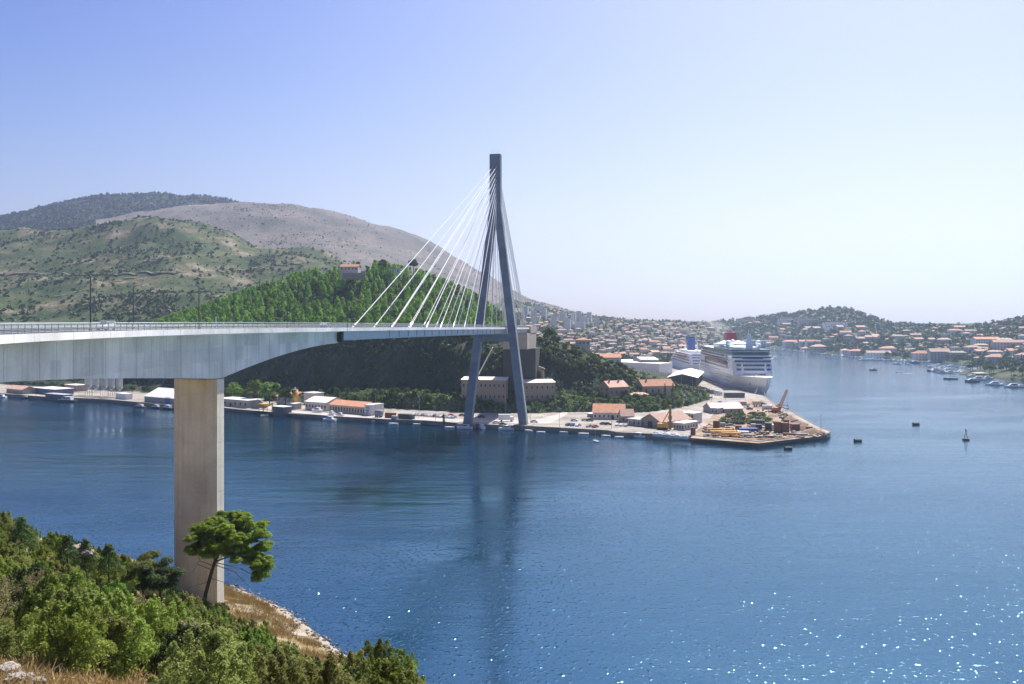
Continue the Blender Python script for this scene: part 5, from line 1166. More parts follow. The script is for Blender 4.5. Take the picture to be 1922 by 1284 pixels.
for k in range(520):
    x = rq.uniform(1322, 1530); y = rq.uniform(max(800 - (x - 1322) * .28, 760), min(824 - abs(x - 1430) * .03, 824))
    if x > 1480 and y < 790 + (x - 1480) * .55: continue
    p = G(x, y, 2.0); a = rq.uniform(.2, .9); b = a * rq.uniform(.3, 2.2); ang = rq.uniform(0, 3); h_ = rq.uniform(.15, .9)
    c_, s_ = math.cos(ang), math.sin(ang); q = [(p.x + c_ * u - s_ * v, p.y + s_ * u + c_ * v) for u, v in ((-b, -a), (b, -a), (b, a), (-b, a))]
    db_[k % 3].hexa([(u, v, 1.98) for u, v in q], [(u, v, 2.0 + h_ * rq.uniform(.8, 1.1)) for u, v in q])
for m_, dd_ in zip((M_RUST, M_GREYW, plain('dark_steel', (.06, .06, .065))), db_): tag(dd_.build('yard_debris', m_), kind='stuff')
# posts along the tip and light masts on the berth
for k, (x, y, h) in enumerate([(1541, 813, 9), (1432, 823, 9), (1279, 737, 14), (1300, 746, 13), (1335, 758, 12), (1362, 772, 9), (1050, 801, 9), (995, 796, 9), (817, 790, 8), (705, 778, 12), (787, 783, 12), (949, 776, 12), (1148, 804, 8)]):
    e = empty('light_mast', G(x, y), 0, ['thin lamp mast at the pier tip', 'thin lamp mast on the near edge of the yard', 'lamp mast left by the ship berth', 'second lamp mast by the ship berth', 'third lamp mast by the ship berth', 'lamp mast on the yard road', 'lamp mast at the bend of the quay road', 'lamp mast right of the pylon foot', 'short lamp mast by the cypress', 'lamp mast behind the white end block', 'lamp mast behind the parked cars', 'lamp mast between the pylon legs', 'lamp mast at the waterside car park'][k], 'lamp mast', 'lamp masts on the far quay')
    mb = MB(); mb.tube([(0, 0, 0), (0, 0, h)], [.12, .07], 6); mb.build('pole', M_RAIL, e); mb = MB(); mb.box(-.9, .1, -.15, .15, h, h + .16); mb.build('lamp_head', M_RAIL, e)

# thin smoke drifting from the big ship's funnel
fp = [W(1377, 626, 815), W(1370, 620, 818), W(1358, 614, 822), W(1344, 610, 828), W(1330, 607, 836)]
mb = MB(); mb.tube(fp, [1.2, 2.6, 4.0, 5.0, 3.0], 10); sm = mb.build('smoke', None); sm.data.materials.clear()
m = bpy.data.materials.new('smoke_volume'); m.use_nodes = True; nt = m.node_tree; nt.nodes.clear()
pv = nt.nodes.new('ShaderNodeVolumePrincipled'); pv.inputs['Color'].default_value = (.85, .85, .82, 1); pv.inputs['Density'].default_value = .03
ou = nt.nodes.new('ShaderNodeOutputMaterial'); nt.links.new(pv.outputs[0], ou.inputs['Volume']); sm.data.materials.append(m); tag(sm, kind='stuff')

# ------------------------------------------------------------------ town on the slopes
def far_house_mesh(w, d, h, nf, nx):
    mb = wall_mesh(w, d, h, 'box', 0, 4.0); fh = h / nf
    for j in range(nf):
        for i in range(nx):
            u = -w/2 + w * (i + .5) / nx; mb.box(u - .5, u + .5, -.06, .02, j * fh + .9, j * fh + 2.2, 1)
        for i in range(max(2, nx // 2)):
            u = d * (i + .5) / max(2, nx // 2)
            for s in (-1, 1): mb.box(s * w/2 - .06, s * w/2 + .06, u - .5, u + .5, j * fh + .9, j * fh + 2.2, 1)
    return mb
WALLS = [M_WHITE, M_STUC_W, M_STUC_P]
FH = []
for (w, d, h, nf, nx, rf, rh) in [(11, 9, 5.6, 2, 4, 'hip', 2.2), (13, 10, 8.4, 3, 5, 'hip', 2.4), (9, 9, 5.6, 2, 3, 'hip', 2.0), (15, 10, 5.8, 2, 5, 'gable', 2.6), (20, 11, 8.4, 3, 7, 'gable', 2.8), (12, 11, 8.6, 3, 4, 'flat', 0), (26, 12, 11.2, 4, 9, 'hip', 3.0)]:
    for k, wm in enumerate(WALLS):
        FH.append((far_house_mesh(w, d, h, nf, nx).mesh('wall', [wm, M_GLASS]), roof_mesh(w, d, h, rf, rh).mesh('roof', M_ROOF_C if rf == 'flat' else [M_TILE, M_TILE_P, M_TILE_B][k]), w, rf))
TB = [(far_house_mesh(w, d, h, nf, nx).mesh('wall', [M_WHITE, M_GLASS]), roof_mesh(w, d, h, 'flat', 0, .1).mesh('roof', M_ROOF_G)) for (w, d, h, nf, nx) in [(16, 14, 34, 12, 6), (20, 14, 27, 9, 7), (30, 12, 18, 6, 11)]]
def far_house(p, rz, k, label, group, cat='house', sc=1.0, name='town_house'):
    e = empty(name, p, rz, label, cat, group); e.scale = (sc, sc, sc)
    link('wall', FH[k][0], e); link('roof', FH[k][1], e); return e
taken = []
WN = ['white', 'cream', 'pinkish']
def size_w(s): return 'small' if s < .6 else ('middle-sized' if s < .72 else 'larger')
def town_place(x, y):
    sk = np.interp(x, [985, 1060, 1130, 1200, 1340], [578, 592, 602, 607, 610]); t = (y - sk) / (676 - sk)
    row = 'just under the skyline' if t < .2 else 'high on the town slope' if t < .42 else 'halfway up the town slope' if t < .65 else 'low on the town slope' if t < .85 else 'at the foot of the town slope'
    return row + ' ' + ('beside the high-rise blocks' if x < 1110 else 'above the wooded ridge' if x < 1170 else 'above the port warehouses' if x < 1235 else 'behind the smaller cruise ship' if x < 1300 else 'behind the red-funnelled cruise ship')
def free(x, y, dx, dy):
    for a, b in taken:
        if abs(a - x) < dx and abs(b - y) < dy: return False
    taken.append((x, y)); return True
# tower blocks of the town
for k, (x, y) in enumerate([(936, 606), (948, 610), (1003, 612), (1020, 600), (1056, 606), (1066, 613), (1076, 606), (1086, 602), (1095, 611), (1105, 605), (1064, 622), (1088, 621), (1120, 616), (985, 596), (1012, 588), (1040, 614)]):
    p = town.hit(x, y)
    if p is None: continue
    taken.append((x, y)); e = empty('tower_block', p, R(rng.uniform(-20, 30)), 'pale high-rise block in the town behind the bridge', 'tower block', 'high-rise blocks of the town'); e.scale = (.62, .62, .62 + .12 * (k % 3))
    wme, rme = TB[k % 3 if k > 3 else 0]; link('wall', wme, e); link('roof', rme, e)
cnt = 0; r2 = random.Random(11)
for t in range(5000):
    x = r2.uniform(985, 1345); sk = np.interp(x, [985, 1060, 1130, 1200, 1340], [578, 592, 602, 607, 610]); y = sk + (r2.random() ** 0.8) * (676 - sk)
    if not free(x, y, 8.0, 3.4): continue
    p = town.hit(x, y)
    if p is None: continue
    sc_ = r2.uniform(.5, .82); k = r2.randrange(len(FH)); col_ = WN[k % 3] + ' ' + 'orange-roofed' if FH[k][3] != 'flat' else 'flat-roofed'
    far_house(p, R(r2.uniform(-40, 40)), k, f'{size_w(sc_)} {col_} house {town_place(x, y)}', f'{col_} houses on the town slope', sc=sc_); cnt += 1
    if cnt >= 185: break
rest_h = MB()
for t in range(3000):                                  # the smallest houses run together into one mass
    x = r2.uniform(985, 1345); sk = np.interp(x, [985, 1060, 1130, 1200, 1340], [578, 592, 602, 607, 610]); y = sk + r2.random() * (660 - sk)
    if not free(x, y, 7.0, 2.6): continue
    p = town.hit(x, y)
    if p is None: continue
    w, d, h = r2.uniform(5, 10), r2.uniform(5, 8), r2.uniform(3.5, 7); a = r2.uniform(-.6, .6); c, s_ = math.cos(a), math.sin(a); b = len(rest_h.v); k = r2.randrange(3)
    lo = len(rest_h.v); rest_h.box(-w/2, w/2, 0, d, -3, h, 0 if k else 1); rf_ = roof_mesh(w, d, h, 'hip', 1.8); o_ = len(rest_h.v)
    rest_h.v += rf_.v; rest_h.f += [[i + o_ for i in f] for f in rf_.f]; rest_h.m += [2 + k % 2] * len(rf_.f)
    for i in range(lo, len(rest_h.v)): X, Y, Z = rest_h.v[i]; rest_h.v[i] = (p.x + c * X - s_ * Y, p.y + s_ * X + c * Y, p.z + Z)
    if len(rest_h.v) > 130 * 18: break
tag(rest_h.build('distant_houses', [M_WHITE, M_STUC_W, M_TILE_P, M_TILE_B]), kind='stuff')
# terraced hotels on the peninsula
for k, (xl, xr, y, n) in enumerate([(1385, 1440, 605, 3), (1462, 1496, 607, 4), (1500, 1545, 608, 4), (1548, 1604, 613, 3)]):
    p = lapad.hit((xl + xr) / 2, y + 2)
    if p is None: continue
    w = (xr - xl) / F * p.y; e = empty('terraced_hotel', p, R(rng.uniform(-6, 6)), ['long pale apartment row at the left end of the peninsula hill', 'left terraced hotel high on the peninsula hill', 'middle terraced hotel high on the peninsula hill', 'broad hotel with striped balconies on the peninsula hill'][k], 'hotel')
    for j in range(n):
        mb = MB(); y0 = j * 5; mb.box(-w/2 + j * 1.5, w/2 - j * 2, y0, 14 + j * 4, -6 if j == 0 else j * 3.6 + .003, (j + 1) * 3.6); f_ = mb.build('storey', M_WHITE if k % 2 else M_STUC_W, e)
        nb = int(w / 5)
        mb = MB()
        for i in range(nb): u = -w/2 + 2 + (w - 5) * (i + .5) / nb; mb.box(u - 1.5, u + 1.5, y0 - .08, y0 + .05, j * 3.6 + .8, j * 3.6 + 2.9)
        mb.build('balcony_openings', M_GLASS, f_)
cnt = 0; taken2 = taken; 
for t in range(4000):                                  # scattered houses of the left half of the peninsula
    x = r2.uniform(1345, 1660); y = r2.uniform(610, 650 if x < 1480 else 652)
    if 1480 < x and r2.random() < .6: continue
    if not free(x, y, 11, 4.5): continue
    p = lapad.hit(x, y)
    if p is None: continue
    far_house(p, R(r2.uniform(-35, 35)), r2.randrange(len(FH) - 3), f"{['pale', 'cream', 'pinkish'][cnt % 3]} house among trees {'high' if y < 625 else 'halfway up' if y < 640 else 'low'} on the peninsula hill {'above the harbour head' if x < 1450 else 'below the hotels' if x < 1560 else 'towards the marina'}", 'houses among the trees of the peninsula'); cnt += 1
    if cnt >= 45: break
cnt = 0
for t in range(4000):                                  # the denser quarter at the right, above the marina
    x = r2.uniform(1665, 1935); y = r2.uniform(np.interp(x, [1665, 1720, 1800, 1922], [640, 622, 620, 614]), np.interp(x, [1665, 1746, 1860, 1935], [670, 676, 682, 690]))
    if not free(x, y, 13, 4.8): continue
    p = lapad.hit(x, y)
    if p is None: continue
    k = r2.randrange(len(FH)); sc_ = r2.uniform(.65, .95)
    row = 'near the hilltop' if y < 632 else 'halfway up the hill' if y < 650 else 'just above the waterfront'
    far_house(p, R(r2.uniform(-30, 30)), k, f"{'large' if FH[k][2] > 14 else 'small'} {WN[k % 3]} {'flat' if FH[k][3] == 'flat' else 'orange'}-roofed house {row} {'left of the marina' if x < 1745 else 'behind the marina' if x < 1840 else 'right of the marina'}", 'houses above the marina', sc=sc_); cnt += 1
    if cnt >= 68: break
for k, (x, y, w, d, h, rf, rh, lab) in enumerate([(1427, 651, 70, 16, 13, 'flat', 0, 'long pale waterfront building at the head of the harbour'), (1487, 653, 30, 14, 12, 'hip', 3, 'pale hip-roofed building at the head of the harbour'), (1541, 667, 25, 16, 15, 'hip', 4, 'large cream villa with orange roof on the harbour shore'), (1513, 662, 16, 10, 8, 'hip', 2, 'low orange-roofed house left of the cream villa'), (1588, 668, 13, 10, 9, 'hip', 2.6, 'orange-roofed house right of the cream villa'), (1608, 670, 20, 12, 9, 'hip', 3, 'broad house with pinkish roof on the harbour shore'), (1650, 674, 34, 12, 9, 'gable', 3, 'long row house with pink roof on the harbour shore'),
                                                 (1733, 677, 22, 14, 10, 'hip', 4, 'big orange-roofed house at the left end of the marina'), (1765, 678, 26, 12, 13, 'gable', 4, 'large pale house with pink roof by the marina'), (1855, 652, 40, 12, 11, 'gable', 3, 'long apartment house with bright orange roof high above the marina'), (1895, 660, 40, 12, 12, 'gable', 3, 'second long apartment house with orange roof further right'), (1868, 684, 18, 12, 9, 'hip', 3, 'cream house with orange roof at the water right of the marina'), (1845, 668, 20, 10, 6, 'gable', 2.5, 'low building with pale orange roof among trees above the marina')]):
    p = lapad.hit(x, y) or G(x, y, 2)
    building('villa', lab, 'building', p, R(rng.uniform(-12, 12)), w, d, h, roof=rf, rh=rh, wall=WALLS[k % 3], rm=M_ROOF_C if rf == 'flat' else (M_TILE if k % 2 else M_TILE_P), front=(max(3, int(w / 4)), max(2, int(h / 3.2))), sink=8, wsz=(1.3, 1.6))

# boats of the marina and in the bay
for k, (kd, x, y, rz, sc) in enumerate([('ferry', 1754, 697, 80, 1.0), ('cruiser', 1768, 700, 60, 1.3), ('cruiser', 1783, 700, 75, 1.2), ('yacht', 1784, 712, 85, 1.1), ('cruiser', 1824, 717, 85, 1.5), ('cruiser', 1825, 708, 70, 1.2), ('cruiser', 1836, 713, 70, 1.5), ('cruiser', 1853, 711, 80, 1.2), ('ferry', 1866, 723, 80, .9), ('ferry', 1901, 727, 85, .9), ('cruiser', 1915, 727, 80, 1.1), ('cruiser', 1717, 682, 80, 1.5), ('cruiser', 1684, 684, 80, 1.2), ('cruiser', 1705, 685, 75, .8), ('cruiser', 1639, 695, 80, 1.0), ('skiff', 1687, 700, 80, 1.3), ('ferry', 1619, 677, 80, .8), ('cruiser', 1638, 676, 80, 1.2), ('cruiser', 1553, 672, 80, .9), ('cruiser', 1568, 673, 80, .9), ('skiff', 1466, 665, 60, 1.2), ('skiff', 1482, 667, 80, 1.4)]):
    words = ['dark tour boat', 'white cruiser beside the dark tour boat', 'second white cruiser of the outer pontoon', 'dark hulled sailing yacht', 'dark motor boat in the middle', 'white cruiser behind', 'white flybridge boat', 'low white boat near the pontoon shed', 'big white motor yacht', 'white motor yacht by the wooded point', 'small boat at the right edge', 'blue hulled boat off the houses', 'small boat off the harbour shore', 'tiny dinghy between the moored boats', 'single small boat', 'speeding small boat with white wake', 'dark fishing boat by the harbour shore', 'white boat by the harbour shore', 'left small boat off the cream villa', 'right small boat off the cream villa', 'left dinghy at the harbour head', 'right dinghy at the harbour head'][k]
    boat(kd, x, y, rz, words + ' out on the bay water' if 'bay' not in words else words, 'boats lying off the far shore', M_HBLUE if k in (0, 3, 4, 11, 14) else None, sc)
for k in range(70):
    x = 1745 + rng.random() * 115; y = 684 + (x - 1745) * .055 + rng.random() * 13
    boat('yacht' if k % 3 == 0 else 'cruiser', x, y, rng.uniform(60, 120), f"small white {'sailing yacht' if k % 3 == 0 else 'motor boat'} packed at the {'left' if x < 1785 else 'middle' if x < 1825 else 'right'} marina pontoons", 'boats packed in the marina', None, rng.uniform(.7, 1.0))
for k in range(46):
    x = 1440 + k * 6.8 + rng.uniform(-2, 2); y = np.interp(x, LX, _LB) + 1.2 + rng.random() * 1.2
    boat('cruiser' if k % 4 else 'yacht', x, y, rng.uniform(0, 180), 'small white boat moored along the harbour shore', 'boats moored along the harbour shore', None, rng.uniform(.8, 1.2))
mb = MB(); 
for k in range(4): a, b = G(1758 + k * 22, 697 + k * 2, .5), G(1782 + k * 22, 701 + k * 2.2, .5); mb.hexa([a, b, b + Vector((0, 3, 0)), a + Vector((0, 3, 0))], [a + Vector((0,0,.5)), b + Vector((0,0,.5)), b + Vector((0, 3, .5)), a + Vector((0, 3, .5))])
tag(mb.build('marina_pontoon', M_GREYW), 'low grey floating pontoon of the marina', 'pontoon')
e = bpx('boat_shed', 'dark boat shed with pale roof on the marina pontoon', 'shed', 1832, 705, 1858, 705, 701, 9, z=.8, roof='flat', wall=M_RUST, rm=M_ROOF_C, front=(4, 1))
# foam wake behind the speeding boat
a = G(1690, 701, 0.006); mb = MB(); mb.add([(a.x, a.y, .02), (a.x + 9, a.y - 1.5, .03), (a.x + 16, a.y - 1, .02), (a.x + 9, a.y + 1.6, .03)], [(0, 1, 2, 3)]); mb.add([(a.x - 4, a.y - 1, .02), (a.x, a.y - 1.2, .03), (a.x, a.y + 1.2, .03), (a.x - 4, a.y + .6, .02)], [(0, 1, 2, 3)])
tag(mb.build('wake', plain('foam', (.75, .78, .8), .8)), kind='stuff')

# ------------------------------------------------------------------ vegetation
def leaf_quads(C, Nn, size, tilt=0.8, aspect=1.0, g=nrg):
    n = len(C); Nn = Nn + g.normal(0, tilt, (n, 3)); Nn /= np.linalg.norm(Nn, axis=1, keepdims=True) + 1e-9
    t = g.normal(0, 1, (n, 3)); t -= Nn * (t * Nn).sum(1, keepdims=True); t /= np.linalg.norm(t, axis=1, keepdims=True) + 1e-9
    b = np.cross(Nn, t); s = (size * g.uniform(.6, 1.3, n))[:, None]
    V = np.stack([C - t*s - b*s*aspect*.5, C + t*s*.2 - b*s*aspect, C + t*s + b*s*aspect*.4, C - t*s*.1 + b*s*aspect], 1).reshape(-1, 3)
    return V, np.arange(4 * n).reshape(n, 4)
def sphere_dirs(n, g=nrg):
    d = g.normal(0, 1, (n, 3)); return d / np.linalg.norm(d, axis=1, keepdims=True)
def lobes_cloud(lobes, n, size, fill=.25, tilt=.7, aspect=1.0, up=0.0):
    """leaves over a set of lobes (centre, radii)"""
    vol = np.array([l[1][0] * l[1][2] for l in lobes]); pr = vol / vol.sum(); idx = nrg.choice(len(lobes), n, p=pr)
    c = np.array([l[0] for l in lobes])[idx]; r = np.array([l[1] for l in lobes])[idx]
    d = sphere_dirs(n); d[:, 2] = np.where(d[:, 2] < -.35, -d[:, 2], d[:, 2])
    rad = 1 - np.abs(nrg.normal(0, fill, n)); rad = np.clip(rad, .15, 1.08)
    return leaf_quads(c + d * r * rad[:, None], d + np.array([0, 0, up]), size, tilt, aspect)
def join(parts):
    V = []; Q = []; o = 0
    for v, q in parts: V.append(v); Q.append(q + o); o += len(v)
    return np.concatenate(V), np.concatenate(Q)
L_PINE = leafy('pine_needles', (0.110, 0.200, 0.022), (0.260, 0.390, 0.050), .12, .6)
L_PINEN = leafy('umbrella_pine_needles', (0.160, 0.225, 0.018), (0.270, 0.345, 0.032), .3, .5)
L_OAK = leafy('olive_leaves', (0.170, 0.195, 0.050), (0.290, 0.315, 0.090), .45, .5)
L_LAUR = leafy('laurel_leaves', (0.130, 0.195, 0.034), (0.235, 0.310, 0.060), .45, .5)
L_LIME = leafy('young_leaves', (0.180, 0.230, 0.038), (0.285, 0.335, 0.070), .5, .5)
L_DRY = leafy('dry_twigs', (0.20, 0.18, 0.09), (0.28, 0.24, 0.12), .5, .3)
L_DARK = leafy('dark_leaves', (0.040, 0.078, 0.022), (0.088, 0.138, 0.034), .2, .35)
L_TREE = leafy('tree_leaves', (0.060, 0.100, 0.026), (0.125, 0.175, 0.045), .1, .35)
L_HILL = leafy('hill_scrub', (0.035, 0.068, 0.022), (0.080, 0.115, 0.038), .02, .2)
L_SCR = leafy('mountain_scrub_leaves', (0.07, 0.085, 0.05), (0.11, 0.115, 0.07), .02, .15)
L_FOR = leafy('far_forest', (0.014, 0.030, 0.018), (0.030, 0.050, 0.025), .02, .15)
L_GRASS = leafy('dry_grass_blades', (0.30, 0.22, 0.08), (0.46, 0.35, 0.15), .3, .3)
L_GREENG = leafy('green_scrub', (0.10, 0.17, 0.028), (0.18, 0.26, 0.05), .15, .4)

# scrub, woods and gardens too far off to tell apart: one mass each
def scatter(name, pts, size, per, m, squash=.7, leaf=.55):
    n = len(pts); P0 = np.repeat(np.array([p[:3] for p in pts]), per, 0); S = np.repeat(np.array([s for s in size]), per)
    d = sphere_dirs(n * per); d[:, 2] = np.abs(d[:, 2]); C = P0 + d * (S[:, None] * np.array([.8, .8, squash * 1.3])) * nrg.uniform(.5, 1, (n * per, 1))
    V, Q = leaf_quads(C, d, 1.0, .5); V = C.repeat(4, 0) + (V - C.repeat(4, 0)) * (S * leaf).repeat(4)[:, None]
    return tag(link(name, np_mesh(name, V, Q, m)), kind='stuff')
def loft_pts(lf, n, x0, x1, v0, v1, dens=None, vis=True):
    out = []
    while len(out) < n:
        x = rng.uniform(x0, x1); v = rng.uniform(v0, v1); p = lf.pt(x, v)
        if dens and rng.random() > dens(p, x, v): continue
        out.append(p)
    return out
def dn(s, lo, hi, off=0.0): return lambda p, x, v: sstep(lo, hi, noise.fractal(Vector((p.x * s, p.y * s, 7 + off)), 1, 2, 4))
pts = loft_pts(green_hill, 7000, -120, 720, 1.0, 3.1, lambda p, x, v: .14 + .86 * sstep(-.1, .5, noise.fractal(Vector((p.x * .009, p.y * .007, 7)), 1, 2, 5)))
scatter('hill_scrub', pts, [.8 + 3.4 * rng.random() ** 2.2 for _ in pts], 9, L_HILL)
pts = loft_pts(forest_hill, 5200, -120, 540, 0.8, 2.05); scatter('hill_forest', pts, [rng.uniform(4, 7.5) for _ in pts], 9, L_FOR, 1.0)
pts = loft_pts(bare_mountain, 2600, 200, 1100, 0.6, 3.05, lambda p, x, v: .1 + .9 * sstep(.0, .5, noise.fractal(Vector((p.x * .003, p.y * .003, 3)), 1, 2, 4))); scatter('mountain_scrub', pts, [rng.uniform(1.2, 3) for _ in pts], 8, L_SCR)
pts = loft_pts(town, 2300, 940, 1350, 0.6, 5.02, lambda p, x, v: .25 + .75 * sstep(-.2, .3, noise.fractal(Vector((p.x * .01, p.y * .01, 5)), 1, 2, 4))); scatter('town_trees', pts, [rng.uniform(2.2, 4.8) for _ in pts], 10, L_HILL, 1.0)
pts = loft_pts(lapad, 4200, 1340, 1960, 1.4, 5.02, lambda p, x, v: .35 + .65 * sstep(-.2, .3, noise.fractal(Vector((p.x * .01, p.y * .01, 5)), 1, 2, 4))); scatter('peninsula_trees', pts, [rng.uniform(3, 6.5) for _ in pts], 10, L_HILL, 1.0)
pts = loft_pts(headland, 3000, -60, 1330, 1.6, 5.9, lambda p, x, v: .8 if (v < 4.2 or x > 960) else .15); scatter('cliff_scrub', pts, [rng.uniform(.8, 2.2) for _ in pts], 14, L_DARK, .8, .4)
pts = loft_pts(headland, 1300, 380, 1330, .1, 1.6, lambda p, x, v: .5 if 860 < x < 1045 else 1); scatter('bank_scrub', pts, [rng.uniform(.7, 1.7) for _ in pts], 16, L_GREENG, .8, .35)
pts = loft_pts(headland, 420, 980, 1300, 3.4, 6.0); scatter('ridge_grass', pts, [rng.uniform(.8, 1.6) for _ in pts], 14, L_GRASS, .5, .4)

# pines of the hill
def pine_mesh(k):
    n = 720; t = nrg.random(n) ** .85; hgt = 10.0; rad = (3.1 - 2.6 * t ** 1.2) * (0.75 + .35 * np.sin(t * 21 + k)); a = nrg.uniform(0, 6.28, n); rr = rad * np.sqrt(nrg.uniform(.25, 1, n))
    C = np.stack([rr * np.cos(a), rr * np.sin(a), 1.2 + t * (hgt - 1.2)], 1); D = np.stack([np.cos(a), np.sin(a), np.full(n, .7)], 1)
    return np_mesh('crown', *leaf_quads(C, D, .4, .5, .7), L_PINE)
PM = [pine_mesh(k) for k in range(3)]
def round_pine(k):
    lb = []
    for i in range(9):
        a = rng.uniform(0, 6.28); r = rng.uniform(.2, 1.9); lb.append(((r * math.cos(a), r * math.sin(a), rng.uniform(3.5, 8.6) - r * .8), (rng.uniform(1.0, 1.7),) * 2 + (rng.uniform(.9, 1.5),)))
    return np_mesh('crown', *lobes_cloud(lb, 800, .38, .25, .5, .7, .3), L_PINE)
PM += [round_pine(k) for k in range(4)]
for k in (1, 4):
    me = PM[k].copy(); me.materials.clear(); me.materials.append(L_TREE); PM.append(me)
mb = MB(); mb.tube([(0, 0, -1.5), (0, 0, 2), (.1, 0, 8)], [.2, .17, .06], 6); PT = mb.mesh('trunk', M_BARK)
cand = []
for t in range(12000):
    x = rng.uniform(290, 945); v = rng.uniform(3.9, 6.08); p = headland.pt(x, v)
    if x < 560 and rng.random() > .75: pass
    if 600 < x < 700 and v > 5.8: continue
    if v < 4.05 and x > 900: continue
    if all((p.x - q.x) ** 2 + (p.y - q.y) ** 2 > 3.5 ** 2 for q in cand[-900:]): cand.append(p)
    if len(cand) >= 1050: break
sky_y = lambda x: np.interp(x, [290, 400, 500, 600, 640, 700, 800, 880, 940], [600, 563, 527, 497, 487, 487, 507, 541, 582])
cand = [p for p in cand if PX(p)[1] < 640]
cand.sort(key=lambda p: abs(PX(p)[1] - 575) > 45)
big = []; rest = []
for k, p in enumerate(cand):
    s = rng.uniform(.8, 1.3); x, y = PX(p + Vector((0, 0, 10 * s)))
    if y < sky_y(x): s *= max(.3, (PX(p)[1] - sky_y(x)) / max(1, PX(p)[1] - y))
    (big if len(big) < 300 else rest).append((p, s))
for p, s in big:
    x, y = PX(p); hh_ = 'tall' if s > 1.05 else 'low'
    where = ('at the left end of the stand' if x < 420 else 'left of the hilltop house' if x < 600 else 'below the hilltop house' if x < 700 else 'behind the stay cables' if x < 860 else 'close behind the pylon') + (' near the crest' if y < sky_y(x) + 32 else ' just above the deck' if y > 592 else ' on the middle of the slope')
    e = empty('pine_tree', p, rng.uniform(0, 6.3), f'{hh_} green pine {where}', 'pine tree', 'pines on the hill behind the bridge'); e.scale = (s, s, s)
    link('crown', PM[rng.choice((0, 1, 3, 4, 5, 6, 3, 4, 5, 6, 7, 8, 8))], e); link('trunk', PT, e)
parts = []
for p, s in rest:
    n = 300; t = nrg.random(n); rad = (3.0 * np.sqrt(np.clip(1 - t ** 2, .05, 1))) * .85 * s; a = nrg.uniform(0, 6.28, n); rr = rad * np.sqrt(nrg.uniform(.3, 1, n))
    C = np.stack([p.x + rr * np.cos(a), p.y + rr * np.sin(a), p.z + s * (1.0 + t * 9)], 1); parts.append(leaf_quads(C, np.stack([np.cos(a), np.sin(a), np.full(n, .7)], 1), .55 * s, .5, .7))
if parts: tag(link('pine_wood', np_mesh('pine_wood', *join(parts), L_PINE)), kind='stuff')

# broadleaf trees
def tree_mesh(k, n=520, size=.42, m=None, flat=.85):
    lb = [((0, 0, 3.4), (1.7, 1.7, 1.6))]
    for i in range(7):
        a = rng.uniform(0, 6.28); r = rng.uniform(.7, 1.7); lb.append(((r * math.cos(a), r * math.sin(a), rng.uniform(2.4, 4.8) * flat), (rng.uniform(.8, 1.3),) * 2 + (rng.uniform(.7, 1.1),)))
    return np_mesh('crown', *lobes_cloud(lb, n, size, .25, .5), m or L_TREE)
TM = [tree_mesh(k) for k in range(4)]; TMG = [tree_mesh(k, m=L_GREENG) for k in range(3)]; TMD = [tree_mesh(k, m=L_DARK) for k in range(3)]
mb = MB(); mb.tube([(0, 0, -2), (0, 0, 1.2), (.2, .1, 3.2)], [.22, .18, .08], 6); mb.tube([(0, 0, 1.4), (.9, .3, 3.0)], [.1, .04], 5); mb.tube([(0, 0, 1.6), (-.8, -.4, 3.2)], [.1, .04], 5); TT = mb.mesh('trunk', M_BARK)
def tree(p, s, me, label, group, cat='tree', name='broadleaf_tree', sz=1.0):
    e = empty(name, p, rng.uniform(0, 6.3), label, cat, group); e.scale = (s, s, s * sz); link('crown', me, e); link('trunk', TT, e); return e
# three tall pale trees and the wood behind the workshop
for k, (x, y, h) in enumerate([(440, 744, 13), (478, 747, 15.5), (506, 750, 15), (536, 752, 11), (462, 750, 9), (425, 746, 10)]):
    Y = 590 - (x - 440) * .5; tree(W(x, y + 6, Y), h / 5.6, TM[k % 4] if k > 2 else TMG[k], ['tall pale green tree nearest the bridge pier', 'tallest pale green tree behind the cream workshop', 'right one of the tall pale green trees', 'olive tree behind the dark hut', 'lower dark tree below the tall pale ones', 'tree half hidden by the bridge pier'][k], 'trees behind the workshop')
def grove(poly, n, s0, s1, meshes, label, group, lf=headland, name='broadleaf_tree', dist=8, sz=1.0, drop=0.0):
    xs = [p[0] for p in poly]; ys = [p[1] for p in poly]; got = []; tries = 0
    while len(got) < n and tries < 4000:
        tries += 1; x, y = rng.uniform(min(xs), max(xs)), rng.uniform(min(ys), max(ys)); ins = False
        for (a, b) in zip(poly, poly[1:] + poly[:1]):
            if (a[1] > y) != (b[1] > y) and x < (b[0] - a[0]) * (y - a[1]) / (b[1] - a[1]) + a[0]: ins = not ins
        if not ins or any(abs(a - x) < dist and abs(b - y) < dist * .5 for a, b in got): continue
        p = lf.hit(x, y) if lf is not None else G(x, y, 2.0)
        if p is None: continue
        got.append((x, y)); p = p.copy(); p.z -= drop; lab_ = label + ', ' + ('upper' if y < (min(ys) + max(ys)) / 2 else 'lower') + ' ' + ('left', 'middle', 'right')[min(2, int(3 * (x - min(xs)) / (max(xs) - min(xs))))] + ' part'; tree(p, rng.uniform(s0, s1), rng.choice(meshes), lab_, group, 'shrub' if name == 'shrub' else 'tree', name, sz)
grove([(560, 742), (600, 735), (700, 738), (860, 742), (866, 752), (760, 755), (640, 760), (560, 758)], 34, .5, 1.0, TM + TMG[:1], 'olive green bush tree on the bank behind the quay buildings', 'trees on the bank behind the quay', name='shrub')
grove([(1006, 640), (1050, 646), (1110, 668), (1200, 712), (1225, 735), (1150, 720), (1080, 705), (1030, 690), (1006, 668)], 75, .7, 1.35, TM + TMD, 'dark green tree on the wooded ridge right of the abutment', 'trees on the wooded ridge')
grove([(1040, 742), (1110, 735), (1120, 752), (1100, 770), (1060, 768)], 14, .5, .9, TM + TMG, 'bushy tree by the rock right of the pylon', 'trees by the rock right of the pylon')
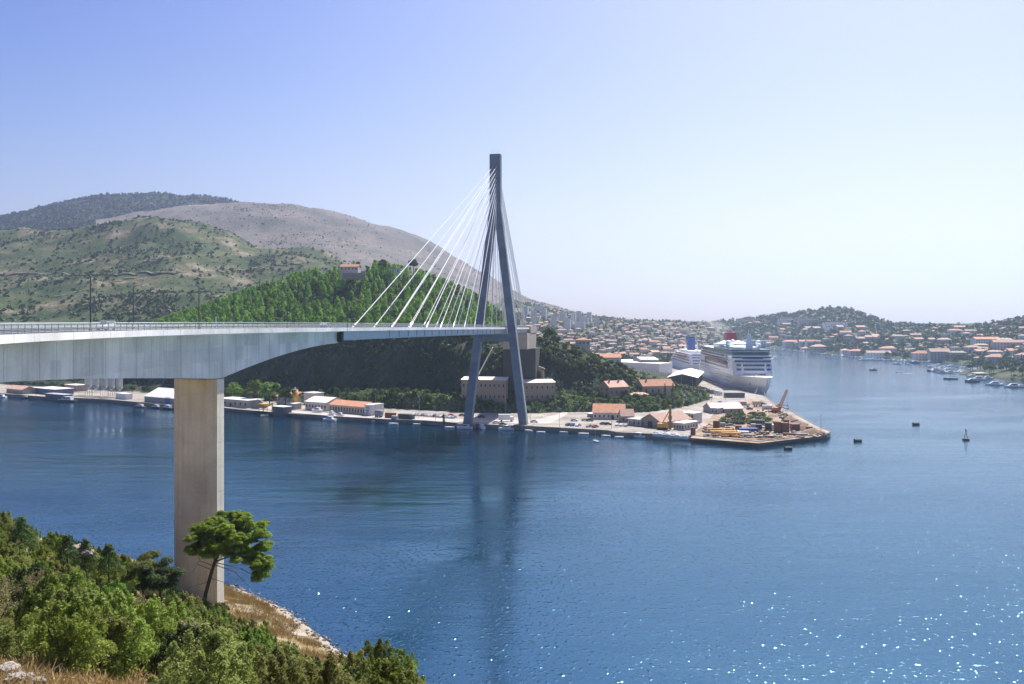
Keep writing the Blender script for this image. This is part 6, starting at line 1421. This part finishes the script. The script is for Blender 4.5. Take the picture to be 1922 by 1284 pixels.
grove([(1105, 758), (1180, 750), (1230, 750), (1300, 748), (1328, 752), (1300, 764), (1230, 773), (1180, 775), (1110, 773)], 70, .55, .95, TMG + TM[:1], 'fresh green bush in the garden behind the tiled houses', 'green bushes behind the tiled houses', name='shrub')
grove([(880, 752), (950, 752), (970, 770), (880, 772)], 10, .35, .6, TMD + TM[:2], 'dark bush tree below the stone building between the pylon legs', 'trees between the pylon legs')
grove([(1000, 752), (1045, 750), (1050, 768), (1000, 772)], 8, .35, .6, TM, 'bush tree below the lower stone building', 'trees below the lower stone building')
grove([(1345, 792), (1372, 776), (1396, 776), (1400, 797), (1350, 797)], 34, .5, .9, TM + TMG, 'low green bush on the left mound of the yard', 'bushes on the left mound of the yard', None, 'shrub', 4.5, .8, 1.3)
grove([(1402, 778), (1430, 776), (1443, 790), (1438, 798), (1404, 796)], 30, .5, .9, TM + TMG, 'low green bush on the right mound of the yard', 'bushes on the right mound of the yard', None, 'shrub', 4.5, .8, 1.3)
grove([(415, 742), (545, 752), (545, 758), (415, 750)], 16, .9, 1.5, TMD + TM, 'dark tree in the wood behind the cream workshop', 'trees in the wood behind the workshop')
grove([(150, 735), (320, 742), (320, 748), (150, 742)], 10, .8, 1.3, TMD, 'dark tree at the cliff foot behind the silos', 'trees at the cliff foot behind the silos')
grove([(0, 728), (120, 733), (120, 738), (0, 734)], 10, .8, 1.3, TM + TMD, 'tree at the cliff foot at the left edge', 'trees at the cliff foot on the left')
for k, (x, y, s) in enumerate([(719, 507, 1.75), (776, 508, 1.9), (690, 508, .8), (672, 500, .8), (740, 512, .9)]):
    tree(W(x, y, 722), s, TMD[k % 3], ['round dark tree left of two on the hill crest', 'broad dark tree right of two on the hill crest', 'small tree beside the hilltop house', 'small tree behind the hilltop house', 'small tree between the two dark crest trees'][k], 'trees on the hill crest')
tree(W(1032, 640, 600), 2.0, TMG[0], 'single rounded green tree just right of the abutment', None)
def cypress(p, h, label, group=None):
    n = 260; t = nrg.random(n); rad = .11 * h * np.sin(np.clip(t * 1.1 + .12, 0, 1) * math.pi) ** .7 * (1 - .4 * t) + .05; a = nrg.uniform(0, 6.28, n)
    C = np.stack([rad * np.cos(a), rad * np.sin(a), t * h], 1); e = empty('cypress_tree', p, 0, label, 'cypress', group)
    link('crown', np_mesh('crown', *leaf_quads(C, np.stack([np.cos(a), np.sin(a), np.full(n, .4)], 1), .05 * h, .3, .6), L_DARK), e)
    mb = MB(); mb.tube([(0, 0, -1), (0, 0, h * .6)], [.02 * h, .006 * h], 5); mb.build('trunk', M_BARK, e)
cypress(G(833, 797.5), 6, 'small dark cypress at the quay edge left of the pylon'); cypress(W(1263, 752, 515), 10, 'dark cypress in front of the orange hip-roofed stone house'); cypress(W(1248, 746, 520), 8, 'second cypress left of the dark one in front of the stone house')
for k in range(9): p = lapad.hit(1540 + k * 14, 640 + (k % 3) * 4); cypress(p, rng.uniform(9, 13), 'dark cypress among the houses of the peninsula', 'cypresses of the peninsula')
for k in range(8): p = lapad.hit(1875 + k * 7, 688); cypress(p, rng.uniform(10, 15), 'dark cypress beside the marina', 'cypresses beside the marina')
for k in range(64):
    a = rng.uniform(2.0, 4.6) if k < 50 else rng.uniform(0, 6.28); rr = math.sqrt(rng.random()) * .9; tree((565 + 92 * rr * math.cos(a), 890 + 125 * rr * math.sin(a), 4 + 5 * (1 - rr)), rng.uniform(1.1, 1.9), rng.choice(TM + TMD), 'dense green pine on the wooded point at the right edge', 'trees on the wooded point')
for k in range(60):                                    # trees along the harbour shore
    x = rng.uniform(1480, 1930); p = lapad.hit(x, np.interp(x, LX, _LB) - rng.uniform(2, 7)); tree(p, rng.uniform(1.2, 1.9), rng.choice(TM + TMD), 'round tree along the harbour shore between the houses', 'trees along the harbour shore')

# ------------------------------------------------------------------ near slope: thicket, pine, rocks, grass
def bush_mesh(k, n, size, m, tall=1.0):
    lb = []
    for i in range(13):
        a = rng.uniform(0, 6.28); r = rng.uniform(.1, 1.3); z = rng.uniform(.5, 2.7) * tall * (1 - .22 * r)
        q = rng.uniform(.38, .75); lb.append(((r * math.cos(a), r * math.sin(a), z), (q, q, q * rng.uniform(.8, 1.3))))
    for i in range(26):                               # upright shoots break the outline
        a = rng.uniform(0, 6.28); r = rng.uniform(.1, 1.45); z = 2.75 * tall * (1 - .30 * r * r / 2) + rng.uniform(-.3, .35)
        q = rng.uniform(.12, .24); lb.append(((r * math.cos(a), r * math.sin(a), z), (q, q, rng.uniform(.3, .6))))
    lb.append(((0, 0, .9), (1.35, 1.35, 1.0)))
    return np_mesh('foliage', *lobes_cloud(lb, n, size, .28, .8, .6), m)
def stems_mesh():
    mb = MB()
    for i in range(6):
        a = rng.uniform(0, 6.28); mb.tube([(0.15*math.cos(a), .15*math.sin(a), -.6), (.4*math.cos(a), .4*math.sin(a), .9), (.9*math.cos(a+.3), .9*math.sin(a+.3), 2.1)], [.07, .05, .02], 5)
    return mb.mesh('stems', M_BARK)
ST = [stems_mesh() for _ in range(3)]
KB = {'olive': [bush_mesh(k, 13000, .06, L_OAK) for k in range(3)], 'laurel': [bush_mesh(k, 13000, .06, L_LAUR) for k in range(3)], 'young': [bush_mesh(k, 11000, .062, L_LIME) for k in range(2)], 'dark': [bush_mesh(k, 11000, .062, L_DARK) for k in range(2)], 'twiggy': [bush_mesh(k, 6500, .04, L_DRY) for k in range(1)]}
LAB = {'olive': 'olive green broadleaf bush in the thicket on the near slope', 'laurel': 'fresh green broadleaf bush in the thicket on the near slope', 'young': 'light green young bush in the thicket on the near slope', 'dark': 'dark green bush in the thicket on the near slope', 'twiggy': 'grey brown twiggy bush in the thicket on the near slope'}
PH = {'olive': 'olive green bush', 'laurel': 'fresh green bush', 'young': 'light green bush', 'dark': 'dark green bush', 'twiggy': 'grey brown twiggy bush'}
def bush_label(p, s, kind):
    x, y = PX(p)
    a = 'at the left edge of the thicket' if x < 70 else 'below the white rock in the thicket' if x < 200 else 'left of the concrete pier' if x < 330 else 'in front of the concrete pier' if x < 430 else 'above the gravel path' if x < 560 else 'above the near waterline'
    b = 'topmost row' if y < 1075 else 'upper row' if y < 1130 else 'middle row' if y < 1190 else 'lower row' if y < 1250 else 'bottom row'
    return f"{'large' if s > 1.4 else 'middle-sized' if s > 1.1 else 'small'} {PH[kind]} {a}, {b}"
def bush(p, s, kind, label=None, group=None, sz=1.0):
    e = empty('bush', p, rng.uniform(0, 6.3), label or bush_label(p, s, kind), 'bush', group or (kind + ' bushes of the near slope')); e.scale = (s, s, s * sz)
    link('foliage', rng.choice(KB[kind]), e); link('stems', rng.choice(ST), e); return e
placed = []
def try_bush(X, Y, s, kind):
    if shore_d(X, Y) < 10: return
    p = Vector((X, Y, near_z(X, Y) - .25)); x, y = PX(p + Vector((0, 0, 3.3 * s)))
    xb, yb = PX(p)
    if not (-160 < x < 860): return
    if y < np.interp(x, SILX, SILY) + 2: return
    if min(y, yb) > 1330: return
    if x < 345 and yb > np.interp(x, [0, 120, 250, 345], [1264, 1276, 1288, 1320]): return
    if 395 < x < 640 and y < np.interp(x, [395, 430, 520, 640], [1100, 1125, 1195, 1250]): return
    for (a, b, c) in placed:
        if (a - X) ** 2 + (b - Y) ** 2 < (0.8 * (s + c)) ** 2: return
    placed.append((X, Y, s)); bush(p, s, kind)
rb = random.Random(5)
for t in range(12000):
    Y = rb.uniform(26, 175); x = rb.uniform(-120, 820); X = (x - CX) / F * Y
    cl = noise.noise(Vector((X * .05, Y * .05, 9)))
    kind = rb.choices(['olive', 'laurel', 'young', 'dark', 'twiggy'], [5 + 4 * cl, 4 - 3 * cl, 1.6, 1.0, .5])[0]
    try_bush(X, Y, rb.uniform(.8, 1.5) * (.8 if Y < 45 else 1.0), kind)
    if len(placed) >= 292: break
# bushes by the water at the bottom
for (x, yb, Y, s, kind, lab) in [(708, 1292, 104, 1.75, 'laurel', 'big round green bush at the water edge at the bottom'), (752, 1300, 100, 1.45, 'laurel', 'round green bush right of the biggest one at the water edge'), (668, 1300, 106, 1.2, 'olive', 'olive bush left of the big round waterside bush'),
                                 (457, 1138, 150, .62, 'young', 'light green bush on the path right of the pier'), (497, 1142, 150, .72, 'laurel', 'young green bush at the bend of the path'), (474, 1136, 152, .5, 'olive', 'small olive bush between the two path bushes'), (552, 1205, 138, .5, 'olive', 'small bush in the dry grass above the shore')]:
    X = (x - CX) / F * Y; z = near_z(X, Y); zt = H - (yb - HY) / F * Y
    bush((X, Y, max(z, zt) if yb > 1250 else z), s, kind, lab, 'bushes near the water')
# dark pine saplings rising from the thicket
def sapling(x, ytop, Y, h, label):
    X = (x - CX) / F * Y; zt = H - (ytop - HY) / F * Y; e = empty('young_pine', (X, Y, zt - h), rng.uniform(0, 6), label, 'pine tree', 'young pines in the thicket')
    parts = []
    for i in range(26):
        t = i / 25; a = i * 2.4; r = (1 - t) * h * .26 + .15; c = np.array([r * math.cos(a), r * math.sin(a), h * (.3 + .68 * t)])
        n = 150; d = sphere_dirs(n); parts.append(leaf_quads(c + d * np.array([.55, .55, .42]) * (1.15 - .5 * t) * nrg.uniform(.4, 1, (n, 1)), d + [0, 0, .4], .085, .5, .45))
    link('crown', np_mesh('crown', *join(parts), L_DARK), e)
    mb = MB(); mb.tube([(0, 0, -1), (0, 0, h * .95)], [.12, .03], 6)
    for i in range(8): a = i * 2.4; mb.tube([(0, 0, h * (.3 + .07 * i)), ((1 - i/10) * h * .22 * math.cos(a), (1 - i/10) * h * .22 * math.sin(a), h * (.34 + .07 * i))], [.04, .015], 4)
    mb.build('trunk', M_BARK, e)
sapling(40, 971, 92, 5.0, 'dark young pine at the left end of the thicket'); sapling(204, 1022, 100, 4.2, 'slim dark young pine beside the white rock'); sapling(160, 1014, 100, 3.8, 'small dark young pine behind the white rock'); sapling(126, 1006, 98, 4.5, 'bright young pine left of the white rock')
# group of pines at the right end of the thicket
def clump_pine(name, base, trunk_pts, radii, clumps, label, needle=.12, per=330, m=L_PINEN, limbs=()):
    e = empty(name, base, 0, label, 'pine tree')
    mb = MB(); mb.tube(trunk_pts, radii, 9)
    for pts_, rr in limbs: mb.tube(pts_, rr, 6)
    mb.build('trunk', M_BARK, e, True)
    parts = []
    for c, r in clumps:
        n = int(per * r[0] * r[1]); d = sphere_dirs(n); d[:, 2] = np.where(d[:, 2] < -.3, -d[:, 2], d[:, 2])
        parts.append(leaf_quads(np.array(c) + d * np.array(r) * nrg.uniform(.55, 1.05, (n, 1)), d + [0, 0, .6], needle, .55, .4))
    link('crown', np_mesh('crown', *join(parts), m), e); return e
for k, (x, yt, Y, w, h) in enumerate([(268, 1040, 112, 3.0, 5.0), (300, 1046, 110, 2.6, 5.5)]):
    X = (x - CX) / F * Y; zt = H - (yt - HY) / F * Y
    cl = [((rng.uniform(-w, w) * .8, rng.uniform(-w, w) * .6, h - .6 - rng.random() * 3.0), (rng.uniform(.7, 1.1), rng.uniform(.7, 1.1), rng.uniform(.45, .7))) for i in range(20)]
    clump_pine('pine_tree', (X, Y, zt - h), [(0, 0, -1.5), (.1, 0, h * .5), (0, .1, h * .9)], [.22, .15, .05], cl, ['bright green pine at the right end of the thicket', 'darker pine beside the bridge pier'][k], .12, 900, L_LAUR if k == 0 else L_DARK)
# the umbrella pine in front of the pier
PY = 143.0; s_ = F / PY
def up(x, y, dy=0.0): return ((x - 384) / s_, dy, (1135 - y) / s_)
base = W(384, 1135, PY)
tr = [up(382, 1150), up(386, 1115), up(394, 1085), up(403, 1055), up(415, 1030), up(428, 1005, .3), up(438, 985, .3)]
limbs = []
def limb(a, b, c, r0, dy): limbs.append(([up(*a), up(*b, dy * .5), up(*c, dy)], [r0, r0 * .6, r0 * .25]))
for a, b, c, r0, dy in [((403, 1055), (440, 1040), (492, 1050), .16, -.6), ((403, 1050), (385, 1025), (368, 1000), .14, .8), ((412, 1035), (450, 1015), (495, 1020), .15, 1.2), ((418, 1025), (400, 1000), (385, 985), .13, -1.5), ((428, 1005), (455, 985), (480, 975), .12, -1.0), ((428, 1008), (420, 985), (405, 972), .11, 1.5),
                         ((400, 1062), (376, 1052), (362, 1062), .07, -.5), ((398, 1070), (370, 1060), (357, 1078), .06, .6), ((402, 1060), (440, 1072), (470, 1100), .07, -.4), ((405, 1056), (450, 1068), (486, 1092), .07, .8), ((394, 1085), (420, 1092), (440, 1105), .05, -.3), ((392, 1092), (372, 1098), (350, 1105), .05, .4), ((385, 1030), (372, 1040), (362, 1035), .05, -.8), ((376, 1052), (368, 1040), (366, 1046), .04, .3), ((440, 1072), (452, 1086), (458, 1100), .035, .2), ((450, 1068), (470, 1075), (492, 1080), .035, -.2)]: limb(a, b, c, r0, dy)
cl = []
rc = random.Random(3)
def crown_top(x): return np.interp(x, [357, 372, 392, 420, 450, 475, 495, 505, 513], [1010, 985, 972, 963, 967, 975, 990, 1015, 1040])
def crown_bot(x): return np.interp(x, [357, 372, 392, 420, 450, 475, 495, 505, 513], [1032, 1048, 1044, 1042, 1055, 1074, 1092, 1084, 1056])
for i in range(135):
    x = rc.uniform(362, 504); t = rc.random(); y = crown_top(x) + 7 + (crown_bot(x) - crown_top(x) - 14) * t
    half = 5.2 * math.sqrt(max(0, 1 - ((x - 436) / 80) ** 2)); dy = rc.uniform(-half, half)
    c = up(x, y, dy); r = rc.uniform(.8, 1.3); cl.append((c, (r * .95, r * .95, r * .62)))
    for j in range(9):                                 # tufts of needles over each bough
        a = rc.uniform(0, 6.28); e_ = rc.uniform(-.2, 1.4); q = rc.uniform(.26, .5)
        cl.append(((c[0] + r * math.cos(a) * math.cos(e_), c[1] + r * math.sin(a) * math.cos(e_), c[2] + r * .62 * math.sin(e_)), (q, q, q * .75)))
clump_pine('umbrella_pine', base, tr, [.36, .32, .29, .26, .22, .16, .08], cl, 'leaning umbrella pine with dark trunk in front of the concrete pier', .105, 1250, L_PINEN, limbs)
# rocks
def rock_mesh(k):
    mb = MB(); bm = bmesh.new(); bmesh.ops.create_icosphere(bm, subdivisions=3, radius=1.0)
    for v in bm.verts:
        p = v.co.copy(); q = Vector((round(p.x * 2.2) / 2.2, round(p.y * 2.2) / 2.2, round(p.z * 2.2) / 2.2)); v.co = p.lerp(q, .55) * (1 + .28 * noise.fractal(p * 1.7 + Vector((k * 5, 0, 0)), 1, 2, 3)); v.co.z *= .68
    me = bpy.data.meshes.new('rock'); bm.to_mesh(me); bm.free(); me.materials.append(M_ROCK); return me
RM = [rock_mesh(k) for k in range(5)]
def rock(x, y, size, label, group=None, Y=None):
    best = None
    if Y is None:
        for yy in np.arange(20, 175, .5):
            X = (x - CX) / F * yy
            if PX((X, yy, near_z(X, yy)))[1] <= y: Y = yy; break
        if Y is None: return
    X = (x - CX) / F * Y; o = link('rock', RM[rng.randrange(5)], None, (X, Y, near_z(X, Y) + size * .15), rng.uniform(0, 6.3), (size, size * rng.uniform(.7, 1.1), size * rng.uniform(.7, 1.1)))
    tag(o, label, 'rock', group)
for (x, y, sz, lab) in [(190, 1272, .62, 'biggest pale rock in the dry grass at the bottom'), (214, 1258, .45, 'rock behind the biggest pale rock'), (107, 1264, .42, 'white rock left of the biggest pale rock'), (152, 1272, .3, 'small rock between the two larger pale rocks'), (80, 1250, .2, 'tiny rock in the dry grass'), (12, 1270, .5, 'pale rock at the bottom left corner'), (30, 1280, .4, 'second pale rock near the bottom left corner'), (48, 1276, .3, 'third pale rock near the bottom left corner'), (70, 1283, .3, 'small pale rock at the bottom edge')]:
    rock(x, y, sz * 1.05, lab)
o = link('rock', RM[1], None, W(147, 1030, 101), 1.0, (1.5, 1.2, 1.0)); o.location.z -= .2; tag(o, 'large white rock rising out of the thicket', 'rock')
o = link('rock', RM[3], None, W(160, 1033, 100), 2.0, (1.0, .9, .8)); o.location.z -= .2; tag(o, 'smaller white rock leaning on the large one in the thicket', 'rock')
# stones along the waterline
k = 0
for (a, b) in zip(SH[2:8], SH[3:9]):
    for i in range(9):
        t = rng.random(); X = a[0] + (b[0] - a[0]) * t; Y = a[1] + (b[1] - a[1]) * t; off = rng.uniform(-1.5, 3.0)
        X -= off * .8; Y -= off * .55; s = rng.uniform(.15, .5)
        o = link('shore_stone', RM[rng.randrange(5)], None, (X, Y, max(near_z(X, Y), -.1) + s * .1), rng.uniform(0, 6.3), (s, s * rng.uniform(.7, 1.2), s * .8)); tag(o, 'pale stone along the near waterline', 'stone', 'stones along the near waterline')
sr = MB()
for t in range(700):
    i = rng.randrange(2, 9); f = rng.random(); a, b = SH[i], SH[i + 1]; off = rng.uniform(-1.2, 2.6)
    X = a[0] + (b[0] - a[0]) * f - off * .8; Y = a[1] + (b[1] - a[1]) * f - off * .55; z = max(near_z(X, Y), -.25); q = rng.uniform(.1, .42); g = rng.uniform(0, 3); c_, s_ = math.cos(g) * q, math.sin(g) * q
    sr.hexa([(X - c_, Y - s_, z - .2), (X + s_, Y - c_, z - .2), (X + c_ * 1.3, Y + s_, z - .2), (X - s_, Y + c_, z - .2)], [(X - c_ * .6, Y - s_ * .5, z + q * .8), (X + s_ * .5, Y - c_ * .6, z + q * .5), (X + c_ * .8, Y + s_ * .5, z + q * .9), (X - s_ * .6, Y + c_ * .5, z + q * .6)])
tag(sr.build('shore_rubble', M_ROCK), kind='stuff')
# dry grass on the bank and between the bushes
C = []
for t in range(40000):
    i = rng.randrange(3, 9); f = rng.random(); a, b = SH[i], SH[i + 1]; off = 3 + 15 * rng.random() ** 1.3
    X = a[0] + (b[0] - a[0]) * f - off * .8; Y = a[1] + (b[1] - a[1]) * f - off * .55
    if shore_d(X, Y) < 3 or noise.noise(Vector((X * .2, Y * .2, 4))) < -.15: continue
    C.append((X, Y, near_z(X, Y)))
    if len(C) > 9000: break
C1 = C; C = []
for t in range(60000):
    Y = rng.uniform(22, 175); x = rng.uniform(-60, 700); X = (x - CX) / F * Y; d = shore_d(X, Y)
    if d < 2.2: continue
    if d < 16 and noise.noise(Vector((X * .16, Y * .16, 4))) < -.12: continue
    if d >= 16 and Y > 60 and rng.random() < .6: continue
    C.append((X, Y, near_z(X, Y)))
    if len(C) > 13000: break
nb1 = len(C1); C = np.array(C1 + C)
per = 5; CC = np.repeat(C, per, 0); n = len(CC); CC = CC + np.stack([nrg.normal(0, .28, n), nrg.normal(0, .28, n), np.zeros(n)], 1)
h = nrg.uniform(.12, .42, n); h[:nb1 * per] *= 2.0; lean = nrg.normal(0, .22, (n, 2)); w = nrg.uniform(.02, .045, n); w[:nb1 * per] *= 1.6; a = nrg.uniform(0, 3.14, n)
dx, dy = np.cos(a) * w, np.sin(a) * w
V = np.stack([np.stack([CC[:,0]-dx, CC[:,1]-dy, CC[:,2]-.05], 1), np.stack([CC[:,0]+dx, CC[:,1]+dy, CC[:,2]-.05], 1), np.stack([CC[:,0]+lean[:,0]+dx*.3, CC[:,1]+lean[:,1]+dy*.3, CC[:,2]+h], 1), np.stack([CC[:,0]+lean[:,0]-dx*.3, CC[:,1]+lean[:,1]-dy*.3, CC[:,2]+h], 1)], 1).reshape(-1, 3)
tag(link('dry_grass', np_mesh('dry_grass', V, np.arange(4 * n).reshape(n, 4), L_GRASS)), kind='stuff')
# gravel path below the pier
mb = MB(); pp = []
for (x, y) in [(408, 1128), (425, 1130), (445, 1138), (470, 1146), (500, 1156), (525, 1168), (548, 1182), (566, 1198)]:
    for yy in np.arange(90, 178, .5):
        X = (x - CX) / F * yy
        if PX((X, yy, near_z(X, yy)))[1] <= y: pp.append(Vector((X, yy, 0))); break
fine = []
for a, b in zip(pp[:-1], pp[1:]): fine += [a.lerp(b, i / 6) for i in range(6)]
rings = []
for i, p in enumerate(fine):
    t = (fine[min(i + 2, len(fine) - 1)] - fine[max(i - 2, 0)]).normalized(); nn = Vector((-t.y, t.x, 0)); w = 1.5 + .3 * math.sin(i * .7)
    rings.append([(p.x + nn.x * o * w, p.y + nn.y * o * w, near_z(p.x + nn.x * o * w, p.y + nn.y * o * w) + .10 * (1 - abs(o)) + .02) for o in (-1, -.6, -.2, .2, .6, 1)])
b = 0; vs = [q for r in rings for q in r]; fs = [(i * 6 + j, i * 6 + j + 1, (i + 1) * 6 + j + 1, (i + 1) * 6 + j) for i in range(len(rings) - 1) for j in range(5)]
mb.add(vs, fs); tag(mb.build('gravel_path', ground('path_gravel', [(0.3, (0.34, 0.30, 0.25)), (0.7, (0.46, 0.42, 0.36))], .6, (0.28, .24, .19), 6), None, True), kind='structure')

# ------------------------------------------------------------------ haze
mb = MB(); mb.box(-9000, 9000, -300, 9000, -7.5, 640)
hz = mb.build('haze', None); hz.data.materials.clear()
m = bpy.data.materials.new('haze_air'); m.use_nodes = True; nt = m.node_tree; nt.nodes.clear()
pv = nt.nodes.new('ShaderNodeVolumePrincipled'); pv.inputs['Color'].default_value = (0.70, 0.82, 1.0, 1); pv.inputs['Density'].default_value = 0.00012; pv.inputs['Anisotropy'].default_value = 0.75
ou = nt.nodes.new('ShaderNodeOutputMaterial'); nt.links.new(pv.outputs[0], ou.inputs['Volume'])
hz.data.materials.append(m); tag(hz, kind='stuff')
